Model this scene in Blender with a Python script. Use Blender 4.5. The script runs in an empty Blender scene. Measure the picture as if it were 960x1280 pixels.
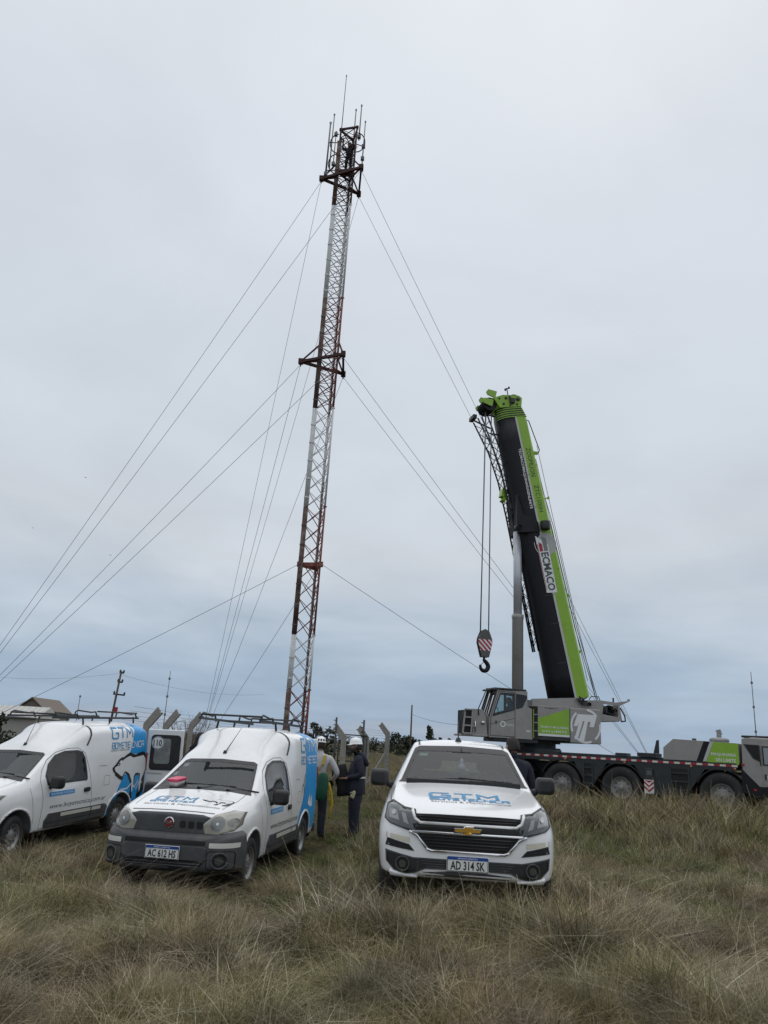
import bpy, bmesh, math, random
import numpy as np
from mathutils import Vector, Matrix, Euler
from mathutils.bvhtree import BVHTree
from mathutils.geometry import tessellate_polygon
random.seed(7)
rng = np.random.default_rng(11)
R = math.radians
scene = bpy.context.scene
COL = scene.collection
PI = math.pi

# ------------------------------------------------------------------ materials
MATS = {}
def mat(name, col, rough=0.5, metal=0.0, var=0.12, vscale=6.0, spec=0.5, bump=0.0, bscale=40.0,
        dirt=None, dirt_amt=0.0, dirt_scale=3.0, coat=0.0, objrand=0.0):
    m = bpy.data.materials.new(name); m.use_nodes = True
    nt = m.node_tree; N = nt.nodes; L = nt.links
    b = N['Principled BSDF']
    b.inputs['Roughness'].default_value = rough
    b.inputs['Metallic'].default_value = metal
    b.inputs['Specular IOR Level'].default_value = spec
    b.inputs['Coat Weight'].default_value = coat
    b.inputs['Coat Roughness'].default_value = 0.08
    tc = N.new('ShaderNodeTexCoord')
    nz = N.new('ShaderNodeTexNoise'); nz.inputs['Scale'].default_value = vscale
    nz.inputs['Detail'].default_value = 6; nz.inputs['Roughness'].default_value = 0.65
    L.new(tc.outputs['Object'], nz.inputs['Vector'])
    mr = N.new('ShaderNodeMapRange'); mr.inputs['From Min'].default_value = .25; mr.inputs['From Max'].default_value = .75
    mr.inputs['To Min'].default_value = 1 - var; mr.inputs['To Max'].default_value = 1 + var
    L.new(nz.outputs['Fac'], mr.inputs['Value'])
    hs = N.new('ShaderNodeHueSaturation'); hs.inputs['Color'].default_value = (*col, 1)
    val = mr.outputs['Result']
    if objrand:
        oi = N.new('ShaderNodeObjectInfo')
        m2 = N.new('ShaderNodeMapRange'); m2.inputs['To Min'].default_value = 1 - objrand; m2.inputs['To Max'].default_value = 1 + objrand
        L.new(oi.outputs['Random'], m2.inputs['Value'])
        mm = N.new('ShaderNodeMath'); mm.operation = 'MULTIPLY'
        L.new(val, mm.inputs[0]); L.new(m2.outputs['Result'], mm.inputs[1]); val = mm.outputs[0]
    L.new(val, hs.inputs['Value'])
    out = hs.outputs['Color']
    if dirt:
        n2 = N.new('ShaderNodeTexNoise'); n2.inputs['Scale'].default_value = dirt_scale; n2.inputs['Detail'].default_value = 9
        n2.inputs['Roughness'].default_value = 0.7
        L.new(tc.outputs['Object'], n2.inputs['Vector'])
        r2 = N.new('ShaderNodeMapRange'); r2.inputs['From Min'].default_value = .48; r2.inputs['From Max'].default_value = .78
        r2.inputs['To Min'].default_value = 0; r2.inputs['To Max'].default_value = dirt_amt
        L.new(n2.outputs['Fac'], r2.inputs['Value'])
        mx = N.new('ShaderNodeMix'); mx.data_type = 'RGBA'
        L.new(r2.outputs['Result'], mx.inputs['Factor']); L.new(out, mx.inputs['A']); mx.inputs['B'].default_value = (*dirt, 1)
        out = mx.outputs['Result']
    L.new(out, b.inputs['Base Color'])
    if bump:
        n3 = N.new('ShaderNodeTexNoise'); n3.inputs['Scale'].default_value = bscale; n3.inputs['Detail'].default_value = 4
        L.new(tc.outputs['Object'], n3.inputs['Vector'])
        bp = N.new('ShaderNodeBump'); bp.inputs['Strength'].default_value = bump; bp.inputs['Distance'].default_value = .01
        L.new(n3.outputs['Fac'], bp.inputs['Height']); L.new(bp.outputs['Normal'], b.inputs['Normal'])
    MATS[name] = m
    return m

def glass_mat(name, tint, refl=1.0, body=0.0, bodycol=(.1, .12, .13)):
    m = bpy.data.materials.new(name); m.use_nodes = True
    nt = m.node_tree; N = nt.nodes; L = nt.links
    N.remove(N['Principled BSDF'])
    o = N['Material Output']
    tr = N.new('ShaderNodeBsdfTransparent'); tr.inputs['Color'].default_value = (*tint, 1)
    gl = N.new('ShaderNodeBsdfGlossy'); gl.inputs['Roughness'].default_value = .03
    df = N.new('ShaderNodeBsdfDiffuse'); df.inputs['Color'].default_value = (*bodycol, 1)
    fr = N.new('ShaderNodeFresnel'); fr.inputs['IOR'].default_value = 1.5
    m1 = N.new('ShaderNodeMixShader'); m1.inputs['Fac'].default_value = body
    L.new(tr.outputs[0], m1.inputs[1]); L.new(df.outputs[0], m1.inputs[2])
    mu = N.new('ShaderNodeMath'); mu.operation = 'MULTIPLY'; mu.inputs[1].default_value = refl
    L.new(fr.outputs[0], mu.inputs[0])
    m2 = N.new('ShaderNodeMixShader'); L.new(mu.outputs[0], m2.inputs['Fac'])
    L.new(m1.outputs[0], m2.inputs[1]); L.new(gl.outputs[0], m2.inputs[2])
    L.new(m2.outputs[0], o.inputs['Surface'])
    MATS[name] = m
    return m

DUST = (.30, .26, .20)
WHITE = mat('white_paint', (.84, .84, .835), .28, var=.02, vscale=2, coat=.6, dirt=(.46, .42, .34), dirt_amt=.16, dirt_scale=5)
WHITE2 = mat('clean_white_paint', (.84, .84, .84), .25, var=.02, vscale=2, coat=.7, dirt=(.5, .46, .4), dirt_amt=.14, dirt_scale=2.5)
PLAST = mat('dark_plastic', (.062, .064, .068), .55, var=.18, bump=.15, bscale=200, dirt=(.16, .14, .11), dirt_amt=.35)
PLASTB = mat('black_plastic', (.018, .018, .02), .45, var=.15, dirt=(.09, .08, .07), dirt_amt=.2)
RUBBER = mat('rubber', (.022, .022, .022), .8, var=.25, vscale=14, bump=.3, bscale=60, dirt=(.15, .12, .09), dirt_amt=.5)
RIM = mat('steel_rim', (.30, .30, .30), .42, .5, var=.15, dirt=(.16, .13, .1), dirt_amt=.5)
CRIM = mat('painted_rim', (.27, .26, .25), .55, .2, var=.15, dirt=(.16, .13, .1), dirt_amt=.5)
DARKIN = mat('dark_interior', (.085, .09, .095), .8, var=.1)
SEATM = mat('seat_cloth', (.045, .05, .055), .9, var=.15)
HOLE = mat('black_gap', (.008, .008, .009), .7, var=.1)
SEAM = mat('panel_gap', (.13, .13, .13), .8, var=.1)
GLASS = glass_mat('windscreen_glass', (.66, .74, .76), 1.1, .10, (.16, .20, .22))
SGLASS = glass_mat('tinted_glass', (.48, .53, .53), 1.15, .06, (.12, .15, .155))
LAMPG = mat('lamp_lens', (.44, .435, .41), .12, .25, var=.15, vscale=14, coat=.8)
LAMPB = mat('lamp_bowl', (.22, .215, .20), .2, .4, var=.2, vscale=14, coat=.8)
LAMPO = mat('hazed_lamp_lens', (.40, .385, .335), .10, .15, var=.15, vscale=9, coat=.5)
LAMPR = mat('lamp_reflector', (.26, .265, .27), .2, .5, var=.2, vscale=14, coat=.8)
LAMPD = mat('lamp_housing', (.085, .088, .09), .15, .35, var=.2, vscale=10, coat=.8)
CHROME = mat('chrome', (.62, .62, .64), .18, 1, var=.05)
GOLD = mat('gold_badge', (.60, .33, .05), .3, .6, var=.1)
BLUE = mat('decal_blue', (.010, .30, .68), .35, var=.06, vscale=3, dirt=(.3, .4, .5), dirt_amt=.1)
BLUET = mat('decal_blue_text', (.03, .26, .50), .4, var=.05)
BLACKD = mat('decal_black', (.012, .012, .014), .4, var=.1)
WHITED = mat('decal_white', (.75, .76, .76), .4, var=.04)
GREYT = mat('decal_grey', (.10, .10, .11), .5, var=.1)
PLATEW = mat('plate_white', (.72, .72, .70), .4, var=.04, dirt=DUST, dirt_amt=.2, dirt_scale=9)
PLATEB = mat('plate_blue', (.01, .06, .30), .4, var=.05)
REFLW = mat('reflector_tape', (.62, .61, .55), .4, var=.06)
RED = mat('red_paint', (.35, .015, .03), .45, var=.12)
PINK = mat('pink_lid', (.62, .05, .13), .4, var=.06)
CABGL = glass_mat('cab_glass', (.62, .72, .72), 1.1, .12, (.25, .32, .32))
CGREY = mat('crane_grey', (.30, .285, .27), .45, var=.08, vscale=2, coat=.2, dirt=(.10, .09, .08), dirt_amt=.3)
CGREEN = mat('crane_green', (.25, .46, .02), .42, var=.07, vscale=2, coat=.3, dirt=(.12, .17, .04), dirt_amt=.3)
CBLACK = mat('crane_black', (.009, .009, .012), .5, var=.15, vscale=2, spec=.3, dirt=(.025, .025, .03), dirt_amt=.4)
CCHAS = mat('chassis_black', (.020, .024, .027), .5, var=.18, vscale=3, dirt=(.07, .065, .055), dirt_amt=.35)
CSILV = mat('silver_stripe', (.50, .50, .48), .4, .2, var=.06)
ROD = mat('cylinder_rod', (.55, .56, .60), .35, .25, var=.06)
STEELD = mat('dark_steel', (.045, .048, .05), .5, .3, var=.2)
ROPE = mat('wire_rope', (.20, .20, .22), .6, .4, var=.2, vscale=40)
GUY = mat('guy_cable', (.24, .245, .27), .6, .3, var=.15, vscale=10)
MRED = mat('rusty_red_mast', (.18, .042, .030), .75, .05, var=.35, vscale=5, dirt=(.30, .22, .18), dirt_amt=.8, dirt_scale=5)
MWHITE = mat('faded_white_mast', (.72, .73, .72), .7, .05, var=.25, vscale=6, dirt=(.14, .09, .065), dirt_amt=.5, dirt_scale=6)
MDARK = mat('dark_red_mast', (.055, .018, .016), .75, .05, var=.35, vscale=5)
CABLEM = mat('coax_cable', (.11, .062, .046), .7, var=.4, vscale=3, dirt=(.34, .31, .28), dirt_amt=.9, dirt_scale=2.2)
MWHITE_BACKLIT = mat('backlit_white_lattice', (.64, .65, .65), .7, .05, var=.3, vscale=6, dirt=(.14, .09, .065), dirt_amt=.5, dirt_scale=6)  # mast white darkened: the lattice's backlit shade is put into its colour
CONC = mat('concrete', (.29, .275, .245), .9, var=.22, vscale=9, bump=.5, bscale=60, dirt=(.12, .11, .09), dirt_amt=.5)
WOOD = mat('weathered_wood', (.10, .075, .055), .9, var=.3, vscale=9)
ROOFM = mat('pale_roof', (.50, .49, .46), .7, var=.08, dirt=(.25, .2, .16), dirt_amt=.3)
GABLE = mat('brown_gable', (.17, .14, .115), .85, var=.2)
WALLM = mat('building_wall', (.38, .36, .33), .9, var=.12, dirt=(.2, .17, .14), dirt_amt=.4)
BARK = mat('bark', (.07, .055, .042), .95, var=.3)
LEAF_D = mat('dark_leaves', (.030, .042, .022), .8, var=.35, vscale=.6)
LEAF_O = mat('olive_leaves', (.055, .062, .03), .8, var=.35, vscale=.6)
TWIG = mat('bare_twigs', (.10, .072, .058), .9, var=.3)
NAVY = mat('navy_cloth', (.016, .017, .032), .9, var=.4, vscale=9, bump=1, bscale=14)
NAVY2 = mat('navy_trousers', (.020, .024, .038), .9, var=.4, vscale=9, bump=1, bscale=14)
GREYS = mat('grey_shirt', (.46, .455, .465), .9, var=.12, vscale=9, bump=.6, bscale=20)
BLKC = mat('black_cloth', (.010, .010, .012), .9, var=.25, bump=.5, bscale=22)
SKIN = mat('skin', (.30, .165, .115), .6, var=.1)
HAIR = mat('dark_hair', (.020, .015, .012), .75, var=.3)
HELM = mat('white_helmet', (.86, .86, .85), .3, var=.03)
YEL = mat('yellow_webbing', (.50, .36, .02), .8, var=.12)
GREENB = mat('green_bag', (.008, .075, .045), .8, var=.2, bump=.5, bscale=20)
BOOT = mat('brown_boot', (.06, .045, .033), .8, var=.2)
GLOVE = mat('work_glove', (.48, .44, .28), .9, var=.2)
ANT = mat('grey_antenna', (.16, .165, .17), .5, .2, var=.1)

# ------------------------------------------------------------------ mesh builder
class MB:
    def __init__(s): s.v = []; s.f = []; s.m = []; s.sm = []; s.k = 0; s.smooth = False
    def add(s, verts, faces, k=None, smooth=None):
        o = len(s.v); s.v.extend([tuple(v) for v in verts])
        for f in faces:
            s.f.append([o + i for i in f]); s.m.append(s.k if k is None else k)
            s.sm.append(s.smooth if smooth is None else smooth)
        return s
    def box(s, c, d, rot=None, k=None):
        M = Euler(rot).to_matrix() if rot else Matrix.Identity(3)
        c = Vector(c); V = []
        for x in (-.5, .5):
            for y in (-.5, .5):
                for z in (-.5, .5):
                    V.append(c + M @ Vector((x * d[0], y * d[1], z * d[2])))
        return s.add(V, [(0, 1, 3, 2), (4, 6, 7, 5), (0, 4, 5, 1), (2, 3, 7, 6), (0, 2, 6, 4), (1, 5, 7, 3)], k, False)
    def bx(s, x0, x1, y0, y1, z0, z1, k=None):
        return s.box(((x0 + x1) / 2, (y0 + y1) / 2, (z0 + z1) / 2), (abs(x1 - x0), abs(y1 - y0), abs(z1 - z0)), None, k)
    def beam(s, a, b, w, h=None, k=None):
        a = Vector(a); b = Vector(b); h = h or w; d = (b - a)
        if d.length < 1e-6: return s
        q = d.to_track_quat('X', 'Z').to_matrix()
        V = []
        for t in (0, d.length):
            for (y, z) in ((-1, -1), (1, -1), (1, 1), (-1, 1)):
                V.append(a + q @ Vector((t, y * w / 2, z * h / 2)))
        return s.add(V, [(0, 3, 2, 1), (4, 5, 6, 7), (0, 1, 5, 4), (1, 2, 6, 5), (2, 3, 7, 6), (3, 0, 4, 7)], k, False)
    def tube(s, pts, r, n=8, k=None, caps=True):
        pts = [Vector(p) for p in pts]; rs = r if isinstance(r, (list, tuple)) else [r] * len(pts)
        V = []; F = []; up = None
        for i, p in enumerate(pts):
            d = (pts[min(i + 1, len(pts) - 1)] - pts[max(i - 1, 0)]).normalized()
            if up is None:
                up = d.orthogonal().normalized()
            else:
                up = (up - d * up.dot(d));
                up = up.normalized() if up.length > 1e-5 else d.orthogonal().normalized()
            w = d.cross(up)
            for j in range(n):
                a = 2 * PI * j / n
                V.append(p + (up * math.cos(a) + w * math.sin(a)) * rs[i])
        for i in range(len(pts) - 1):
            for j in range(n):
                F.append((i * n + j, i * n + (j + 1) % n, (i + 1) * n + (j + 1) % n, (i + 1) * n + j))
        s.add(V, F, k, True)
        if caps:
            s.add(V[:n], [tuple(range(n - 1, -1, -1))], k, False); s.add(V[-n:], [tuple(range(n))], k, False)
        return s
    def lathe(s, prof, c, axis='y', n=24, k=None, smooth=True):
        c = Vector(c); V = []; F = []
        for (a, r) in prof:
            for j in range(n):
                t = 2 * PI * j / n; u, w = r * math.cos(t), r * math.sin(t)
                V.append(c + (Vector((u, a, w)) if axis == 'y' else Vector((a, u, w)) if axis == 'x' else Vector((u, w, a))))
        for i in range(len(prof) - 1):
            for j in range(n):
                F.append((i * n + j, i * n + (j + 1) % n, (i + 1) * n + (j + 1) % n, (i + 1) * n + j))
        return s.add(V, F, k, smooth)
    def prism(s, poly, y0, y1, axis='y', k=None, ks=None):
        """poly in (x,z) for axis y, (y,z) for axis x, (x,y) for axis z"""
        def P(u, w, t): return (u, t, w) if axis == 'y' else (t, u, w) if axis == 'x' else (u, w, t)
        n = len(poly); V = [P(u, w, y0) for u, w in poly] + [P(u, w, y1) for u, w in poly]
        tri = tessellate_polygon([[Vector((u, w, 0)) for u, w in poly]])
        s.add(V, [tuple(t) for t in tri], k, False)
        s.add(V, [tuple(n + i for i in reversed(t)) for t in tri], k, False)
        return s.add(V, [(i, (i + 1) % n, n + (i + 1) % n, n + i) for i in range(n)], k if ks is None else ks, False)
    def loft(s, rings, k=None, smooth=True, cap=True):
        n = len(rings[0]); V = [p for r in rings for p in r]; F = []
        for i in range(len(rings) - 1):
            for j in range(n):
                F.append((i * n + j, i * n + (j + 1) % n, (i + 1) * n + (j + 1) % n, (i + 1) * n + j))
        s.add(V, F, k, smooth)
        if cap:
            s.add(rings[0], [tuple(range(n - 1, -1, -1))], k, False); s.add(rings[-1], [tuple(range(n))], k, False)
        return s
    def xf(s, fn): s.v = [tuple(fn(*v)) for v in s.v]; return s
    def mesh(s, name, mats):
        me = bpy.data.meshes.new(name); me.from_pydata(s.v, [], s.f)
        for m in mats: me.materials.append(m)
        me.polygons.foreach_set('material_index', s.m); me.polygons.foreach_set('use_smooth', s.sm)
        bm = bmesh.new(); bm.from_mesh(me); bmesh.ops.remove_doubles(bm, verts=bm.verts, dist=1e-5)
        bmesh.ops.recalc_face_normals(bm, faces=bm.faces); bm.to_mesh(me); bm.free(); me.update()
        return me
    def build(s, name, mats, parent=None, basis=None, bevel=0):
        mats = mats if isinstance(mats, (list, tuple)) else [mats]
        return link(name, s.mesh(name, mats), parent, basis, bevel)

def link(name, me, parent=None, basis=None, bevel=0):
    o = bpy.data.objects.new(name, me); COL.objects.link(o)
    if parent: o.parent = parent
    if basis is not None: o.matrix_basis = basis
    if bevel:
        b = o.modifiers.new('bevel', 'BEVEL'); b.width = bevel; b.segments = 2; b.limit_method = 'ANGLE'; b.angle_limit = R(35)
    return o
def tag(o, label=None, cat=None, group=None, kind=None):
    if label: o['label'] = label
    if cat: o['category'] = cat
    if group: o['group'] = group
    if kind: o['kind'] = kind
    return o
def empty(name, loc=(0, 0, 0), rot=(0, 0, 0), label=None, cat=None, group=None):
    o = bpy.data.objects.new(name, None); COL.objects.link(o); o.empty_display_size = .2
    o.location = loc; o.rotation_euler = rot
    return tag(o, label, cat, group)
def frame(x, y, z, yaw, slope=0):
    return Matrix.Translation((x, y, z)) @ Matrix.Rotation(R(yaw), 4, 'Z') @ Matrix.Rotation(-math.atan(slope), 4, 'Y')

# ------------------------------------------------------------------ flat artwork laid on surfaces
def stroke(path, w, closed=False):
    """mitred ribbon of width w along a 2D path -> list of polygons"""
    P = [Vector(p) for p in path]; n = len(P); L_, R_ = [], []
    for i in range(n):
        if closed: a, b = P[i - 1], P[(i + 1) % n]
        else: a, b = (P[i - 1] if i else None), (P[i + 1] if i < n - 1 else None)
        d1 = (P[i] - a).normalized() if a is not None else None
        d2 = (b - P[i]).normalized() if b is not None else None
        d1 = d1 or d2; d2 = d2 or d1
        n1 = Vector((-d1.y, d1.x)); n2 = Vector((-d2.y, d2.x)); m = (n1 + n2)
        m = m.normalized() if m.length > 1e-4 else n1
        k = min(1 / max(m.dot(n1), .35), 2.4)
        L_.append(P[i] + m * w / 2 * k); R_.append(P[i] - m * w / 2 * k)
    out = []
    for i in range(n if closed else n - 1):
        j = (i + 1) % n
        out.append([tuple(L_[i]), tuple(R_[i]), tuple(R_[j]), tuple(L_[j])])
    return out
def circle(cx, cy, r, n=20, ry=None, a0=0, a1=2 * PI):
    full = abs(a1 - a0 - 2 * PI) < 1e-6
    return [(cx + r * math.cos(a0 + (a1 - a0) * i / (n if full else n - 1)), cy + (ry or r) * math.sin(a0 + (a1 - a0) * i / (n if full else n - 1))) for i in range(n)]
def rrect(x0, y0, x1, y1, r, n=4):
    o = []
    for (cx, cy, a) in ((x1 - r, y1 - r, 0), (x0 + r, y1 - r, PI / 2), (x0 + r, y0 + r, PI), (x1 - r, y0 + r, 1.5 * PI)):
        for i in range(n + 1): o.append((cx + r * math.cos(a + PI / 2 * i / n), cy + r * math.sin(a + PI / 2 * i / n)))
    return o
def smooth_poly(p, it=1):
    for _ in range(it):
        q = []
        for i in range(len(p)):
            a, b = p[i], p[(i + 1) % len(p)]
            q += [(a[0] * .75 + b[0] * .25, a[1] * .75 + b[1] * .25), (a[0] * .25 + b[0] * .75, a[1] * .25 + b[1] * .75)]
        p = q
    return p
class Art:
    """2D triangles collected for one decal"""
    def __init__(s): s.v = []; s.f = []
    def poly(s, *loops):
        pts = [p for l in loops for p in l]; o = len(s.v)
        s.v += [(p[0], p[1]) for p in pts]
        for t in tessellate_polygon([[Vector((p[0], p[1], 0)) for p in l] for l in loops]): s.f.append(tuple(o + i for i in t))
        return s
    def polys(s, L_):
        for l in L_: s.poly(l)
        return s
    def line(s, path, w, closed=False): return s.polys(stroke(path, w, closed))
    def text(s, body, x, y, w=None, h=None, shear=0, bold=0.0, align='LEFT', rot=0, fit=None):
        c = bpy.data.curves.new('t', 'FONT'); c.body = body; c.size = 1; c.shear = shear; c.offset = bold; c.resolution_u = 2
        o = bpy.data.objects.new('t', c); COL.objects.link(o)
        dg = bpy.context.evaluated_depsgraph_get(); me = bpy.data.meshes.new_from_object(o.evaluated_get(dg))
        V = [(v.co.x, v.co.y) for v in me.vertices]; F = [tuple(p.vertices) for p in me.polygons]
        bpy.data.objects.remove(o); bpy.data.curves.remove(c); bpy.data.meshes.remove(me)
        x0, x1 = min(v[0] for v in V), max(v[0] for v in V); y0, y1 = min(v[1] for v in V), max(v[1] for v in V)
        sy = h / (y1 - y0) if h else None; sx = w / (x1 - x0) if w else None
        sx = sx or sy; sy = sy or sx
        off = {'LEFT': 0, 'CENTER': -.5 * (x1 - x0) * sx, 'RIGHT': -(x1 - x0) * sx}[align]
        ca, sa = math.cos(rot), math.sin(rot); o_ = len(s.v)
        for vx, vy in V:
            a, b = (vx - x0) * sx + off, (vy - y0) * sy
            s.v.append((x + a * ca - b * sa, y + a * sa + b * ca))
        s.f += [tuple(o_ + i for i in f) for f in F]
        return s
    GLY = {'G': [[(1, 1), (.12, 1), (0, .88), (0, .12), (.12, 0), (.88, 0), (1, .12), (1, .5), (.55, .5)]], 'T': [[(0, 1), (1, 1)], [(.5, .95), (.5, 0)]],
           'M': [[(0, 0), (0, 1), (.5, .4), (1, 1), (1, 0)]], 'B': [[(0, 0), (0, 1), (.85, 1), (1, .88), (1, .6), (.9, .5), (1, .4), (1, .12), (.85, 0), (0, 0)], [(.05, .5), (.88, .5)]],
           'O': [[(.12, 1), (0, .88), (0, .12), (.12, 0), (.88, 0), (1, .12), (1, .88), (.88, 1), (.12, 1)]], 'Y': [[(0, 1), (.5, .5), (1, 1)], [(.5, .46), (.5, 0)]],
           'E': [[(1, 1), (.12, 1), (0, .88), (0, .12), (.12, 0), (1, 0)], [(.06, .5), (.9, .5)]], 'C': [[(1, 1), (.12, 1), (0, .88), (0, .12), (.12, 0), (1, 0)]],
           'N': [[(0, 0), (0, 1), (1, 0), (1, 1)]], 'I': [[(.5, 0), (.5, 1)]], 'A': [[(0, 0), (0, .88), (.12, 1), (.88, 1), (1, .88), (1, 0)], [(.06, .45), (.94, .45)]]}
    def tech(s, word, x, y, w, h, lw, gap=.28, mapf=None):
        adv = [.12 if ch == 'I' else 1 for ch in word]; cw = w / (sum(adv) + (len(word) - 1) * gap); x_ = x
        for i, ch in enumerate(word):
            x0 = x_; x_ += cw * (adv[i] + gap)
            for p in s.GLY[ch]:
                q = [(x0 + (.06 if ch == 'I' else a) * cw, y + b * h) for a, b in p]
                if mapf: q = [mapf(*t) for t in q]
                s.line(q, lw)
        return s
VIEW = {'F': (lambda a, b: (-4, -a, b), (1, 0, 0)), 'L': (lambda a, b: (a, -4, b), (0, 1, 0)), 'R': (lambda a, b: (-a, 4, b), (0, -1, 0)),
        'T': (lambda a, b: (b, -a, 6), (0, 0, -1)), 'B': (lambda a, b: (12, a, b), (-1, 0, 0))}
def on_body(bvh, view, art, name, m, parent, off=.004, cell=.06, thick=0, span=.22, basis=None):
    """lay 2D artwork on the body surface as seen from one side"""
    if not art.v: return None
    bm = bmesh.new(); vs = [bm.verts.new((a, b, 0)) for a, b in art.v]
    for f in art.f:
        try: bm.faces.new([vs[i] for i in f])
        except ValueError: pass
    xs = [v[0] for v in art.v]; ys = [v[1] for v in art.v]
    for ax, lo, hi in ((0, min(xs), max(xs)), (1, min(ys), max(ys))):
        c = math.ceil(lo / cell) * cell
        while c < hi:
            no = (1, 0, 0) if ax == 0 else (0, 1, 0)
            bmesh.ops.bisect_plane(bm, geom=bm.verts[:] + bm.edges[:] + bm.faces[:], dist=1e-5, plane_co=Vector(no) * c, plane_no=no)
            c += cell
    org, d = VIEW[view]; d = Vector(d); bad = []
    for v in bm.verts:
        o = Vector(org(v.co.x, v.co.y)); h = bvh.ray_cast(o, d)
        if h[0] is None: bad.append(v); continue
        nrm = h[1] if h[1].dot(d) < 0 else -h[1]
        v.co = h[0] + nrm * off * .7 - d * off * .3
    if bad: bmesh.ops.delete(bm, geom=bad, context='VERTS')
    far = [f for f in bm.faces if max(v.co.dot(d) for v in f.verts) - min(v.co.dot(d) for v in f.verts) > span]
    if far: bmesh.ops.delete(bm, geom=far, context='FACES')
    bmesh.ops.remove_doubles(bm, verts=bm.verts, dist=.0004)
    for f in bm.faces: f.smooth = True
    bm.normal_update()
    fl = [f for f in bm.faces if f.normal.dot(d) > 0]
    if fl: bmesh.ops.reverse_faces(bm, faces=fl)
    me = bpy.data.meshes.new(name); bm.to_mesh(me); bm.free(); me.materials.append(m)
    o = link(name, me, parent, basis)
    if thick:
        s_ = o.modifiers.new('thick', 'SOLIDIFY'); s_.thickness = thick; s_.offset = 1 if thick < 0 else -1; s_.thickness = abs(thick)
    return o
def flat(art, name, m, parent, fn, basis=None):
    """flat artwork placed by fn(a,b)->xyz"""
    me = bpy.data.meshes.new(name); me.from_pydata([fn(a, b) for a, b in art.v], [], art.f); me.materials.append(m); me.update()
    return link(name, me, parent, basis)

def eval_mesh(o, name):
    dg = bpy.context.evaluated_depsgraph_get(); return bpy.data.meshes.new_from_object(o.evaluated_get(dg))
def cage(rows, name, creases=(), sub=2, mats=(None,)):
    """rows: (x, [(y,z)...] from bottom centre to top centre); mirrored, lofted, subdivided -> mesh"""
    bm = bmesh.new(); grid = []
    for x, half in rows:
        ring = [bm.verts.new((x, y, z)) for y, z in half] + [bm.verts.new((x, -y, z)) for y, z in reversed(half[1:-1])]
        grid.append(ring)
    n = len(grid[0]); k = len(rows[0][1]); cr = bm.edges.layers.float.new('crease_edge')
    for a, b in zip(grid, grid[1:]):
        for j in range(n): bm.faces.new((a[j], a[(j + 1) % n], b[(j + 1) % n], b[j]))
    for ring in (grid[0], grid[-1]):
        for j in range(k - 1):
            i0, i1 = j, j + 1; m0, m1 = (n - j) % n, n - j - 1
            q = [ring[i0], ring[i1], ring[m1 if j + 1 < k - 1 else i1], ring[m0]]
            u = []
            for v in q:
                if v not in u: u.append(v)
            bm.faces.new(u)
    for (idx, c) in creases:
        for a, b in zip(grid, grid[1:]):
            for j in {idx, (n - idx) % n}:
                e = bm.edges.get((a[j], b[j]))
                if e: e[cr] = c
    bmesh.ops.recalc_face_normals(bm, faces=bm.faces)
    me = bpy.data.meshes.new(name); bm.to_mesh(me); bm.free()
    o = bpy.data.objects.new('tmp', me); COL.objects.link(o)
    s_ = o.modifiers.new('s', 'SUBSURF'); s_.levels = s_.render_levels = sub
    out = eval_mesh(o, name); bpy.data.objects.remove(o); bpy.data.meshes.remove(me)
    out.name = name; out.materials.clear()
    for m in mats: out.materials.append(m)
    for p in out.polygons: p.use_smooth = True; p.material_index = 0
    return out
def bvh_of(me): return BVHTree.FromPolygons([v.co[:] for v in me.vertices], [tuple(p.vertices) for p in me.polygons])
def carve(me, cutters, name):
    """boolean difference with MB cutters (cutter faces take material slot 1)"""
    o = bpy.data.objects.new('tmp', me); COL.objects.link(o); tmp = []
    for c in cutters:
        cm = c.mesh('cut', [me.materials[0], me.materials[1]])
        for p in cm.polygons: p.material_index = 1
        co = bpy.data.objects.new('cut', cm); COL.objects.link(co); tmp.append(co)
        b = o.modifiers.new('b', 'BOOLEAN'); b.operation = 'DIFFERENCE'; b.object = co; b.solver = 'EXACT'
        try: b.material_mode = 'INDEX'
        except Exception: pass
    out = eval_mesh(o, name); mats = [m for m in me.materials]
    bpy.data.objects.remove(o)
    for c in tmp: bpy.data.objects.remove(c)
    out.name = name
    if len(out.materials) < len(mats):
        out.materials.clear()
        for m in mats: out.materials.append(m)
    return out
# ------------------------------------------------------------------ camera, sky, sun
CAM_H = 1.707
PITCH, ROLL = R(16.767), R(3.127)
cam = bpy.data.cameras.new('camera'); camo = bpy.data.objects.new('camera', cam); COL.objects.link(camo)
cam.sensor_fit = 'VERTICAL'; cam.sensor_height = 36; cam.lens = 27.0; cam.clip_end = 6000; cam.clip_start = .05
Fv = Vector((0, math.cos(PITCH), math.sin(PITCH))); Uv = Vector((0, -math.sin(PITCH), math.cos(PITCH))); Rv = Vector((1, 0, 0))
R2 = math.cos(ROLL) * Rv + math.sin(ROLL) * Uv; U2 = -math.sin(ROLL) * Rv + math.cos(ROLL) * Uv
M = Matrix.Identity(4)
for i in range(3): M[i][0] = R2[i]; M[i][1] = U2[i]; M[i][2] = -Fv[i]
M.translation = (0, 0, CAM_H); camo.matrix_world = M
scene.camera = camo
scene.view_settings.view_transform = 'Standard'; scene.view_settings.look = 'None'
scene.view_settings.gamma = 1; scene.view_settings.exposure = 0.0
try: scene.view_settings.use_curve_mapping = False
except Exception: pass
SUN_EL, SUN_AZ = R(48), R(20)
w = bpy.data.worlds.new('World'); scene.world = w; w.use_nodes = True
nt = w.node_tree; N = nt.nodes; L = nt.links
bg = N['Background']; bg.inputs['Strength'].default_value = .10
sky = N.new('ShaderNodeTexSky'); sky.sky_type = 'NISHITA'; sky.sun_disc = False
sky.sun_elevation = SUN_EL; sky.sun_rotation = SUN_AZ
L.new(sky.outputs[0], bg.inputs['Color'])
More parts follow.
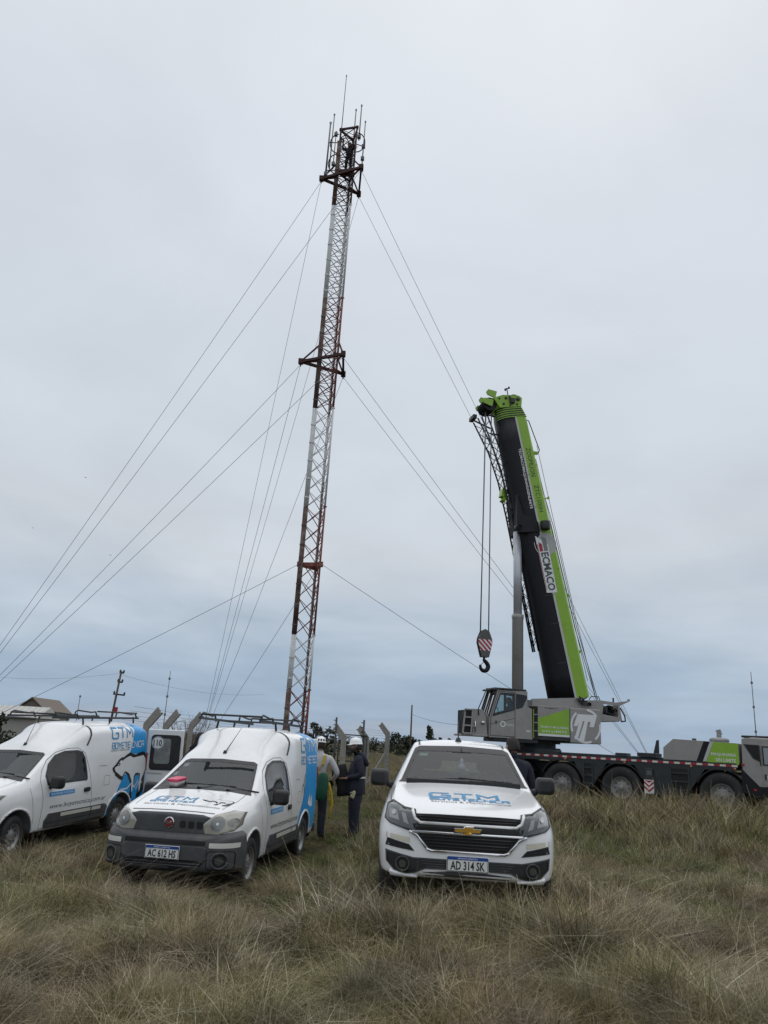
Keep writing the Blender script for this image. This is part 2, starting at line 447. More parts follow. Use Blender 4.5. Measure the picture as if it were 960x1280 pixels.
tc = N.new('ShaderNodeTexCoord'); sp = N.new('ShaderNodeSeparateXYZ'); L.new(tc.outputs['Generated'], sp.inputs[0])
def mathn(op, a, b=None):
    n = N.new('ShaderNodeMath'); n.operation = op
    for i, v in enumerate((a, b)):
        if v is None: continue
        if isinstance(v, (int, float)): n.inputs[i].default_value = v
        else: L.new(v, n.inputs[i])
    return n.outputs[0]
zc = mathn('MAXIMUM', sp.outputs['Z'], 0.0)
# cloud coordinates on a flat layer overhead, so banks flatten towards the horizon
den = mathn('ADD', zc, .16)
cx = mathn('DIVIDE', sp.outputs['X'], den); cy = mathn('DIVIDE', sp.outputs['Y'], den)
cb = N.new('ShaderNodeCombineXYZ'); L.new(cx, cb.inputs[0]); L.new(cy, cb.inputs[1])
n1 = N.new('ShaderNodeTexNoise'); n1.inputs['Scale'].default_value = .75; n1.inputs['Detail'].default_value = 7; n1.inputs['Roughness'].default_value = .5
n1.inputs['Distortion'].default_value = .35
L.new(cb.outputs[0], n1.inputs['Vector'])
n2 = N.new('ShaderNodeTexNoise'); n2.inputs['Scale'].default_value = 2.1; n2.inputs['Detail'].default_value = 9; n2.inputs['Distortion'].default_value = .6
L.new(cb.outputs[0], n2.inputs['Vector'])
d1 = mathn('MULTIPLY', mathn('SUBTRACT', n1.outputs['Fac'], .5), 1.0)
wob = mathn('MULTIPLY', d1, .24)
zz = mathn('ADD', sp.outputs['Z'], wob)
rp = N.new('ShaderNodeValToRGB'); cr = rp.color_ramp
stops = [(0.0, (.37, .445, .545)), (.03, (.325, .425, .555)), (.09, (.375, .475, .595)), (.15, (.50, .575, .665)), (.23, (.61, .657, .712)), (.42, (.625, .68, .75)),
         (.66, (.71, .755, .82)), (.80, (.80, .84, .89)), (.90, (1.15, 1.18, 1.22)), (1.0, (1.45, 1.48, 1.52))]
cr.elements[0].position = 0; cr.elements[0].color = (*stops[0][1], 1)
cr.elements[1].position = 1; cr.elements[1].color = (*stops[-1][1], 1)
for p_, c_ in stops[1:-1]:
    e = cr.elements.new(p_); e.color = (*c_, 1)
L.new(zz, rp.inputs['Fac'])
mot = mathn('ADD', 1.0, mathn('ADD', mathn('MULTIPLY', d1, .30), mathn('MULTIPLY', mathn('SUBTRACT', n2.outputs['Fac'], .5), .22)))
vm = N.new('ShaderNodeVectorMath'); vm.operation = 'SCALE'; L.new(rp.outputs['Color'], vm.inputs[0]); L.new(mot, vm.inputs['Scale'])
bg2 = N.new('ShaderNodeBackground'); bg2.inputs['Strength'].default_value = 1.0; L.new(vm.outputs[0], bg2.inputs['Color'])
mxs = N.new('ShaderNodeMixShader'); mxs.inputs['Fac'].default_value = .97
L.new(bg.outputs[0], mxs.inputs[1]); L.new(bg2.outputs[0], mxs.inputs[2])
L.new(mxs.outputs[0], N['World Output'].inputs['Surface'])
sl = bpy.data.lights.new('sun', 'SUN'); sl.energy = .55; sl.angle = R(90); sl.color = (1, .97, .93)
so = bpy.data.objects.new('sun', sl); COL.objects.link(so)
sd = Vector((math.sin(SUN_AZ) * math.cos(SUN_EL), math.cos(SUN_AZ) * math.cos(SUN_EL), math.sin(SUN_EL)))
so.rotation_euler = sd.to_track_quat('Z', 'Y').to_euler(); so.location = (0, 0, 60)

# ------------------------------------------------------------------ ground
CTRL = [(-2.36, 11.5, -.09, 1.6), (-6.6, 11.6, -.27, 3.0), (-5.6, 15.9, -.05, 1.5), (1.1, 9.7, .075, 2.0), (8.5, 27, .07, 6), (0, 6, -.02, 2)]
def gz(x, y):
    z = 0.0
    for (a, b, h, s) in CTRL: z = z + h * np.exp(-((x - a) ** 2 + (y - b) ** 2) / (s * s))
    near = np.exp(-(np.hypot(x, y - 10) / 40) ** 2)
    return z + near * .035 * (np.sin(x * 1.7 + .6 * np.sin(y * .9)) * np.cos(y * 1.3 + .4)) + near * .02 * np.sin(3.9 * x + 1.1 * y)
def ground_mesh():
    xs = np.concatenate([[-3500, -1200, -500, -200, -100, -60], np.arange(-40, 41, .5), [60, 100, 200, 500, 1200, 3500]])
    ys = np.concatenate([[-300, -60, -20], np.arange(-6, 60, .5), [80, 110, 160, 250, 400, 700, 1200, 2200, 4500]])
    X, Y = np.meshgrid(xs, ys); Z = gz(X, Y); n, m = X.shape
    V = np.stack([X.ravel(), Y.ravel(), Z.ravel()], 1).tolist()
    F = [(i * m + j, i * m + j + 1, (i + 1) * m + j + 1, (i + 1) * m + j) for i in range(n - 1) for j in range(m - 1)]
    me = bpy.data.meshes.new('ground'); me.from_pydata(V, [], F); me.update()
    for p in me.polygons: p.use_smooth = True
    return me
gm = bpy.data.materials.new('field_soil'); gm.use_nodes = True
nt = gm.node_tree; N = nt.nodes; L = nt.links; b = N['Principled BSDF']; b.inputs['Roughness'].default_value = .95; b.inputs['Specular IOR Level'].default_value = .1
tc = N.new('ShaderNodeTexCoord')
def noise(sc, det=6, ro=.6):
    n = N.new('ShaderNodeTexNoise'); n.inputs['Scale'].default_value = sc; n.inputs['Detail'].default_value = det; n.inputs['Roughness'].default_value = ro
    L.new(tc.outputs['Object'], n.inputs['Vector']); return n.outputs['Fac']
def ramp(f, st):
    r = N.new('ShaderNodeValToRGB'); r.color_ramp.elements[0].position = st[0][0]; r.color_ramp.elements[0].color = (*st[0][1], 1)
    r.color_ramp.elements[1].position = st[-1][0]; r.color_ramp.elements[1].color = (*st[-1][1], 1)
    for p_, c_ in st[1:-1]:
        e = r.color_ramp.elements.new(p_); e.color = (*c_, 1)
    L.new(f, r.inputs['Fac']); return r.outputs['Color']
big = ramp(noise(.22, 5), [(.3, (.045, .047, .019)), (.5, (.060, .048, .025)), (.7, (.085, .066, .038))])
fine = ramp(noise(9, 8, .7), [(.3, (.55, .55, .55)), (.7, (1.35, 1.3, 1.25))])
mx = N.new('ShaderNodeMix'); mx.data_type = 'RGBA'; mx.blend_type = 'MULTIPLY'; mx.inputs['Factor'].default_value = 1
L.new(big, mx.inputs['A']); L.new(fine, mx.inputs['B']); L.new(mx.outputs['Result'], b.inputs['Base Color'])
bp = N.new('ShaderNodeBump'); bp.inputs['Strength'].default_value = .8; bp.inputs['Distance'].default_value = .05; L.new(noise(14, 8, .7), bp.inputs['Height']); L.new(bp.outputs['Normal'], b.inputs['Normal'])
gmesh = ground_mesh(); gmesh.materials.append(gm)
tag(link('ground', gmesh), kind='structure')

# ------------------------------------------------------------------ grass: tuft kinds scattered over the field
def blade_mat(name, c1, c2):
    m = bpy.data.materials.new(name); m.use_nodes = True; nt = m.node_tree; N = nt.nodes; L = nt.links; b = N['Principled BSDF']
    b.inputs['Roughness'].default_value = .8; b.inputs['Specular IOR Level'].default_value = .2
    g = N.new('ShaderNodeAttribute'); g.attribute_name = 'tone'
    oi = N.new('ShaderNodeObjectInfo')
    a = N.new('ShaderNodeMath'); a.operation = 'MULTIPLY_ADD'; L.new(oi.outputs['Random'], a.inputs[0]); a.inputs[1].default_value = .40
    hm = N.new('ShaderNodeMath'); hm.operation = 'MULTIPLY'; hm.inputs[1].default_value = .8; L.new(g.outputs['Fac'], hm.inputs[0]); L.new(hm.outputs[0], a.inputs[2])
    mx = N.new('ShaderNodeMix'); mx.data_type = 'RGBA'; mx.inputs['A'].default_value = (*c1, 1); mx.inputs['B'].default_value = (*c2, 1)
    L.new(a.outputs[0], mx.inputs['Factor'])
    ge = N.new('ShaderNodeNewGeometry')
    def fld(sc, lo, hi, off):
        vo = N.new('ShaderNodeVectorMath'); vo.inputs[1].default_value = (off, off * 1.7, 0); L.new(ge.outputs['Position'], vo.inputs[0])
        q = N.new('ShaderNodeTexNoise'); q.inputs['Scale'].default_value = sc; q.inputs['Detail'].default_value = 4; L.new(vo.outputs[0], q.inputs['Vector'])
        e = N.new('ShaderNodeMapRange'); e.inputs['From Min'].default_value = .34; e.inputs['From Max'].default_value = .66; e.inputs['To Min'].default_value = lo; e.inputs['To Max'].default_value = hi; L.new(q.outputs['Fac'], e.inputs['Value']); return e.outputs['Result']
    hs = N.new('ShaderNodeHueSaturation'); L.new(mx.outputs['Result'], hs.inputs['Color']); L.new(fld(2.2, .52, 1.42, 3), hs.inputs['Value']); L.new(fld(.7, .490, .532, 11), hs.inputs['Hue']); L.new(fld(1.4, .82, 1.2, 29), hs.inputs['Saturation'])
    L.new(hs.outputs['Color'], b.inputs['Base Color'])
    return m
G_STRAW = blade_mat('straw_blades', (.14, .105, .060), (.39, .315, .205))
G_OLIVE = blade_mat('olive_blades', (.085, .082, .034), (.25, .23, .115))
G_STALK = blade_mat('dry_stalks', (.34, .28, .19), (.66, .57, .43))
G_GREEN = blade_mat('green_blades', (.045, .070, .015), (.15, .185, .05))
G_BROWN = blade_mat('brown_blades', (.10, .070, .045), (.28, .21, .145))
def tuft(name, n, hmin, hmax, spread, wid, lean, m, seed, segs=3, mix=None, mixn=0, seedheads=0):
    r = np.random.default_rng(seed); V = []; F = []; T = []; MI = []
    for i in range(n):
        a = r.uniform(0, 2 * PI); rad = spread * math.sqrt(r.uniform()); bx, by = rad * math.cos(a), rad * math.sin(a)
        h = r.uniform(hmin, hmax); az = r.uniform(0, 2 * PI) if r.uniform() < .35 else a + r.normal(0, .6)
        ln = abs(r.normal(lean, lean * .6)) * h; w = wid * r.uniform(.6, 1.3); dx, dy = math.cos(az), math.sin(az)
        wa = r.uniform(0, PI); wx, wy = math.cos(wa) * w / 2, math.sin(wa) * w / 2; t = r.uniform(); o = len(V); curl = r.uniform(1.3, 2.6)
        kink = r.normal(0, .05, 2) * h
        for k in range(segs + 1):
            u = k / segs; f = 1 - .85 * u
            px, py, pz = bx + dx * ln * u ** curl + kink[0] * math.sin(u * PI), by + dy * ln * u ** curl + kink[1] * math.sin(u * PI), h * u * (1 - .25 * min(ln / h, 1.4) * u) - .02
            V += [(px - wx * f, py - wy * f, pz), (px + wx * f, py + wy * f, pz)]; T += [t, t]
            if k: F.append((o + 2 * k - 2, o + 2 * k - 1, o + 2 * k + 1, o + 2 * k)); MI.append(1 if i < mixn else 0)
        if i < seedheads:
            p = V[-1]; o = len(V); s_ = .005
            V += [(p[0], p[1], p[2] - .03), (p[0] + s_, p[1], p[2]), (p[0], p[1] + s_, p[2] + .05), (p[0] - s_, p[1], p[2])]; T += [t] * 4
            F.append((o, o + 1, o + 2, o + 3)); MI.append(1 if i < mixn else 0)
    me = bpy.data.meshes.new(name); me.from_pydata(V, [], F); me.materials.append(m); me.materials.append(mix or m)
    me.polygons.foreach_set('material_index', MI)
    at = me.attributes.new('tone', 'FLOAT', 'POINT'); at.data.foreach_set('value', np.array(T, dtype=np.float32)); me.update()
    return bpy.data.objects.new(name, me)
def scatter(name, tufts, pts, idx, scl, rot, base_mat):
    coll = bpy.data.collections.new(name + '_kinds')
    for i, t in enumerate(tufts): t.name = '%s_kind_%02d' % (name, i); coll.objects.link(t)
    me = bpy.data.meshes.new(name); me.from_pydata(pts.tolist(), [], []); me.materials.append(base_mat)
    for nm, ty, dat, key in (('kind_idx', 'INT', idx.astype(np.int32), 'value'), ('scl', 'FLOAT', scl.astype(np.float32), 'value'), ('rot', 'FLOAT_VECTOR', rot.astype(np.float32).ravel(), 'vector')):
        a = me.attributes.new(nm, ty, 'POINT'); a.data.foreach_set(key, dat)
    o = link(name, me)
    ng = bpy.data.node_groups.new(name + '_scatter', 'GeometryNodeTree')
    ng.interface.new_socket('Geometry', in_out='INPUT', socket_type='NodeSocketGeometry'); ng.interface.new_socket('Geometry', in_out='OUTPUT', socket_type='NodeSocketGeometry')
    n = ng.nodes; l = ng.links; gi = n.new('NodeGroupInput'); go = n.new('NodeGroupOutput')
    ci = n.new('GeometryNodeCollectionInfo'); ci.inputs['Collection'].default_value = coll; ci.inputs['Separate Children'].default_value = True; ci.inputs['Reset Children'].default_value = True
    ip = n.new('GeometryNodeInstanceOnPoints'); ip.inputs['Pick Instance'].default_value = True
    def na(nm, t):
        q = n.new('GeometryNodeInputNamedAttribute'); q.data_type = t; q.inputs['Name'].default_value = nm; return q.outputs['Attribute']
    l.new(gi.outputs[0], ip.inputs['Points']); l.new(ci.outputs[0], ip.inputs['Instance'])
    l.new(na('kind_idx', 'INT'), ip.inputs['Instance Index']); l.new(na('scl', 'FLOAT'), ip.inputs['Scale'])
    er = n.new('FunctionNodeEulerToRotation'); l.new(na('rot', 'FLOAT_VECTOR'), er.inputs[0]); l.new(er.outputs[0], ip.inputs['Rotation'])
    l.new(ip.outputs[0], go.inputs[0])
    md = o.modifiers.new('scatter', 'NODES'); md.node_group = ng
    return o
def fbm(x, y, sc, seed):
    r = np.random.default_rng(seed); z = 0
    for o in range(4):
        a = r.uniform(0, 2 * PI, 5)
        for k in range(5):
            z = z + np.sin((x * np.cos(a[k]) + y * np.sin(a[k])) * sc * 2 ** o * (1 + .2 * k) + r.uniform(0, 6)) / (5 ** .5) / 1.7 ** o
    return z
VEH = [(-2.2, 12.1, 81.2, 4.4, 1.5), (-5.75, 14.3, 74, 4.4, 1.5), (1.2, 11.1, 86.1, 5.4, 1.7)]
def mow(x, y):
    """grass height factor: flattened under the vehicles, short turf behind them"""
    f = np.ones_like(x)
    for (a, b, yaw, l_, wd) in VEH:
        c, s = math.cos(R(yaw)), math.sin(R(yaw)); u = (x - a) * c + (y - b) * s; v = -(x - a) * s + (y - b) * c
        f = np.where((abs(u) < l_ / 2) & (abs(v) < wd / 2), .28 if a < 0 else .42, np.where((abs(u) < l_ / 2 + 1.1) & (abs(v) < wd / 2 + .7), np.minimum(f, .45 if a < -4 else .72) if a < 0 else np.maximum(f, 1.4) * (f > .9) + f * (f <= .9), f))
    turf = np.exp(-(((x + 1.6) / 2.6) ** 2 + ((y - 19) / 8) ** 2) ** 2)
    return f * (1 - .62 * turf), turf
def wedge(n, d0, d1, halfw, off, seed):
    r = np.random.default_rng(seed); d = np.sqrt(r.uniform(d0 ** 2, d1 ** 2, n)); x = r.uniform(-1, 1, n) * (halfw * d + off); return x, d
tufts = []
# near, detailed kinds 0..7
tufts += [tuft('t', 70, .12, .36, .16, .0058, .85, G_STRAW, 1, 3, G_OLIVE, 22), tuft('t', 80, .10, .30, .17, .0058, .9, G_OLIVE, 2, 3, G_STRAW, 26),
          tuft('t', 85, .08, .26, .16, .0048, .5, G_GREEN, 3, 3, G_OLIVE, 22), tuft('t', 60, .10, .36, .17, .0058, 1.2, G_BROWN, 4, 3, G_STRAW, 25),
          tuft('t', 16, .22, .56, .22, .0058, 1.1, G_STALK, 5, 4, G_STRAW, 4, 0), tuft('t', 130, .20, .46, .08, .0054, 1.0, G_STRAW, 6, 4, G_OLIVE, 40),
          tuft('t', 85, .06, .20, .22, .005, .9, G_OLIVE, 7, 3, G_GREEN, 30), tuft('t', 50, .10, .34, .24, .0058, 2.0, G_STRAW, 8, 3, G_BROWN, 22)]
# far, coarse kinds 8..11
tufts += [tuft('t', 46, .16, .44, .34, .011, .5, G_STRAW, 21, 2, G_OLIVE, 14, 0), tuft('t', 46, .12, .36, .34, .012, .55, G_OLIVE, 22, 2, G_STRAW, 14, 0),
          tuft('t', 60, .05, .17, .36, .013, .6, G_GREEN, 23, 2, G_OLIVE, 22), tuft('t', 44, .14, .42, .34, .011, .7, G_BROWN, 24, 2, G_STRAW, 18, 0)]
# broad-leaved weeds 12
tufts += [tuft('t', 16, .05, .16, .05, .020, 1.3, G_GREEN, 41, 3)]
P_, I_, S_, O_ = [], [], [], []
for (n_, d0, d1, hw, off, near, seed) in ((7800, 2.6, 8.5, .62, 1.0, 1, 31), (6500, 8.5, 15, .60, .6, 1, 32), (8500, 14, 32, .58, .6, 0, 33), (6000, 32, 75, .56, 1, 0, 34), (5000, 75, 170, .55, 2, 0, 35)):
    x, y = wedge(n_, d0, d1, hw, off, seed); r = np.random.default_rng(seed + 100)
    if d0 < 30:      # tussocks: gather part of the tufts round common centres
        nc = n_ // 9; cx_, cy_ = wedge(nc, d0, d1, hw, off, seed + 7); pick = r.integers(0, nc, n_); mv = r.uniform(size=n_) < .62
        x = np.where(mv, cx_[pick] + r.normal(0, .17, n_), x); y = np.where(mv, cy_[pick] + r.normal(0, .17, n_), y)
    f, turf = mow(x, y); g = fbm(x, y, .55, 5) * .6 + fbm(x, y, 1.7, 9) * .45; q = r.uniform(size=n_)
    green = (g + r.normal(0, .35, n_) > .55) | (turf > .35) & (q < .8)
    straw = (~green) & (g + r.normal(0, .5, n_) < .0)
    if near:
        k = np.where(green, np.where(q < .5, 2, 6), np.where(straw, np.choose((q * 5).astype(int), [0, 6, 5, 7, 7]), np.choose((q * 6).astype(int), [1, 6, 6, 7, 3, 7])))
        k = np.where((r.uniform(size=n_) < .035) & (g > 0), 12, k)
        k = np.where((r.uniform(size=n_) < .20) & (f > .9), 4, k)
    else:
        k = np.where(green, 10, np.where(straw, np.where(q < .6, 8, 11), np.where(q < .65, 9, 8)))
    s = r.uniform(.55, 1.3, n_) * f * (1 + .30 * np.clip(-fbm(x, y, 2.3, 15), -1, 1)) * (1 + .2 * np.clip(-g, -1, 1)) * (1.0 if near else np.where(y > 32, 1.15, np.where(y > 18, np.where(x > 2, 1.75, 1.3), 1.15)))
    if d0 >= 75: s *= 1.5
    s = np.where((k == 4) | (k == 5), s * .85, s) * (.74 if near else .9)
    if d0 < 30:      # worn gaps of bare soil
        s = np.where(fbm(x, y, 3.1, 77) > 1.05, s * .25, s)
    P_.append(np.stack([x, y, gz(x, y)], 1)); I_.append(k); S_.append(s)
    rt = np.zeros((n_, 3)); rt[:, 2] = r.uniform(0, 2 * PI, n_); rt[:, 0] = r.normal(0, .12, n_); rt[:, 1] = r.normal(0, .12, n_); O_.append(rt)
tag(scatter('grass', tufts, np.concatenate(P_), np.concatenate(I_), np.concatenate(S_), np.concatenate(O_), G_STRAW), kind='stuff')

# ------------------------------------------------------------------ things far behind
def px(x, y, d):
    """point at distance d along +Y on the given line of sight (used to survey far landmarks)"""
    v = Fv + R2 * ((x - 480) / 960) + U2 * ((640 - y) / 960); return Vector((0, 0, CAM_H)) + v * (d / v.y)
def tree(name, label, x, y, h, w, n=420, leaf=.35, mats=(LEAF_D, LEAF_O), seed=1, cat='tree', group=None, lobes=6, trunk=.25, low=.22):
    r = np.random.default_rng(seed); root = empty(name, (x, y, float(gz(np.array(x), np.array(y)))), (0, 0, 0), label, cat, group)
    t = MB(); t.tube([(0, 0, -.1), (.03 * h * .3, 0, h * .3), (0, .02 * h, h * .62), (.01 * h, 0, h * .85)], [trunk, trunk * .75, trunk * .4, trunk * .12], 7)
    cs = []
    for i in range(lobes):
        a = r.uniform(0, 2 * PI); zz_ = h * (low + (.93 - low) * (i + .5) / lobes); rr = w * .5 * (1 - .55 * abs((i + .5) / lobes - .4)) * r.uniform(.35, .75)
        c = (rr * math.cos(a), rr * math.sin(a), zz_); cs.append((c, w * r.uniform(.22, .36) * (1.15 - .5 * i / lobes)))
        t.tube([(0, 0, zz_ * .6), (c[0] * .6, c[1] * .6, zz_ * .86), c], [trunk * .4, trunk * .22, trunk * .08], 5)
    t.build('trunk', BARK, root)
    V = []; F = []; MI = []
    for i in range(n):
        c, rad = cs[r.integers(lobes)]; v = r.normal(size=3); v /= np.linalg.norm(v); q = np.array(c) + v * rad * r.uniform(.35, 1.12) * np.array([1, 1, .8])
        if q[2] < h * .06: q[2] = h * .06 + abs(q[2]) * .2
        nr = r.normal(size=3); nr /= np.linalg.norm(nr); a_ = np.cross(nr, r.normal(size=3)); a_ /= np.linalg.norm(a_); b_ = np.cross(nr, a_); s_ = leaf * r.uniform(.5, 1.25)
        o = len(V); V += [tuple(q - a_ * s_), tuple(q + b_ * s_ * .6), tuple(q + a_ * s_), tuple(q - b_ * s_ * .6)]; F.append((o, o + 1, o + 2, o + 3)); MI.append(int(r.uniform() < .35))
    me = bpy.data.meshes.new('crown'); me.from_pydata(V, [], F)
    for m in mats: me.materials.append(m)
    me.polygons.foreach_set('material_index', MI); link('crown', me, root)
    return root
def bush(name, label, x, y, h, w, n=70, seed=3, group=None):
    r = np.random.default_rng(seed); b_ = MB()
    for i in range(n):
        a = r.uniform(0, 2 * PI); q = r.uniform(0, .35) * w; ln = r.uniform(.2, .6) * w; hh = h * r.uniform(.5, 1.0); t = r.uniform(0, 2 * PI)
        p0 = Vector((q * math.cos(a), q * math.sin(a), -.05)); p2 = p0 + Vector((ln * math.cos(t), ln * math.sin(t), hh)); p1 = (p0 + p2) / 2 + Vector((r.normal(0, .08), r.normal(0, .08), .12 * hh))
        b_.tube([p0, p1, p2], [.02, .012, .004], 4)
        for j in range(3):
            u = r.uniform(.4, .9); s_ = p1.lerp(p2, u); e_ = s_ + Vector((r.normal(0, .22), r.normal(0, .22), r.uniform(.1, .35))) * h * .5; b_.tube([s_, e_], [.008, .003], 3)
    o = b_.build(name, TWIG); o.location = (x, y, float(gz(np.array(x), np.array(y)))); return tag(o, label, 'shrub', group)
G_ = 'dark trees on the skyline'
p = px(500, 930, 130); tree('tree', 'wide dark bushy tree clump behind the leaning fence post', p.x, 130, 3.2, 4.4, 900, .26, seed=4, low=.12, lobes=9, group=G_)
p = px(518, 930, 131); tree('tree', 'dark rounded tree just behind the thin bare pole', p.x, 131, 3.0, 3.6, 650, .26, seed=41, low=.12, lobes=8, group=G_)
p = px(535, 930, 132); tree('tree', 'tallest dark conical tree above the white pickup roof', p.x, 132, 5.2, 2.3, 700, .24, seed=6, lobes=9, low=.1, group=G_)
p = px(552, 930, 150); tree('tree', 'small dark tree, left one of the pair near the pickup aerial', p.x, 150, 3.6, 1.3, 260, .22, seed=7, low=.3, group=G_)
p = px(563, 930, 150); tree('tree', 'small dark round tree right beside the pickup aerial', p.x, 150, 3.5, 1.6, 280, .22, seed=8, low=.3, group=G_)
p = px(391, 925, 80); tree('tree', 'dark scrubby tree seen between the mast and the white climbing helmet', p.x, 80, 3.5, 2.0, 420, .2, seed=9, low=.1, group=G_)
p = px(408, 925, 82); tree('tree', 'dark low tree with straggly top beyond the fence gate', p.x, 82, 3.1, 2.2, 330, .2, seed=10, low=.1, group=G_)
p = px(436, 925, 90); tree('tree', 'low dark tree mass behind the worker in the plain white helmet', p.x, 90, 2.0, 4.2, 420, .2, seed=12, low=.1, group=G_)
p = px(470, 930, 150); tree('tree', 'far low dark hedge tree right of the gate posts', p.x, 150, 2.0, 6, 420, .24, seed=14, low=.1, group=G_)
p = px(0, 900, 42); tree('bush', 'dark green bush at the left edge below the pale roof', p.x + .1, 42, 2.2, 1.6, 600, .12, (LEAF_D, LEAF_O), 11, 'bush', low=.05, trunk=.08)
for i, (a, dd, hh, ww, lb) in enumerate(((222, 33, 2.1, 1.7, 'bare brown shrub behind the open van door'), (236, 31, 2.6, 1.6, 'tall bare shrub left of the nearest bent fence post'), (262, 34, 1.9, 1.6, 'bare shrub right of the third bent fence post'))):
    p = px(a, 925, dd); bush('bare_shrub', lb, p.x, dd, hh, ww, 46, 20 + i, 'bare shrubs along the fence')
# distant blue hills
hl = MB(); r = np.random.default_rng(3)
xs = np.arange(-1500, 1501, 60.0)
for i in range(len(xs) - 1):
    h0, h1 = [1.5 + 2.2 * (math.sin(t / 210) + math.sin(t / 97 + 1) + 1.6) * (1 if t < 200 else .35) for t in (xs[i], xs[i + 1])]
    hl.add([(xs[i], 2000, -2), (xs[i + 1], 2000, -2), (xs[i + 1], 2060, h1), (xs[i], 2060, h0), (xs[i], 2200, -2), (xs[i + 1], 2200, -2)], [(0, 1, 2, 3), (3, 2, 5, 4)], smooth=True)
tag(hl.build('hills', mat('far_hills', (.16, .19, .22), .95, var=.2, vscale=.02)), kind='structure')

# warehouse at left
p = px(12, 890, 74)
wh = empty('warehouse', (p.x, 74, 0), (0, 0, R(6)), 'low pale building with long white roof behind the left van', 'building')
b_ = MB(); b_.bx(-9, 3.4, -3.2, 3.2, 0, 2.25); b_.build('wall', WALLM, wh)
b_ = MB(); b_.prism([(-3.5, 2.26), (3.5, 2.26), (3.5, 2.32), (0, 3.30), (-3.5, 2.32)], -9.2, 3.6, 'x'); rf = b_.build('roof', ROOFM, wh)
b_ = MB()
for i in range(26): b_.beam((-9.1 + .5 * i, -3.5, 2.34), (-9.1 + .5 * i, 0, 3.32), .04, .03)
b_.build('roof_rib', ROOFM, rf); b_ = MB(); b_.tube([(-9.2, -3.54, 2.25), (3.6, -3.54, 2.25)], .07, 6); b_.build('gutter', ANT, rf)
p = px(40, 880, 96)
gb = empty('gabled_barn', (p.x, 96, 0), (0, 0, 0), 'brown gable end rising behind the pale roofed building', 'building')
b_ = MB(); b_.bx(-1.75, 1.75, 0, 8, 0, 3.4); b_.build('wall', GABLE, gb)
b_ = MB(); b_.prism([(-1.7, 3.403), (1.7, 3.403), (0, 4.75)], 0.002, 8.0, 'y'); b_.build('gable', GABLE, gb)
b_ = MB()
for sx in (-1, 1): b_.beam((sx * 1.9, 3.9, 3.32), (0, 3.9, 4.86), 8.4, .09)
b_.build('roof', GABLE, gb)
# poles
p = px(134, 915, 52)
ul = empty('utility_pole', (p.x, 52, 0), (0, R(3.5), 0), 'leaning brown utility pole with insulators behind the left van', 'pole')
b_ = MB(); b_.tube([(0, 0, -.3), (0, 0, 5.4)], [.09, .065], 8); b_.build('pole', WOOD, ul)
for z_, w_ in ((5.3, .25), (4.7, .3), (3.9, .75)):
    b_ = MB(); b_.box((w_ * .22, 0, z_), (w_, .1, .1))
    for s_ in (-.5, .5): b_.lathe([(z_ - .02, .05), (z_ + .12, .07), (z_ + .2, .03)], (w_ * .22 + s_ * w_ * .9, 0, 0), 'z', 8)
    b_.build('crossarm', STEELD, ul)
b_ = MB(); b_.box((.2, -.12, 2.9), (.2, .16, .4)); b_.build('fuse_box', RED, ul)
p = px(513, 930, 88); b_ = MB(); b_.tube([(0, 0, -.2), (0, 0, 6.0)], [.11, .085], 7); o = b_.build('utility_pole', WOOD); o.location = (p.x, 88, 0)
tag(o, 'thin bare pole standing in the dark tree clump', 'pole')
def antenna_mast(pa, pb, d, label, r0):
    a = px(*pa, d); c = px(*pb, d); b_ = MB(); b_.tube([(0, 0, a.z - .2 if a.z < .2 else 0), (0, 0, c.z)], [r0, r0 * .6], 6)
    for k in range(3): b_.lathe([(c.z * (.5 + .2 * k), r0 * 2), (c.z * (.5 + .2 * k) + .12, r0 * 2)], (0, 0, 0), 'z', 6)
    o = b_.build('antenna_mast', ANT); o.location = (a.x, d, 0); return tag(o, label, 'antenna')
antenna_mast((203, 917), (203, 838), 48, 'slim grey antenna mast rising behind the bent fence posts', .035)
antenna_mast((948, 953), (941, 840), 45, 'slim tall antenna mast behind the crane carrier cab', .035)
a = px(100, 917, 60); c = px(100, 872, 60); b_ = MB(); b_.tube([(0, 0, 0), (0, 0, c.z)], .03, 6); b_.lathe([(c.z, .02), (c.z + .1, .09), (c.z + .2, .02)], (0, 0, 0), 'z', 8)
o = b_.build('lamp_post', ANT); o.location = (c.x, 60, 0); tag(o, 'thin post with a small knob behind the left roof rack', 'post')
def wire(name, pts, r_, label, cat, sag=0, n=14, group=None, m=None):
    a, c = Vector(pts[0]), Vector(pts[1]); q = [a.lerp(c, i / n) - Vector((0, 0, sag * 4 * (i / n) * (1 - i / n))) for i in range(n + 1)]
    b_ = MB(); b_.tube(q, r_, 5); return tag(b_.build(name, m or GUY), label, cat, group)
wire('power_line', (px(-60, 838, 66), px(147, 842, 52)), .008, 'thin power line running left from the leaning utility pole', 'cable', .5)
wire('power_line', (px(147, 842, 52), px(330, 868, 70)), .008, 'thin power line running right from the leaning utility pole', 'cable', .5)
wire('power_line', (px(513, 892, 88), px(600, 906, 70)), .02, 'power line from the bare pole towards the crane', 'cable', .4)

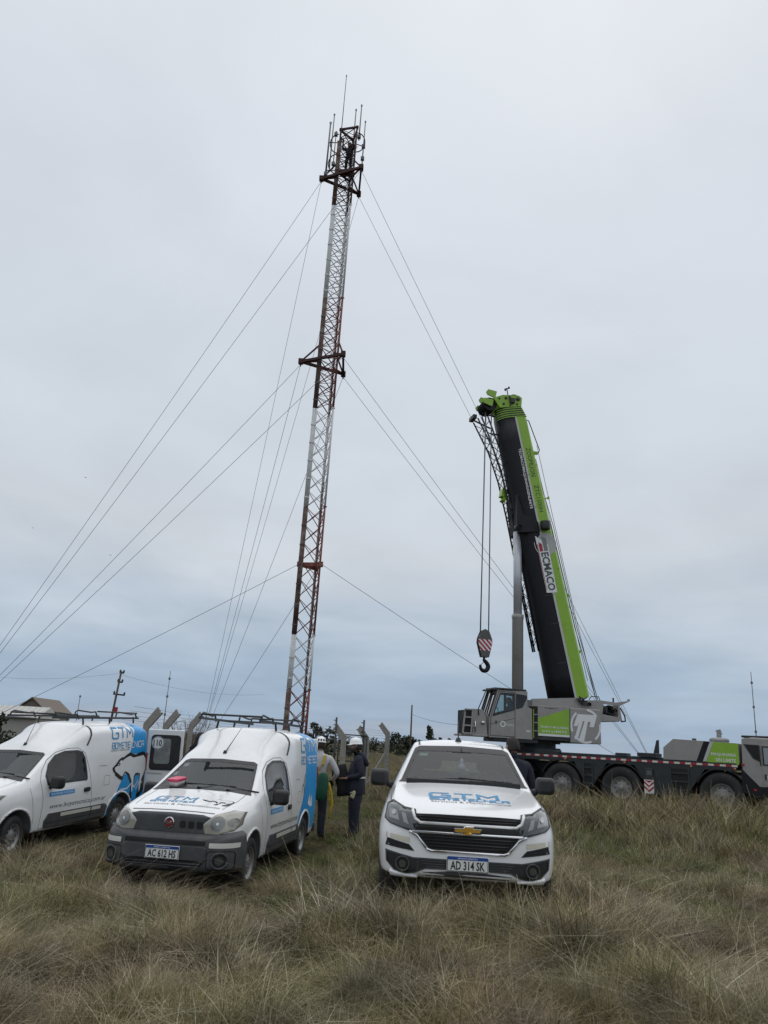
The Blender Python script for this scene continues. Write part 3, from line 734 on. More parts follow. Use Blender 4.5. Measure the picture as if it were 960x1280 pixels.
# fence posts with bent tops
def fence_post(x, y, h, yaw, label, brace=0):
    t = empty('fence_post', (x, y, float(gz(np.array(x), np.array(y)))), (0, 0, R(yaw)), label, 'fence post', 'bent concrete fence posts')
    b_ = MB(); s_ = .095 if x > -4 else .066; L_ = [(-s_, -.1), (s_, -.1), (s_, h - .55), (s_ + .28, h - .18), (s_ + .17, h), (-s_, h - .42)]
    b_.prism(L_, -s_, s_, 'y'); b_.build('post', CONC, t, bevel=.012)
    if brace: b_ = MB(); b_.beam((0, 0, h * .55), (brace, .3, -.05), .1, .1); b_.build('brace', CONC, t)
    for k in range(3): MB().box((s_ + .07 + .1 * k, 0, h - .42 + .13 * k), (.07, .05, .035)).build('insulator', PLASTB, t)
    return t
fx = lambda col, row, d: px(col, row, d).x
FPL = [(fx(183, 907, 20.1), 20.1, 2.30, 0, 'bent concrete post touching the blue rear corner of the left van'), (fx(208, 907, 23.0), 23.0, 2.34, 0, 'bent concrete post above the open van door'), (fx(238, 915, 25.6), 25.6, 2.42, 0, 'thick bent concrete post beside the bare shrubs')]
FPR = [(fx(428, 950, 28.5), 28.5, 2.32, 180, 'bent concrete post left of the fence gate'), (fx(457, 950, 29.3), 29.3, 2.30, 180, 'concrete post right of the fence gate'), (fx(483, 950, 33.5), 33.5, 2.55, 180, 'bent concrete post with diagonal brace in the open field')]
for i, a in enumerate(FPL): fence_post(*a)
for i, a in enumerate(FPR): fence_post(*a, brace=.8 if i == 2 else 0)
def steel_post(x, y, h, label):
    b_ = MB(); b_.tube([(0, 0, -.1), (0, 0, h)], .035, 8)
    for k in range(4): b_.box((-.05, 0, h - .1 - .16 * k), (.1, .03, .03))
    o = b_.build('steel_post', STEELD); o.location = (x, y, 0); return tag(o, label, 'post', 'steel gate posts')
steel_post(fx(418, 940, 28.4), 28.4, 2.52, 'thin steel post beside the bent post left of the gate'); steel_post(fx(453, 940, 29.2), 29.2, 2.5, 'thin steel post beside the concrete post right of the gate')
gt = empty('fence_gate', (fx(421, 940, 28.6), 28.6, 0), (0, 0, R(30)), 'grey steel tube gate between two concrete fence posts', 'gate')
b_ = MB()
for z_ in (.15, 1.05, 1.95): b_.tube([(.05, 0, z_), (1.2, 0, z_)], .022, 6)
for x_ in (.05, 1.2): b_.tube([(x_, 0, .15), (x_, 0, 1.95)], .022, 6)
b_.tube([(.05, 0, .15), (1.2, 0, 1.0)], .018, 6); b_.build('gate_frame', STEELD, gt)
b_ = MB()
for i in range(24): b_.tube([(.05 + 1.15 * i / 23, 0, .15), (.05 + 1.15 * i / 23, 0, 1.95)], .003, 3, caps=False)
for i in range(24): b_.tube([(.05, 0, .15 + 1.8 * i / 23), (1.2, 0, .15 + 1.8 * i / 23)], .003, 3, caps=False)
b_.build('wire_mesh', STEELD, gt)
def strands(path, label, hts=(1.92, 2.02, 2.12, 2.22), offs=(.08, .16, .23, .3), sx=1):
    b_ = MB()
    for h_, o_ in zip(hts, offs): b_.tube([(x + sx * o_, y, h_) for x, y in path], .0045, 4)
    for h_ in (.3, .8, 1.3, 1.75): b_.tube([(x + sx * .09, y, h_) for x, y in path], .0035, 4)
    return tag(b_.build('fence_wire', GUY), label, 'wire', 'wire fencing')
A0, A1, A2 = [q[:2] for q in FPL]; C0, C1, C2 = [q[:2] for q in FPR]
strands([(A0[0] - .05, 18), A0, A1, A2, (A2[0] + .2, 40)], 'barbed wire strands along the left row of bent posts')
strands([(-12, 40), (A2[0] + .2, 40), (-1.2, 37), C2], 'barbed wire strands along the back of the fenced compound')
strands([C1, C2], 'barbed wire strands right of the gate', sx=-1); strands([(A2[0] + .2, 40), C0], 'barbed wire strands running behind the mast', sx=-1)
# ------------------------------------------------------------------ shared vehicle parts
def car_wheel(parent, x, y, z, r, w, side, steer=0, rim=RIM, holes=10, rimr=None, name='wheel'):
    """side -1: outer face towards -y"""
    rr = rimr or r * .62; t = empty(name, (x, y, z), (0, 0, R(steer))); t.parent = parent
    s = side; b = MB()
    prof = [(s * -w * .5, rr), (s * -w * .5, r * .90), (s * -w * .42, r * .975), (s * -w * .2, r), (s * w * .2, r), (s * w * .42, r * .975), (s * w * .5, r * .90), (s * w * .5, rr * 1.04), (s * w * .42, rr)]
    b.lathe(prof, (0, 0, 0), 'y', 32)
    for i in range(40):      # tread blocks
        a = 2 * PI * i / 40
        b.box((math.cos(a) * r, 0, math.sin(a) * r), (.012, w * .72, .03), (0, -a, 0))
    b.build('tyre', RUBBER, t)
    b = MB(); b.lathe([(s * w * .43, rr * 1.02), (s * w * .47, rr), (s * w * .38, rr * .93), (s * w * .20, rr * .86), (s * w * .28, rr * .5), (s * w * .34, rr * .34), (s * w * .38, rr * .18), (s * w * .38, .001)], (0, 0, 0), 'y', 36)
    if holes < 0:
        for i in range(-holes):
            a = -2 * PI * i / holes; b.lathe([(s * w * .16, rr * .055), (s * w * .30, rr * .06), (s * w * .31, .001)], (rr * .66 * math.cos(a), 0, rr * .66 * math.sin(a)), 'y', 10, k=1)
            b.lathe([(s * w * .25, rr * .035), (s * w * .41, rr * .03), (s * w * .41, .001)], (rr * .42 * math.cos(a + .3), 0, rr * .42 * math.sin(a + .3)), 'y', 6, k=0)
        b.lathe([(s * w * .3, rr * .22), (s * w * .5, rr * .20), (s * w * .52, rr * .1), (s * w * .52, .001)], (0, 0, 0), 'y', 16, k=0)
    for i in range(max(holes, 0)):
        a = 2 * PI * i / holes; b.k = 1
        V = []
        for (u, q) in ((rr * .56, -.10), (rr * .56, .10), (rr * .80, .13), (rr * .80, -.13)):
            yy = s * (w * (.28 - .08 * (u - rr * .5) / (rr * .36)) + .006); V.append((u * math.cos(a + q), yy, u * math.sin(a + q)))
        b.add(V, [(0, 1, 2, 3)], 1)
    for i in range(5 if holes > 0 else 0):
        a = 2 * PI * i / 5; b.lathe([(s * w * .35, .011), (s * w * .40, .009), (s * w * .40, .001)], (rr * .26 * math.cos(a), 0, rr * .26 * math.sin(a)), 'y', 6, k=0)
    b.k = 0
    b.build('rim', [rim, HOLE], t)
    return t
def mirror_house(parent, c, side, m, size=(.11, .23, .17), stalk=.10):
    b = MB(); x, y, z = c; sx, sy, sz = size; rings = []
    for u, k in ((-.5, .55), (-.42, .82), (-.15, 1.0), (.25, 1.0), (.5, .90)):
        rr = [(x + u * sx, y + p[0] * k, z + p[1] * k) for p in rrect(-sy / 2, -sz / 2, sy / 2, sz / 2, .05, 3)]
        rings.append(rr)
    b.loft(rings)
    b.tube([(x, y - side * sy * .4, z - sz * .3), (x + .02, y - side * (sy * .5 + stalk), z - sz * .45)], [.035, .045], 8)
    o = b.build('side_mirror', m, parent)
    g = MB(); g.box((x + sx * .5 + .002, y, z), (.004, sy * .78, sz * .76)); g.build('mirror_glass', CHROME, o)
    return o
def plate(parent, c, text, tilt=0, name='number_plate'):
    """front plate, faces -x, image right = -y"""
    b = MB(); b.box(c, (.014, .42, .145)); o = b.build(name, PLATEW, parent, bevel=.004)
    X = c[0] - .0095
    flat(Art().poly([(-.2, .038), (.2, .038), (.2, .068), (-.2, .068)]), 'plate_band', PLATEB, o, lambda a, b_: (X, c[1] - a, c[2] + b_))
    flat(Art().text('REPUBLICA ARGENTINA', 0, .046, w=.20, h=.013, align='CENTER', bold=.01), 'plate_band_text', WHITED, o, lambda a, b_: (X - .002, c[1] - a, c[2] + b_))
    flat(Art().text(text, 0, -.055, w=.345, h=.082, align='CENTER', bold=.02), 'plate_text', BLACKD, o, lambda a, b_: (X, c[1] - a, c[2] + b_))
    flat(Art().line(rrect(-.203, -.066, .203, .066, .012), .006, True), 'plate_border', BLACKD, o, lambda a, b_: (X + .0008, c[1] - a, c[2] + b_))
    return o
def wiper(parent, a, b_, c, m=PLASTB):
    w_ = MB(); w_.tube([a, b_], [.012, .008], 6); w_.beam(Vector(b_) + (Vector(b_) - Vector(c)) * .5, c, .016, .02); w_.lathe([(-.02, .025), (.03, .022)], a, 'x', 8)
    return w_.build('wiper', m, parent)
def seat(parent, x, y, z, w=.5):
    b = MB(); b.loft([[(x + dx + .0, y + p[0], z + p[1]) for p in rrect(-w / 2 * k, 0, w / 2 * k, .62, .1)] for dx, k in ((-.10, .9), (-.05, 1), (.08, 1), (.14, .9))])
    b.loft([[(x + .05 + dx, y + p[0], z + .64 + p[1]) for p in rrect(-.13, 0, .13, .2, .06)] for dx in (-.05, .05)])
    b.box((x - .25, y, z + .02), (.5, w, .16)); return b.build('seat', SEATM, parent)
def steering(parent, x, y, z):
    b = MB(); n = 20; pts = [(x + .06 * math.sin(2 * PI * i / n) * 1.2, y + .185 * math.cos(2 * PI * i / n), z + .165 * math.sin(2 * PI * i / n)) for i in range(n + 1)]
    b.tube(pts, .016, 6, caps=False); b.beam((x, y - .17, z), (x, y + .17, z), .03, .04); b.lathe([(x - .15, .03), (x, .06), (x + .03, .05)], (0, y, z), 'x', 10); return b.build('steering_wheel', PLASTB, parent)

BEAR_OUT = [(3.17, 1.14), (3.27, 1.2), (3.36, 1.28), (3.44, 1.31), (3.52, 1.315), (3.62, 1.36), (3.72, 1.39), (3.81, 1.355), (3.91, 1.34), (4.03, 1.37), (4.15, 1.385), (4.24, 1.36), (4.31, 1.30), (4.325, 1.03), (4.29, .91), (4.31, .68), (4.21, .61), (4.19, .56), (4.10, .54), (4.04, .56), (4.12, .76), (4.07, .97), (3.93, .94), (3.91, .78), (3.88, .63), (3.9, .55), (3.81, .53), (3.74, .57), (3.82, .66), (3.82, .79), (3.68, .97), (3.60, 1.03), (3.56, 1.0), (3.51, .90), (3.42, .93), (3.28, 1.0), (3.25, 1.05), (3.20, 1.08)]
BEAR_IN = [(3.22, 1.13), (3.28, 1.155), (3.34, 1.17), (3.33, 1.20), (3.42, 1.265), (3.47, 1.245), (3.50, 1.265), (3.60, 1.30), (3.71, 1.325), (3.82, 1.285), (4.01, 1.30), (4.18, 1.315), (4.27, 1.24), (4.29, 1.05), (4.24, .98), (4.17, .88), (4.15, .68), (4.125, .63), (4.105, .72), (4.10, .98), (4.00, 1.0), (3.93, .99), (3.885, .94), (3.90, .70), (3.875, .65), (3.85, .70), (3.83, .86), (3.73, 1.0), (3.60, 1.055), (3.56, 1.045), (3.50, .965), (3.41, 1.0), (3.34, 1.04), (3.27, 1.075)]
def make_van(label, mtx, plate_text, open_door):
    root = empty('delivery_van', label=label, cat='van', group='white panel vans'); root.matrix_world = mtx
    def row(x, zb, p2, p3, p4, p5, p6, p7, top):
        return (x, [(0, zb), (p2[0] - .14, zb), p2, p3, p4, p5, p6, p7, (0, top)])
    rows = [row(0.02, .32, (.50, .35), (.57, .52), (.57, .70), (.54, .80), (.46, .865), (.25, .88), .885),
            row(.06, .28, (.64, .32), (.69, .52), (.69, .72), (.65, .84), (.56, .90), (.3, .915), .92),
            row(.22, .25, (.76, .30), (.78, .55), (.79, .73), (.75, .89), (.64, .955), (.35, .975), .98),
            row(.55, .25, (.79, .30), (.82, .55), (.82, .76), (.79, .93), (.69, 1.0), (.35, 1.025), 1.03),
            row(.92, .25, (.79, .30), (.82, .55), (.82, .80), (.79, .98), (.73, 1.055), (.36, 1.085), 1.09),
            row(1.04, .25, (.79, .30), (.82, .55), (.82, .82), (.79, 1.0), (.71, 1.09), (.36, 1.13), 1.14),
            row(1.40, .25, (.79, .30), (.82, .55), (.82, .85), (.76, 1.12), (.655, 1.29), (.34, 1.33), 1.335),
            row(1.70, .25, (.79, .30), (.82, .55), (.82, .87), (.735, 1.22), (.60, 1.465), (.32, 1.495), 1.50),
            row(1.80, .25, (.79, .30), (.82, .55), (.82, .88), (.73, 1.26), (.60, 1.53), (.34, 1.57), 1.58),
            row(2.10, .25, (.79, .30), (.82, .55), (.82, .90), (.72, 1.31), (.61, 1.59), (.47, 1.70), 1.725),
            row(2.42, .25, (.79, .30), (.82, .55), (.82, .93), (.725, 1.38), (.655, 1.66), (.54, 1.83), 1.86),
            row(2.56, .25, (.79, .30), (.82, .55), (.825, .96), (.795, 1.45), (.745, 1.78), (.58, 1.91), 1.935),
            row(2.9, .25, (.79, .30), (.82, .55), (.825, .98), (.81, 1.48), (.765, 1.80), (.60, 1.92), 1.945),
            row(3.5, .25, (.79, .30), (.82, .55), (.825, .98), (.81, 1.48), (.765, 1.80), (.60, 1.92), 1.945),
            row(4.20, .26, (.79, .31), (.82, .55), (.82, .98), (.805, 1.48), (.76, 1.78), (.60, 1.90), 1.925),
            row(4.34, .30, (.76, .34), (.80, .55), (.80, .98), (.785, 1.47), (.74, 1.74), (.58, 1.85), 1.87),
            row(4.384, .34, (.70, .38), (.74, .55), (.74, .98), (.73, 1.45), (.68, 1.68), (.52, 1.77), 1.79)]
    me = cage(rows, 'van_body', creases=((2, .6), (6, .5), (4, .35)), sub=3, mats=(WHITE, DARKIN))
    bv = bvh_of(me)
    WS = [(-.685, 1.075), (-.66, 1.10), (-.53, 1.44), (-.47, 1.465), (0, 1.485), (.47, 1.465), (.53, 1.44), (.66, 1.10), (.685, 1.075), (.4, 1.105), (0, 1.115), (-.4, 1.105)]
    WSI = [(-.615, 1.125), (-.505, 1.425), (0, 1.445), (.505, 1.425), (.615, 1.125), (0, 1.135)]
    SW = [(1.47, .985), (1.44, 1.13), (1.55, 1.30), (1.75, 1.435), (1.98, 1.49), (2.28, 1.49), (2.38, 1.46), (2.43, 1.36), (2.48, 1.02), (2.46, .985)]
    SWI = [(1.52, 1.02), (1.49, 1.13), (1.58, 1.28), (1.77, 1.40), (2.0, 1.455), (2.28, 1.455), (2.36, 1.43), (2.40, 1.34), (2.44, 1.02)]
    cut = []
    for x in (.80, 3.52):
        for s in (-1, 1):
            c = MB(); c.lathe([(s * .50, .001), (s * .50, .385), (s * 1.0, .40), (s * 1.0, .001)], (x, 0, .29), 'y', 28); cut.append(c)
    c = MB(); c.prism([(-a, b) for a, b in WSI], .85, 2.40, 'x'); cut.append(c)
    c = MB(); c.prism(SWI, -1.0, 1.0, 'y'); cut.append(c)
    c = MB(); c.bx(1.42, 2.43, -.66, .66, .55, 1.15); cut.append(c)
    link('body', carve(me, cut, 'van_body'), root)
    L = lambda view, art, nm, m, **k: on_body(bv, view, art, nm, m, root, **k)
    # glazing
    ws = L('F', Art().poly(WS), 'windscreen', GLASS, off=.003)
    on_body(bv, 'F', Art().poly(WS, WSI), 'windscreen_border', PLASTB, ws, off=.006)
    for v, sgn in (('L', 1), ('R', -1)):
        sw = L(v, Art().poly([(sgn * a, b) for a, b in SW]), 'side_window', SGLASS, off=.003)
        on_body(bv, v, Art().poly([(sgn * a, b) for a, b in SW], [(sgn * a, b) for a, b in SWI]), 'window_seal', PLASTB, sw, off=.006)
        # door outline, fuel / body seams
        D = [(1.36, .33), (1.37, .75), (1.31, 1.06), (1.37, 1.19), (1.55, 1.36), (1.78, 1.475), (2.05, 1.525), (2.30, 1.525), (2.43, 1.44), (2.56, 1.0), (2.63, .72), (2.66, .33)]
        A = Art().line([(sgn * a, b) for a, b in D], .0075).line([(sgn * a, b) for a, b in ((1.36, .335), (2.66, .335))], .0075)
        L(v, Art().line([(sgn * a, b) for a, b in ((2.47, 1.56), (2.52, 1.66), (2.57, 1.78), (2.64, 1.885))], .024), 'box_seam', PLASTB, off=.009, cell=.02)
        A.line([(sgn * a, b) for a, b in ((2.78, 1.20), (3.0, 1.195))], .008)
        L(v, A, 'door_gap', SEAM, off=.0025, cell=.05)
        L(v, Art().poly([(sgn * a, b) for a, b in rrect(2.40, .80, 2.56, .87, .03)]), 'door_handle', PLASTB, off=.02, thick=.025)
        L(v, Art().line([(sgn * a, b) for a, b in ((1.06, .98), (1.14, .72), (1.22, .40))], .006).line([(sgn * a, b) for a, b in ((1.25, .315), (3.08, .315))], .006), 'panel_gap', SEAM, off=.0025)
        L(v, Art().line([(sgn * a, b) for a, b in rrect(2.95, .86, 3.12, 1.02, .03)], .006, True), 'fuel_flap_gap', SEAM, off=.0025)
        # rubbing strip and reflective tape
        ST = [(1.48, .33), (1.46, .44), (1.54, .545), (3.05, .545), (3.13, .50), (3.10, .345), (2.95, .30)]
        L(v, Art().poly([(sgn * a, b) for a, b in ST]), 'rubbing_strip', PLAST, off=.018, thick=.02)
        L(v, Art().poly([(sgn * a, b) for a, b in ((1.83, .475), (2.63, .475), (2.63, .53), (1.83, .53))]).poly([(sgn * a, b) for a, b in ((2.66, .475), (2.92, .475), (2.92, .53), (2.66, .53))]), 'reflective_tape', REFLW, off=.026)
        L(v, Art().line([(sgn * a, b) for a, b in ((1.5, .40), (3.08, .41))], .008).line([(sgn * a, b) for a, b in ((2.645, .33), (2.645, .545))], .012), 'strip_groove', HOLE, off=.024)
        # blue livery, bear, words
        wx = (lambda p: p) if sgn == 1 else (lambda p: [(-a, b) for a, b in p])
        B1 = [(3.87, 1.895), (3.86, 1.83), (3.82, 1.69), (3.77, 1.51), (3.70, 1.37), (4.32, 1.33), (4.384, 1.33), (4.384, 1.74), (4.33, 1.84), (4.2, 1.895)]
        B2 = [(3.57, 1.0), (3.45, .82), (3.37, .67), (3.28, .54), (3.20, .42), (3.13, .30), (3.06, .255), (3.17, .25), (3.20, .44), (3.30, .57), (3.45, .66), (3.6, .685), (3.78, .64), (3.9, .52), (3.95, .40), (4.37, .40), (4.384, .9), (4.384, 1.33), (4.29, 1.32), (4.22, .99), (4.0, 1.0), (3.8, 1.0)]
        flip = (lambda x0, x1: x0) if sgn == 1 else (lambda x0, x1: -x1)
        if not open_door and sgn == 1:      # this van wears a plainer, solid blue tail
            B3 = [(3.42, 1.895), (3.42, 1.5), (3.40, 1.1), (3.28, .85), (3.12, .64), (3.02, .42), (2.98, .27), (3.08, .26), (3.09, .32), (3.13, .49), (3.25, .65), (3.42, .725), (3.6, .725), (3.78, .655), (3.9, .53), (3.95, .40), (4.37, .40), (4.384, .9), (4.384, 1.74), (4.33, 1.84), (4.2, 1.895)]
            L(v, Art().poly(B3), 'blue_livery', BLUE, off=.004, span=.5, cell=.035)
            L(v, Art().tech('G', 3.10, 1.60, .26, .20, .034), 'company_logo', BLUET, off=.007); L(v, Art().tech('TM', 3.48, 1.60, .60, .20, .034), 'company_logo', WHITED, off=.008)
            L(v, Art().tech('BO', 3.10, 1.42, .26, .105, .02), 'company_name', BLUET, off=.007); L(v, Art().tech('YETEC', 3.45, 1.42, .72, .105, .02), 'company_name', WHITED, off=.008)
            L(v, Art().line([(3.37, 1.26), (3.29, 1.12), (3.36, .98)], .02).line([(3.29, 1.12), (3.2, 1.08), (3.23, .98)], .016), 'bear_outline', BLACKD, off=.007)
            L(v, Art().poly([(3.62, .80), (3.72, .95), (3.78, .80), (3.88, .93), (3.95, .74), (3.8, .74)]), 'ice_patch', WHITED, off=.008); L(v, Art().poly([(4.24, 1.02), (4.28, 1.10), (4.32, 1.0), (4.29, .95)]), 'ice_patch', WHITED, off=.008)
        else:
            L(v, Art().poly(wx(B1)).poly(wx(B2)), 'blue_livery', BLUE, off=.004, span=.5, cell=.035)
            L(v, Art().poly(wx([(4.30, 1.38), (4.384, 1.38), (4.384, .95), (4.25, .85)])), 'blue_livery', BLUE, off=.0044, cell=.035)
            L(v, Art().poly(wx(BEAR_OUT)), 'bear_outline', BLACKD, off=.007, cell=.04)
            L(v, Art().poly(wx(BEAR_IN)), 'bear_body', WHITED, off=.010, cell=.04)
            L(v, Art().line(wx([(3.34, 1.215), (3.39, 1.195), (3.35, 1.165)]), .018), 'bear_eye', BLACKD, off=.013)
            L(v, Art().line(wx([(3.2, 1.125), (3.235, 1.115)]), .03), 'bear_nose', BLACKD, off=.013)
            L(v, Art().line(wx([(3.085, .29), (3.15, .46), (3.29, .63), (3.50, .735), (3.70, .74), (3.84, .82)]), .028).line(wx([(3.84, .82), (3.95, .74), (4.05, .86)]), .022).line(wx([(3.24, .70), (3.29, .63)]), .018).line(wx([(4.0, .70), (4.13, .86), (4.2, .80)]), .022), 'ice_lines', WHITED, off=.0085)
            L(v, Art().tech('GTM', flip(3.12, 3.80), 1.655, .66, .185, .030), 'company_logo', BLUET, off=.007)
            x0 = flip(3.12, 4.20); a_ = Art().tech('BOYETE', x0, 1.475, .575, .105, .016); b2 = Art().tech('CNICA', x0 + .62, 1.475, .43, .105, .016)
            L(v, a_, 'company_name', BLUET if sgn == 1 else WHITED, off=.008); L(v, b2, 'company_name', WHITED if sgn == 1 else BLUET, off=.008)
        if open_door or sgn < 0: L(v, Art().text('Servicios & Mantenimiento', flip(3.08, 3.70), 1.43, w=.60, h=.030), 'company_motto', GREYT, off=.004)
        L(v, Art().text('www.boyetecnica.com.ar', flip(1.56, 3.08), .59, w=1.50, h=.10, shear=.25, bold=-.004), 'web_address', GREYT, off=.004, cell=.12)
        L(v, Art().poly(wx(rrect(1.51, .805, 2.15, .872, .008))), 'blue_sticker', BLUE, off=.003)
        L(v, Art().text('SEGURIDAD E HIGIENE', flip(1.545, 2.115), .822, w=.57, h=.034, bold=.01), 'sticker_text', WHITED, off=.006)
        # wheel arch lip
        for xw in (.80, 3.52):
            L(v, Art().line(wx([(xw + .41 * math.cos(t), .29 + .41 * math.sin(t)) for t in [R(a) for a in range(8, 178, 8)]]), .03), 'arch_lip', WHITE, off=.012, thick=.012)
    # bonnet edges and front end
    L('T', Art().line([(-.56, .24), (-.61, .62), (-.61, 1.0)], .007), 'bonnet_gap', SEAM, off=.002); L('T', Art().line([(.56, .24), (.61, .62), (.61, 1.0)], .007), 'bonnet_gap', SEAM, off=.002)
    L('F', Art().line([(-.52, .915), (-.3, .925), (0, .930), (.3, .925), (.52, .915)], .007), 'bonnet_gap', SEAM, off=.003)
    L('F', Art().poly([(-.46, .70), (-.43, .82), (-.50, .875), (-.40, .895), (0, .905), (.40, .895), (.50, .875), (.43, .82), (.46, .70), (0, .69)]), 'grille_panel', PLAST, off=.012, thick=.02)
    A = Art()
    for a in (.13, .235, .34): A.poly(rrect(a, .745, a + .075, .825, .02))
    L('F', A, 'grille_slot', HOLE, off=.016)
    L('F', Art().poly(circle(0, .80, .062, 24)), 'badge_ring', CHROME, off=.026, thick=.012)
    L('F', Art().poly(circle(0, .80, .050, 24)), 'badge', mat('badge_red', (.16, .01, .02), .3), off=.029)
    L('F', Art().text('FIAT', 0, .779, w=.066, h=.042, align='CENTER', bold=.02), 'badge_text', CHROME, off=.032, cell=.2)
    HL = [(.44, .70), (.42, .80), (.55, .905), (.69, .945), (.775, .915), (.79, .79), (.75, .735), (.60, .695)]
    for s in (-1, 1):
        hl = L('F', Art().poly([(s * a, b) for a, b in HL]), 'headlight', LAMPO, off=.015, thick=.03, span=.5, cell=.05)
        on_body(bv, 'F', Art().poly(circle(s * .585, .81, .078, 20)), 'reflector_bowl', LAMPB, hl, off=.019)
        on_body(bv, 'F', Art().poly(circle(s * .585, .81, .016, 12)), 'bulb', CHROME, hl, off=.022)
        on_body(bv, 'F', Art().poly(circle(s * .725, .825, .040, 16)), 'reflector_bowl', LAMPB, hl, off=.019)
    # bumper: a shell of its own around the nose
    br = []
    for x, w, z0, z1 in ((-.075, .42, .33, .58), (-.065, .58, .30, .64), (-.02, .71, .27, .69), (.10, .80, .25, .715), (.26, .855, .245, .73), (.40, .868, .24, .74), (.46, .850, .28, .70)):
        br.append((x, [(0, z0), (w - .12, z0), (w, z0 + .06), (w + .004, (z0 + z1) / 2), (w - .012, z1 - .05), (w - .08, z1), (w * .5, z1), (0, z1)]))
    bme = cage(br, 'bumper', creases=((5, .85), (2, .5), (4, .4)), sub=3, mats=(PLAST, HOLE)); bb = bvh_of(bme); bo = link('bumper', carve(bme, [cut[0], cut[1]], 'bumper'), root)
    K = lambda art, nm, m, **k: on_body(bb, 'F', art, nm, m, bo, **k)
    K(Art().poly(rrect(-.50, .575, .50, .625, .015)), 'bumper_slot', HOLE, off=.003)
    K(Art().poly([(-.50, .395), (-.42, .30), (.42, .30), (.50, .395), (.3, .41), (-.3, .41)]), 'lower_intake', HOLE, off=.003)
    K(Art().line([(-.46, .375), (.46, .375)], .012).line([(-.44, .345), (.44, .345)], .012), 'intake_bar', PLAST, off=.008, thick=.01)
    K(Art().poly(rrect(-.52, .415, .52, .56, .03)), 'bumper_bar', PLAST, off=.022, thick=.025)
    for s in (-1, 1):
        K(Art().poly(rrect(s * .69 - .145, .555, s * .69 + .145, .61, .008)), 'reflective_tape', REFLW, off=.006)
        K(Art().line(circle(s * .67, .42, .085, 20), .02, True), 'fog_surround', PLAST, off=.012, thick=.012)
        K(Art().poly(circle(s * .67, .42, .072, 20)), 'fog_recess', HOLE, off=.004)
        K(Art().poly(circle(s * .67, .42, .045, 16)), 'fog_lamp', LAMPD, off=.008)
        K(Art().line(rrect(s * .67 - .14, .32, s * .67 + .14, .52, .04), .010, True), 'fog_panel_edge', HOLE, off=.003)
    if plate_text: plate(root, (-.112, 0, .485), plate_text)
    # bonnet livery
    mp = lambda a, b: (a + .10 * (b - .62), b)
    L('T', Art().tech('GTM', -.40, .45, .50, .155, .026), 'company_logo', BLUET, off=.004)
    L('T', Art().tech('BOYETECNICA', -.43, .35, .56, .065, .014), 'company_name', BLUET, off=.004)
    L('T', Art().text('Servicios & Mantenimiento', -.46, .235, w=.98, h=.055), 'company_motto', GREYT, off=.004)
    bmap = lambda P: [(.60 - (4.33 - a) * .36, .36 + (b - .53) * .30) for a, b in P]
    L('T', Art().poly(bmap(BEAR_OUT)), 'bear_outline', BLACKD, off=.004); L('T', Art().poly(bmap(BEAR_IN)), 'bear_body', WHITED, off=.007)
    # rest
    for x in (.80, 3.52):
        for s in (-1, 1): car_wheel(root, x, s * .705, .295, .305, .185, s, steer=(9 if x < 1 and open_door else 0))
    for s in (-1, 1): mirror_house(root, (1.52, s * .935, 1.035), s, PLASTB, (.13, .22, .20), .06)
    wiper(root, (1.0, .05, 1.125), (1.10, -.18, 1.165), (1.10, .30, 1.172)); wiper(root, (1.0, -.35, 1.115), (1.08, -.52, 1.135), (1.12, -.05, 1.175))
    b = MB(); b.tube([(1.80, .02, 1.57), (2.22, .20 if open_door else -.06, 1.93)], [.008, .003], 6); b.lathe([(1.555, .035), (1.60, .02)], (1.80, .02, 0), 'z', 8); b.build('aerial', PLASTB, root)
    b = MB(); b.bx(1.30, 1.46, -.64, .64, .90, 1.105); b.bx(1.1, 1.32, -.6, .6, .98, 1.112); b.build('dashboard', PLASTB, root)
    for s in (-1, 1): seat(root, 2.22, s * .32, .72)
    steering(root, 1.58, -.33, 1.08)
    L('F', Art().poly([(-.50, 1.40), (-.43, 1.41), (-.44, 1.37), (-.51, 1.36)]).poly([(-.56, 1.29), (-.50, 1.295), (-.52, 1.255), (-.58, 1.25)]), 'window_sticker', REFLW, off=.002)
    # roof rack
    b = MB()
    for s in (-1, 1):
        b.beam((1.80, s * .46, 2.035), (4.40, s * .46, 1.995), .035, .035)
        for x in (2.62, 3.42, 4.22): b.tube([(x, s * .46, 2.02), (x, s * .48, 1.90)], .017, 6)
        for (x0, x1) in ((1.85, 2.50), (3.62, 4.34)):
            b.tube([(x0, s * .46, 2.03), (x0 + .02, s * .46, 2.09), (x0 + .08, s * .46, 2.115), (x1 - .2, s * .46, 2.075), (x1 - .06, s * .46, 2.085), (x1, s * .46, 2.00)], .015, 6)
    for x in (1.86, 3.05, 4.34): b.tube([(x, -.46, 2.09 if x < 3 or x > 4 else 2.02), (x, .46, 2.09 if x < 3 or x > 4 else 2.02)], .015, 6)
    b.build('roof_rack', STEELD, root)
    # rear doors (left leaf swung open on the first van)
    def leaf(s, open_):
        # drawn closed on the rear face, hinged at y = s*.75
        hinge = Matrix.Translation((4.40, s * .75, 0)) @ Matrix.Rotation(R(open_), 4, 'Z')
        b = MB(); b.bx(0, .05, -s * .72, 0, .42, 1.80); d = b.build('rear_door', WHITE2, root, hinge, bevel=.015)
        sy = lambda y0, y1: (y0, y1) if s < 0 else (-y1, -y0)
        a0, a1 = sy(.08, .67); c0, c1 = sy(.16, .48)
        fr_ = MB(); fr_.prism(rrect(a0, 1.03, a1, 1.70, .07), -.010, .062, 'x'); fr_.build('door_window', PLASTB, d)
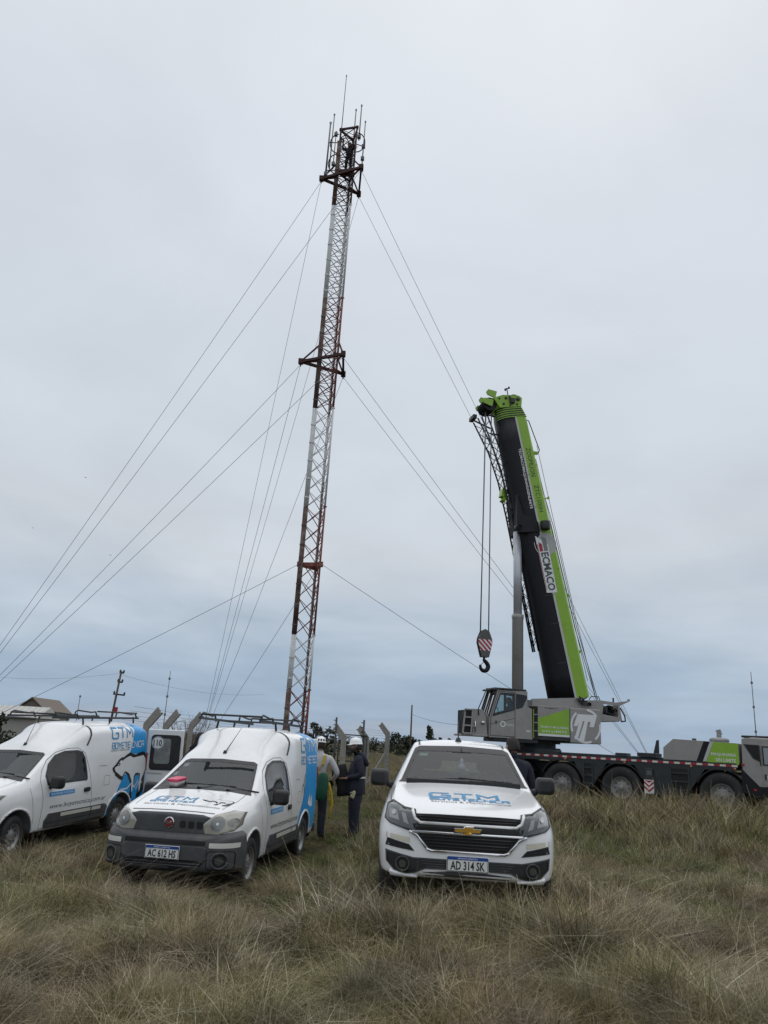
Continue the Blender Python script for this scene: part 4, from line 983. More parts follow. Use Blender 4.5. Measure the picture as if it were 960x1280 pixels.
        gl_ = MB(); gl_.prism(rrect(c0, 1.15, c1, 1.63, .05), .0625, .066, 'x'); gl_.build('window_pane', mat('frosted_pane', (.22, .23, .23), .2, var=.35, vscale=8, coat=.4), d)
        if open_:
            pl = lambda x: (lambda a, b_: (x, a, b_))
            flat(Art().poly(circle(.215, 1.545, .125, 28)), 'speed_sticker', WHITED, d, pl(.0675))
            flat(Art().text('110', .215, 1.48, w=.17, h=.125, align='CENTER', bold=.02).line(circle(.215, 1.545, .116, 28), .008, True), 'speed_sticker_text', BLACKD, d, pl(.069))
            flat(Art().text('FIORINO', .06, .945, w=.30, h=.035, bold=.01), 'model_badge', GREYT, d, pl(.052))
            q = MB(); q.box((.06, .62, .93), (.03, .06, .13)); q.build('door_handle', PLASTB, d, bevel=.01)
            q = MB(); q.prism(rrect(.03, .44, .45, .72, .12), -.01, .075, 'x'); q.build('bumper_cap', PLAST, d)
        return d
    leaf(1, 0); leaf(-1, -166 if open_door else 0)
    b = MB(); b.bx(4.37, 4.45, -.80, .80, .30, .44); b.build('rear_bumper', PLAST, root, bevel=.02)
    for s in (-1, 1):
        b = MB(); b.bx(4.30, 4.40, s * .74, s * .795, 1.02, 1.35); b.build('tail_light', mat('tail_lamp', (.28, .01, .01), .2), root, bevel=.01)
    b = MB(); b.bx(.7, 4.2, -.55, .55, .24, .36); b.tube([(.80, -.7, .29), (.80, .7, .29)], .04, 6); b.tube([(3.52, -.7, .29), (3.52, .7, .29)], .04, 6); b.build('underbody', HOLE, root)
    return root, bv
V2M = frame(-2.357, 9.897, -.122, 81.17, .0102)
V1M = frame(-6.366, 12.178, -.287, 74.05, .0535)
van2, bv2 = make_van('white van nearest the camera with grey bumper and pink lidded tub on its bonnet', V2M, 'AC 612 HS', False)
van1, bv1 = make_van('white van at the left edge with polar bear and blue livery on its side', V1M, None, True)
# tub resting at the foot of the windscreen
tb = empty('food_tub', V2M @ Vector((1.09, .40, 1.135)), (0, R(-9), R(62)), 'clear plastic tub with pink lid against the middle van windscreen', 'food tub')
b = MB(); b.loft([[(p[0] * k, p[1] * k, z) for p in rrect(-.095, -.08, .095, .08, .03)] for k, z in ((.86, 0), (1, .07))]); b.build('tub', mat('clear_tub', (.55, .5, .48), .25), tb)
b = MB(); b.loft([[(p[0], p[1], z) for p in rrect(-.105 * k, -.09 * k, .105 * k, .09 * k, .035)] for z, k in ((.068, 1), (.095, 1), (.10, .94))]); b.build('lid', PINK, tb)

# ------------------------------------------------------------------ pickup
def make_pickup(mtx):
    root = empty('pickup_truck', label='white pickup truck facing the camera with gold bow tie badge', cat='pickup truck'); root.matrix_world = mtx
    def row(x, zb, p2, p3, p4, p5, p6, p7, top): return (x, [(0, zb), (p2[0] - .16, zb), p2, p3, p4, p5, p6, p7, (0, top)])
    rows = [row(0.0, .40, (.52, .43), (.60, .55), (.58, .72), (.54, .86), (.46, .945), (.25, .965), .97),
            row(.05, .36, (.70, .40), (.76, .55), (.74, .73), (.69, .88), (.57, .965), (.3, .985), .99),
            row(.14, .33, (.83, .37), (.87, .56), (.85, .76), (.80, .92), (.68, 1.005), (.35, 1.02), 1.022),
            row(.34, .33, (.90, .39), (.935, .58), (.925, .80), (.88, .98), (.78, 1.06), (.42, 1.07), 1.07),
            row(.65, .34, (.90, .42), (.95, .62), (.94, .85), (.90, 1.03), (.80, 1.11), (.44, 1.12), 1.12),
            row(1.25, .36, (.90, .42), (.945, .62), (.94, .87), (.905, 1.07), (.80, 1.19), (.43, 1.215), 1.215),
            row(1.38, .36, (.90, .42), (.945, .62), (.94, .88), (.90, 1.09), (.78, 1.225), (.42, 1.255), 1.26),
            row(1.72, .36, (.90, .42), (.945, .62), (.94, .90), (.865, 1.20), (.70, 1.46), (.37, 1.49), 1.495),
            row(2.06, .36, (.90, .42), (.945, .62), (.94, .92), (.83, 1.31), (.615, 1.665), (.33, 1.69), 1.695),
            row(2.22, .36, (.90, .42), (.945, .62), (.94, .92), (.82, 1.34), (.61, 1.715), (.34, 1.755), 1.765),
            row(2.9, .36, (.90, .42), (.945, .62), (.94, .92), (.82, 1.35), (.62, 1.735), (.36, 1.785), 1.795),
            row(3.45, .36, (.90, .42), (.945, .62), (.94, .92), (.83, 1.34), (.62, 1.70), (.36, 1.745), 1.755),
            row(3.72, .36, (.90, .42), (.945, .62), (.94, .92), (.86, 1.25), (.68, 1.45), (.38, 1.47), 1.475),
            row(3.86, .36, (.90, .42), (.945, .62), (.94, .90), (.92, 1.06), (.86, 1.13), (.45, 1.135), 1.135),
            row(5.15, .40, (.90, .46), (.94, .64), (.935, .90), (.92, 1.06), (.86, 1.13), (.45, 1.135), 1.135),
            row(5.34, .44, (.86, .50), (.89, .66), (.89, .90), (.88, 1.05), (.82, 1.11), (.43, 1.115), 1.115)]
    me = cage(rows, 'pickup_body', creases=((2, .6), (6, .5), (4, .4)), sub=3, mats=(WHITE2, DARKIN)); bv = bvh_of(me)
    WS = [(-.775, 1.225), (-.745, 1.25), (-.60, 1.63), (-.54, 1.665), (0, 1.685), (.54, 1.665), (.60, 1.63), (.745, 1.25), (.775, 1.225), (.4, 1.245), (0, 1.25), (-.4, 1.245)]
    WSI = [(-.70, 1.285), (-.56, 1.60), (0, 1.615), (.56, 1.60), (.70, 1.285), (0, 1.285)]
    SW = [(1.62, 1.10), (1.78, 1.28), (2.08, 1.55), (2.30, 1.63), (3.35, 1.62), (3.50, 1.50), (3.58, 1.12)]
    cut = []
    for x in (.92, 4.02):
        for s in (-1, 1):
            c = MB(); c.lathe([(s * .58, .001), (s * .58, .44), (s * 1.15, .455), (s * 1.15, .001)], (x, 0, .39), 'y', 28); cut.append(c)
    c = MB(); c.prism([(-a, b) for a, b in WSI], 1.1, 3.2, 'x'); cut.append(c)
    c = MB(); c.prism([(1.72, 1.13), (1.85, 1.28), (2.12, 1.52), (2.33, 1.59), (3.30, 1.58), (3.43, 1.48), (3.50, 1.15)], -1.1, 1.1, 'y'); cut.append(c)
    c = MB(); c.bx(1.6, 3.45, -.72, .72, .7, 1.32); cut.append(c)
    c = MB(); c.prism([(-.50, 1.27), (.50, 1.27), (.47, 1.50), (-.47, 1.50)], 3.1, 4.2, 'x'); cut.append(c)
    c = MB(); c.bx(3.95, 5.24, -.72, .72, .72, 1.3); cut.append(c)
    link('body', carve(me, cut, 'pickup_body'), root)
    L = lambda view, art, nm, m, **k: on_body(bv, view, art, nm, m, root, **k)
    ws = L('F', Art().poly(WS), 'windscreen', GLASS, off=.003)
    on_body(bv, 'F', Art().poly(WS, WSI), 'windscreen_border', PLASTB, ws, off=.006)
    on_body(bv, 'F', Art().poly([(-.53, 1.575), (-.43, 1.578), (-.435, 1.545), (-.54, 1.54)]), 'window_sticker', mat('green_sticker', (.30, .48, .38), .5), ws, off=.002)
    for v, g in (('L', 1), ('R', -1)):
        L(v, Art().poly([(g * a, b) for a, b in SW]), 'side_window', SGLASS, off=.003)
        L(v, Art().line([(g * a, b) for a, b in ((1.52, .45), (1.5, 1.05), (1.6, 1.14), (2.2, 1.66))], .011).line([(g * a, b) for a, b in ((2.55, .45), (2.6, 1.66))], .011).line([(g * a, b) for a, b in ((3.7, .9), (3.72, 1.15))], .02), 'door_gap', SEAM, off=.0025)
        for x in (2.32, 3.42): L(v, Art().poly([(g * a, b) for a, b in rrect(x, .93, x + .17, .985, .02)]), 'door_handle', WHITE2, off=.025, thick=.02)
    L('B', Art().poly([(-.55, 1.24), (.55, 1.24), (.50, 1.53), (-.50, 1.53)]), 'rear_window', GLASS, off=.003)
    # front end
    L('T', Art().line([(-.80, .16), (-.83, .7), (-.80, 1.22)], .010).line([(.80, .16), (.83, .7), (.80, 1.22)], .010), 'bonnet_gap', SEAM, off=.002)
    HL = [(.545, .985), (.66, 1.0), (.79, 1.055), (.845, 1.02), (.86, .885), (.80, .845), (.60, .795), (.50, .79)]
    for s in (-1, 1):
        q = [(s * a, b) for a, b in HL]
        hl = L('F', Art().poly(q), 'headlight', LAMPD, off=.010, thick=.03, span=.4)
        on_body(bv, 'F', Art().line(q, .010, True), 'lamp_rim', PLASTB, hl, off=.013)
        on_body(bv, 'F', Art().poly([(s * a, b) for a, b in ((.70, .875), (.81, .895), (.815, .965), (.79, .98), (.735, .97))]), 'reflector_bowl', LAMPR, hl, off=.0145)
        on_body(bv, 'F', Art().poly(circle(s * .765, .945, .022, 14)), 'bulb', LAMPG, hl, off=.018)
        on_body(bv, 'F', Art().poly([(s * a, b) for a, b in ((.605, .845), (.66, .865), (.685, .955), (.64, .945))]), 'reflector_bowl', LAMPR, hl, off=.0145)
        L('F', Art().poly([(s * a, b) for a, b in ((.59, .725), (.845, .755), (.845, .705), (.59, .675))]), 'reflective_tape', mat('cream_tape', (.62, .60, .49), .5), off=.003)
        L('F', Art().poly([(s * a, b) for a, b in ((.60, .655), (.82, .70), (.835, .64), (.55, .605))]), 'air_slot', HOLE, off=.003)
        L('F', Art().line([(s * a, b) for a, b in ((.60, .655), (.82, .70), (.835, .64), (.55, .605))], .012, True).line([(s * .60, .633), (s * .82, .668)], .008), 'slot_frame', PLASTB, off=.006)
        LW = [(.21, .535), (.55, .535), (.83, .588), (.82, .49), (.74, .415), (.62, .39), (.53, .405), (.43, .445), (.21, .45)]
        L('F', Art().poly([(s * a, b) for a, b in LW]), 'fog_panel', PLASTB, off=.004)
        L('F', Art().line([(s * a, b) for a, b in LW], .014, True), 'fog_panel_edge', PLAST, off=.010)
        L('F', Art().poly(circle(s * .655, .475, .062, 20)), 'fog_recess', HOLE, off=.012)
        L('F', Art().line(circle(s * .655, .475, .066, 20), .014, True), 'fog_ring', PLAST, off=.018, thick=.01)
        L('F', Art().poly(circle(s * .655, .475, .036, 16)), 'fog_lamp', LAMPD, off=.014)
        L('F', Art().line([(s * .225, .515), (s * .47, .515)], .008).line([(s * .225, .49), (s * .45, .49)], .008).line([(s * .225, .468), (s * .42, .468)], .008), 'grille_bar', PLAST, off=.010)
    L('F', Art().poly([(-.545, .955), (-.52, .905), (-.48, .885), (.48, .885), (.52, .905), (.545, .955), (.3, .962), (0, .962), (-.3, .962)]), 'upper_grille', HOLE, off=.004)
    L('F', Art().line([(-.52, .935), (.52, .935)], .010).line([(-.50, .91), (.50, .91)], .009), 'grille_bar', PLASTB, off=.012, thick=.012)
    L('F', Art().poly([(-.57, .862), (-.54, .792), (.54, .792), (.57, .862)]), 'badge_bar', PLASTB, off=.010, thick=.02)
    L('F', Art().poly([(-.52, .772), (-.50, .745), (-.40, .635), (-.36, .622), (.36, .622), (.40, .635), (.50, .745), (.52, .772)]), 'lower_grille', HOLE, off=.004)
    for z, a in ((.745, .47), (.715, .44), (.685, .415), (.655, .385)): L('F', Art().line([(-a, z), (a, z)], .011), 'grille_bar', PLASTB, off=.014, thick=.012)
    L('F', Art().line([(-.60, .79), (-.515, .745), (-.415, .63), (-.37, .612), (.37, .612), (.415, .63), (.515, .745), (.60, .79)], .02), 'grille_frame', CHROME, off=.016, thick=.016)
    L('F', Art().line([(-.57, .785), (.57, .785)], .022), 'grille_frame', CHROME, off=.018, thick=.016)
    L('F', Art().line([(-.575, .99), (-.545, .91), (-.49, .873), (.49, .873), (.545, .91), (.575, .99)], .026), 'grille_trim', WHITE2, off=.016, thick=.016)
    BT = [(-.125, .838), (-.045, .838), (-.035, .858), (.055, .858), (.05, .838), (.13, .838), (.115, .806), (.035, .806), (.025, .784), (-.06, .784), (-.055, .806), (-.135, .806)]
    L('F', Art().poly([(a * 1.1, .821 + (b - .821) * 1.22) for a, b in BT]), 'badge_border', CHROME, off=.034, thick=.014)
    L('F', Art().poly(BT), 'bow_tie_badge', GOLD, off=.039)
    L('F', Art().poly([(-.45, .41), (-.42, .375), (.42, .375), (.45, .41), (.2, .43), (-.2, .43)]), 'lower_valance', PLAST, off=.003)
    for s in (-1, 1): L('F', Art().poly([(s * a, b) for a, b in ((.5, .372), (.85, .40), (.86, .36), (.55, .335))]), 'bumper_lip', WHITE2, off=.03, thick=.03)
    plate(root, (-.022, 0, .508), 'AD 314 SK')
    # bonnet lettering
    A = Art().tech('GTM', -.39, .58, .74, .20, .042)
    L('T', A, 'company_logo', BLUET, off=.004)
    L('T', Art().tech('BOYETECNICA', -.39, .44, .85, .10, .026), 'company_name', BLUET, off=.004)
    L('T', Art().text('Servicios & Mantenimiento', -.385, .335, w=.86, h=.065), 'company_motto', GREYT, off=.004)
    # rest
    for x in (.92, 4.02):
        for s in (-1, 1): car_wheel(root, x, s * .80, .365, .375, .245, s, rimr=.235, holes=8)
    for s in (-1, 1): mirror_house(root, (1.62, s * 1.02, 1.26), s, PLASTB, (.14, .23, .20), .04)
    wiper(root, (1.34, .55, 1.245), (1.42, .20, 1.285), (1.44, .62, 1.275)); wiper(root, (1.33, -.08, 1.265), (1.40, -.38, 1.28), (1.43, .05, 1.30))
    b = MB(); b.tube([(2.26, .03, 1.755), (2.36, .03, 2.02)], [.009, .004], 6); b.lathe([(1.75, .045), (1.80, .022)], (2.26, .03, 0), 'z', 8); b.build('aerial', PLASTB, root)
    for s in (-1, 1): L('T', Art().line([(s * .545, 2.10), (s * .55, 2.3), (s * .56, 2.9), (s * .56, 3.4)], .026), 'roof_gutter', PLASTB, off=.003)
    b = MB(); b.bx(1.55, 1.75, -.74, .74, 1.0, 1.268); b.bx(1.3, 1.6, -.68, .68, 1.1, 1.272); b.build('dashboard', PLASTB, root)
    for s in (-1, 1): seat(root, 2.55, s * .37, .74, .54)
    b = MB(); b.bx(3.0, 3.2, -.68, .68, .75, 1.32); b.build('rear_bench', SEATM, root, bevel=.05)
    steering(root, 1.92, -.37, 1.24)
    b = MB(); b.box((1.92, 0, 1.58), (.03, .24, .07)); b.tube([(1.92, 0, 1.58), (1.96, 0, 1.66)], .01, 6); b.build('rear_view_mirror', PLASTB, root, bevel=.01)
    b = MB(); b.bx(.8, 5.2, -.6, .6, .30, .44)
    for x in (.92, 4.02): b.tube([(x, -.8, .365), (x, .8, .365)], .05, 6)
    b.build('underbody', HOLE, root)
    b = MB(); b.bx(5.34, 5.44, -.85, .85, .48, .62); b.build('rear_bumper', CHROME, root, bevel=.02)
    # white ornament hanging under the mirror
    orn = empty('ornament', mtx @ Vector((1.90, -.005, 1.38)), (0, 0, R(86)), 'small white figure hanging inside the pickup windscreen', 'ornament')
    b = MB(); b.lathe([(0, .02), (.02, .055), (.07, .045), (.10, .02), (.125, .028), (.15, .012), (.155, .001)], (0, 0, 0), 'z', 12); b.box((.0, -.05, .02), (.03, .08, .025)); b.build('figure', WHITED, orn)
    b = MB(); b.tube([(0, 0, .15), (.0, 0, .19)], .003, 4); b.build('string', WHITED, orn)
    return root
PKM = frame(1.035, 8.425, .08, 86.1, -.0188)
pickup = make_pickup(PKM)
# ------------------------------------------------------------------ mobile crane
CRM = frame(10.696, 24.584, .07, 143.69); SUM = frame(6.053, 29.733, .07, 14); S2C = CRM.inverted() @ SUM
crane = empty('mobile_crane', label='large grey and lime green mobile crane with raised black boom', cat='crane'); crane.matrix_world = CRM
NY, FY = 0.0, -2.75            # near and far side of the carrier
WX = (0.0, 3.1, 5.15, 6.9)
for x in WX:
    for (y, s) in ((-.20, 1), (FY + .20, -1)): car_wheel(crane, x, y, .665, .675, .385, s, rim=CRIM, holes=-10, rimr=.345)
# carrier frame and skirts
ch = MB()
def notch(x): return [(x - .98, .62), (x - .46, 1.40), (x + .46, 1.40), (x + .98, .62)]
P = [(8.1, 1.62), (8.1, .95), (7.95, .62)] + notch(6.9)[::-1][:2] + [(5.15 - .46, 1.40), (5.15 - .9, .62)] + [(3.1 + .98, .62), (3.1 + .46, 1.40), (3.1 - .46, 1.40), (3.1 - .98, .62)] + [(2.0, .52), (1.02, .62), (.46, 1.40), (-.47, 1.40), (-.47, 1.62)]
for y in (NY - .03, FY + .03): ch.prism(P, y - .02, y + .02, 'y')
ch.bx(-2.2, 8.0, -1.95, -.80, .72, 1.35); ch.bx(-.45, 8.05, FY + .06, NY - .06, 1.42, 1.60)
ch.bx(1.08, 2.0, -.55, -.10, .58, 1.38); ch.bx(1.08, 2.0, FY + .1, FY + .55, .58, 1.38); ch.bx(4.08, 4.2, -.5, -.1, .6, 1.4)
chassis = ch.build('chassis', CCHAS, crane)
b = MB(); b.bx(7.2, 8.3, FY + .1, NY - .1, 1.602, 1.74); b.bx(-.45, 7.2, -2.3, -.45, 1.602, 1.68); b.bx(2.0, 2.6, -.9, -.2, 1.682, 1.80); b.bx(5.4, 6.2, -.65, -.12, 1.602, 1.74); b.bx(3.0, 3.4, -.8, -.4, 1.682, 1.76)
b.build('deck', CCHAS, crane, bevel=.015)
for x in WX:                      # outrigger box, steps between the wheels
    for y in (-.20, FY + .20):
        b = MB(); n = 14; th = [PI * i / n for i in range(n + 1)]
        b.loft([[(x + r_ * math.cos(t), y + dy, .665 + r_ * math.sin(t)) for dy, r_ in ((-.2, .76), (.2, .76), (.2, .79), (-.2, .79))] for t in th[2:-2]], smooth=False); b.build('mudguard', PLASTB, crane)
for x, w_ in ((4.20, .30), (1.22, .55)):
    b = MB()
    for k in range(3): b.bx(x - w_ / 2 + .0, x + w_ / 2, -.022, .03, .72 + .25 * k, .76 + .25 * k)
    for k in (-1, 1): b.bx(x + k * w_ / 2 - .02, x + k * w_ / 2 + .02, -.02, .02, .62, 1.38)
    b.build('step_ladder', STEELD, crane)
    b = MB(); b.bx(x - w_ / 2 + .02, x + w_ / 2 - .02, -.0095, -.006, .64, 1.37); b.build('step_recess', HOLE, crane)
# conspicuity tape along the deck edge
b = MB(); seg = .17; i = 0; x = -.5
while x < 8.0:
    b.bx(x, x + seg - .002, -.012, .0 if i % 2 else .0005, 1.515, 1.575, k=i % 2); x += seg; i += 1
b.build('marking_tape', [REFLW, RED], crane)
for x in (.85, 2.95, 5.0, -.42):
    b = MB(); b.box((x, .01, 1.47), (.06, .03, .05)); b.build('marker_lamp', mat('amber_lamp', (.75, .22, .10), .2), crane, bevel=.006)
# outrigger end plate with red chevrons
b = MB(); b.bx(2.03, 2.33, .0, .03, .56, .98); op = b.build('outrigger_plate', WHITED, crane)
A = Art()
for k in (0, 1, 2):
    z = .56 + .14 * k + (.04)
    A.poly([(2.03, min(z + .13, .975)), (2.03, min(z + .20, .975)), (2.18, z + .07), (2.33, min(z + .20, .975)), (2.33, min(z + .13, .975)), (2.18, z)])
flat(A, 'chevron', RED, op, lambda a, b_: (a, .0345, b_))
b = MB(); b.bx(2.04, 2.29, .0, .05, 1.0, 1.33); b.build('control_box', STEELD, crane, bevel=.01)
b = MB(); b.bx(2.07, 2.23, .0505, .056, 1.12, 1.26); b.build('control_panel', GREYT, crane)
# engine cover
E1 = [(1.71, 1.63), (1.69, 2.0), (1.38, 2.27), (-.56, 2.21), (-.56, 1.63)]
b = MB(); b.prism(E1, -.02, -1.9, 'y'); b.build('engine_cover', CGREY, crane, bevel=.02)
yE = -.017
eo = lambda a, b_: (a, yE, b_)
flat(Art().poly([(.69, 1.635), (.44, 2.235), (.26, 2.23), (.50, 1.635)]), 'cover_stripe', CBLACK, crane, eo)
flat(Art().poly([(.498, 1.635), (.258, 2.23), (.16, 2.225), (.40, 1.635)]), 'cover_stripe', CSILV, crane, eo)
flat(Art().poly([(.398, 1.60), (.158, 2.225), (-.555, 2.20), (-.545, 1.58)]), 'green_panel', CGREEN, crane, lambda a, b_: (a, yE + .002, b_))
flat(Art().text('MAQUINARIA', 0, 0, w=.72, h=.10, bold=.015), 'slogan', WHITED, crane, lambda a, b_: (.24 - a, yE + .006, 1.815 - .02 * a + b_))
flat(Art().text('SIN LIMITE', 0, 0, w=.58, h=.10, bold=.015), 'slogan', WHITED, crane, lambda a, b_: (.12 - a, yE + .006, 1.655 - .02 * a + b_))
b = MB(); b.lathe([(0, .26), (.06, .30), (.13, .30), (.17, .22)], (.22, -1.1, 2.215), 'z', 20); b.lathe([(.17, .08), (.30, .07)], (.22, -1.1, 2.215), 'z', 12); b.box((.21, -1.1, 2.55), (.14, .12, .16), (0, .25, 0)); b.build('exhaust_stack', RIM, crane)
b = MB(); b.lathe([(0, .07), (.09, .07), (.1, .03)], (.97, -1.0, 2.235), 'z', 12); b.build('filler_cap', PLASTB, crane)
b = MB(); b.prism([(2.34, 1.70), (2.14, 1.70), (2.13, 2.24), (2.20, 2.22)], -1.1, -1.02, 'y'); b.build('fin', CCHAS, crane)
# carrier cab
CP = [(-.60, .80), (-.66, 2.36), (-.95, 2.40), (-2.30, 2.36), (-2.62, 1.62), (-2.66, .62), (-1.0, .70)]
b = MB(); b.prism(CP, .02, -2.72, 'y'); cc = b.build('carrier_cab', CGREY, crane, bevel=.04)
yc = .026; co = lambda a, b_: (a, yc, b_)
flat(Art().poly([(-.60, 1.50), (-.60, .80), (-1.0, .72), (-1.08, 1.0)]), 'black_valance', CBLACK, cc, co)
flat(Art().poly([(-1.08, 1.0), (-1.0, .72), (-2.6, .64), (-2.6, .98)]), 'black_valance', CBLACK, cc, co)
flat(Art().poly([(-.74, 2.18), (-.96, 1.80), (-1.13, 1.72), (-1.13, 2.17)]), 'rear_side_window', HOLE, cc, co)
flat(Art().line([(-.74, 2.18), (-.96, 1.80), (-1.13, 1.72), (-1.13, 2.17)], .03, True), 'window_seal', PLASTB, cc, lambda a, b_: (a, yc + .002, b_))
b = MB(); b.prism([(-1.20, 1.0), (-1.20, 2.20), (-2.20, 2.18), (-2.45, 1.62), (-2.45, 1.0)], .024, .045, 'y'); cd = b.build('door', CGREY, cc, bevel=.012)
flat(Art().poly([(-1.24, 1.62), (-1.24, 2.14), (-2.14, 2.12), (-2.36, 1.60)]), 'door_window', mat('bright_window', (.26, .28, .30), .1, coat=.8), cc, lambda a, b_: (a, .048, b_))
flat(Art().line([(-1.24, 1.62), (-1.24, 2.14), (-2.14, 2.12), (-2.36, 1.60)], .04, True), 'window_seal', PLASTB, cc, lambda a, b_: (a, .050, b_))
flat(Art().poly(circle(-1.42, 1.27, .10, 20)).text('T', -1.36, 1.2, h=.12), 'cab_logo', WHITED, cc, lambda a, b_: (a, .049, b_))
b = MB(); b.box((-1.27, .06, 1.28), (.05, .04, .16)); b.build('door_handle', PLASTB, cc, bevel=.01)
b = MB(); b.tube([(-1.16, .05, 1.6), (-1.16, .09, 1.65), (-1.16, .09, 2.1), (-1.16, .05, 2.15)], .015, 6); b.build('grab_rail', PLASTB, cc)
b = MB(); b.bx(-.62, -2.3, -.2, -2.5, 2.395, 2.46); b.build('cab_roof_pad', PLASTB, cc, bevel=.02)
b = MB(); b.bx(-1.15, -1.75, -.1, .02, .50, .56); b.beam((-1.15, 0, .72), (-1.3, 0, .50), .03); b.beam((-1.75, 0, .72), (-1.6, 0, .50), .03); b.build('cab_step', STEELD, cc)
for z, m_ in ((1.60, RED), (.90, RED)):
    b = MB(); b.box((-.66 if z > 1 else -.95, .035, z), (.08, .02, .06)); b.build('side_marker', m_, cc)
# ------------------------------------------------------------------ superstructure (slewed round towards the rear)
SB = lambda mb, nm, m, par=crane, bev=0: mb.build(nm, m, par, S2C, bev)
fs = lambda art, nm, m, fn: flat(art, nm, m, crane, fn, S2C)
b = MB(); b.lathe([(1.62, .95), (1.80, .95), (1.80, .78), (1.95, .78), (1.95, .95), (2.06, .95)], (0, 0, 0), 'z', 32, smooth=False); SB(b, 'turntable', CCHAS)
b = MB(); b.bx(-.9, 2.2, -1.0, 1.0, 2.06, 2.2); b.bx(-2.2, -.5, -1.36, -.4, 1.92, 2.05); b.bx(-.55, .72, -1.385, 1.2, 2.05, 2.178); SB(b, 'slewing_frame', CCHAS, bev=.02)
# side plates and winch
SP = [(-.45, 2.9), (-.45, 3.50), (1.45, 3.66), (1.62, 3.58), (2.34, 3.62), (3.12, 3.57), (3.22, 2.92), (2.34, 2.86), (1.9, 2.2), (-.2, 2.2)]
HOLE_ = [(2.46, 3.50), (3.06, 3.47), (3.06, 3.05), (2.40, 3.12)]
for y in (-.78, .70):
    tri = Art().poly(SP, HOLE_); b = MB()
    for dy in (0, .08): b.add([(a, y + dy, c) for a, c in tri.v], tri.f, smooth=False)
    for lp in (SP, HOLE_):
        n = len(lp); b.add([(a, y, c) for a, c in lp] + [(a, y + .08, c) for a, c in lp], [(i, (i + 1) % n, n + (i + 1) % n, n + i) for i in range(n)], smooth=False)
    SB(b, 'side_plate', CGREY)
b = MB(); b.bx(2.3, 3.15, -.70, .70, 2.89, 2.97); b.bx(3.10, 3.16, -.7, .7, 2.97, 3.5); SB(b, 'winch_bed', CGREY, bev=.01)
b = MB(); b.lathe([(-.62, .24), (-.58, .24), (-.58, .17), (.58, .17), (.58, .24), (.62, .24)], (2.78, 0, 3.24), 'y', 20, smooth=False); b.box((2.6, -.66, 3.3), (.12, .1, .2)); b.lathe([(-.76, .09), (-.62, .09)], (2.95, 0, 3.28), 'y', 10); SB(b, 'winch_drum', STEELD)
SB(MB().tube([(2.5, -.72, 3.45), (2.6, -.74, 3.2), (2.85, -.74, 3.12), (3.0, -.72, 3.3)], .02, 6), 'hydraulic_hose', STEELD)
b = MB(); b.tube([(1.3, -.86, 3.62), (1.5, -.9, 3.45), (1.75, -.88, 3.5), (1.9, -.84, 3.4)], .025, 6); b.tube([(1.42, -.84, 3.7), (1.55, -.92, 3.6), (1.7, -.9, 3.68)], .03, 6); b.lathe([(-.95, .10), (-.80, .10)], (1.48, 0, 3.56), 'y', 10); b.lathe([(-.93, .07), (-.80, .07)], (1.80, 0, 3.44), 'y', 10); b.box((1.62, -.86, 3.48), (.2, .1, .16)); SB(b, 'valve_block', STEELD)
b = MB(); b.prism([(3.14, 3.60), (3.12, 3.40), (3.70, 3.66), (3.72, 3.70)], -.5, -.42, 'y'); b.box((3.72, -.46, 3.72), (.06, .1, .08)); SB(b, 'rear_bracket', CGREY)
b = MB(); b.tube([(3.18, -.74, 3.40), (3.36, -.74, 3.12), (3.38, -.74, 2.92), (3.2, -.74, 2.9)], .03, 6); SB(b, 'rear_bar', STEELD)
b = MB(); b.lathe([(3.60, .03), (3.72, .03), (3.75, .05)], (2.98, -.6, 0), 'z', 8); SB(b, 'warning_lamp', PLASTB)
b = MB(); b.tube([(1.9, -.7, 3.62), (2.0, -.72, 3.75), (2.3, -.72, 3.75), (2.36, -.7, 3.62)], .018, 6); SB(b, 'hand_rail', STEELD)
# left side cover with green panel
b = MB(); b.prism([(-.53, 2.19), (-.53, 3.24), (.715, 3.26), (.715, 2.19)], -1.4, -.84, 'y'); SB(b, 'side_cover', CGREY, bev=.015)
sc = lambda o: (lambda a, c: (a, -1.4 - o, c))
fs(Art().poly([(-.515, 2.275), (-.515, 2.80), (.70, 3.19), (.70, 2.275)]), 'green_panel', CGREEN, sc(.004))
fs(Art().poly([(-.515, 2.20), (-.515, 2.272), (.70, 2.272), (.70, 2.20)]), 'white_band', WHITED, sc(.004))
fs(Art().text('TECMACO MAQUINARIA', -.44, 2.46, w=1.10, h=.09, bold=.01), 'side_text', WHITED, sc(.008))
fs(Art().text('SIN LIMITE', -.38, 2.33, w=.98, h=.075, bold=.01), 'side_text', WHITED, sc(.008))
fs(Art().text('TECMACO', -.28, 3.145, w=.52, h=.04, bold=.01), 'model_text', NAVY, sc(.004))
b = MB(); b.bx(-.70, -.54, -1.39, -1.0, 2.06, 3.20); SB(b, 'step_recess', HOLE)
b = MB()
for z in (2.34, 2.62, 2.90): b.bx(-.70, -.54, -1.41, -1.36, z, z + .035)
b.bx(-.71, -.69, -1.41, -1.37, 2.1, 3.1, k=1); SB(b, 'step_ladder', [CGREY, CGREEN])
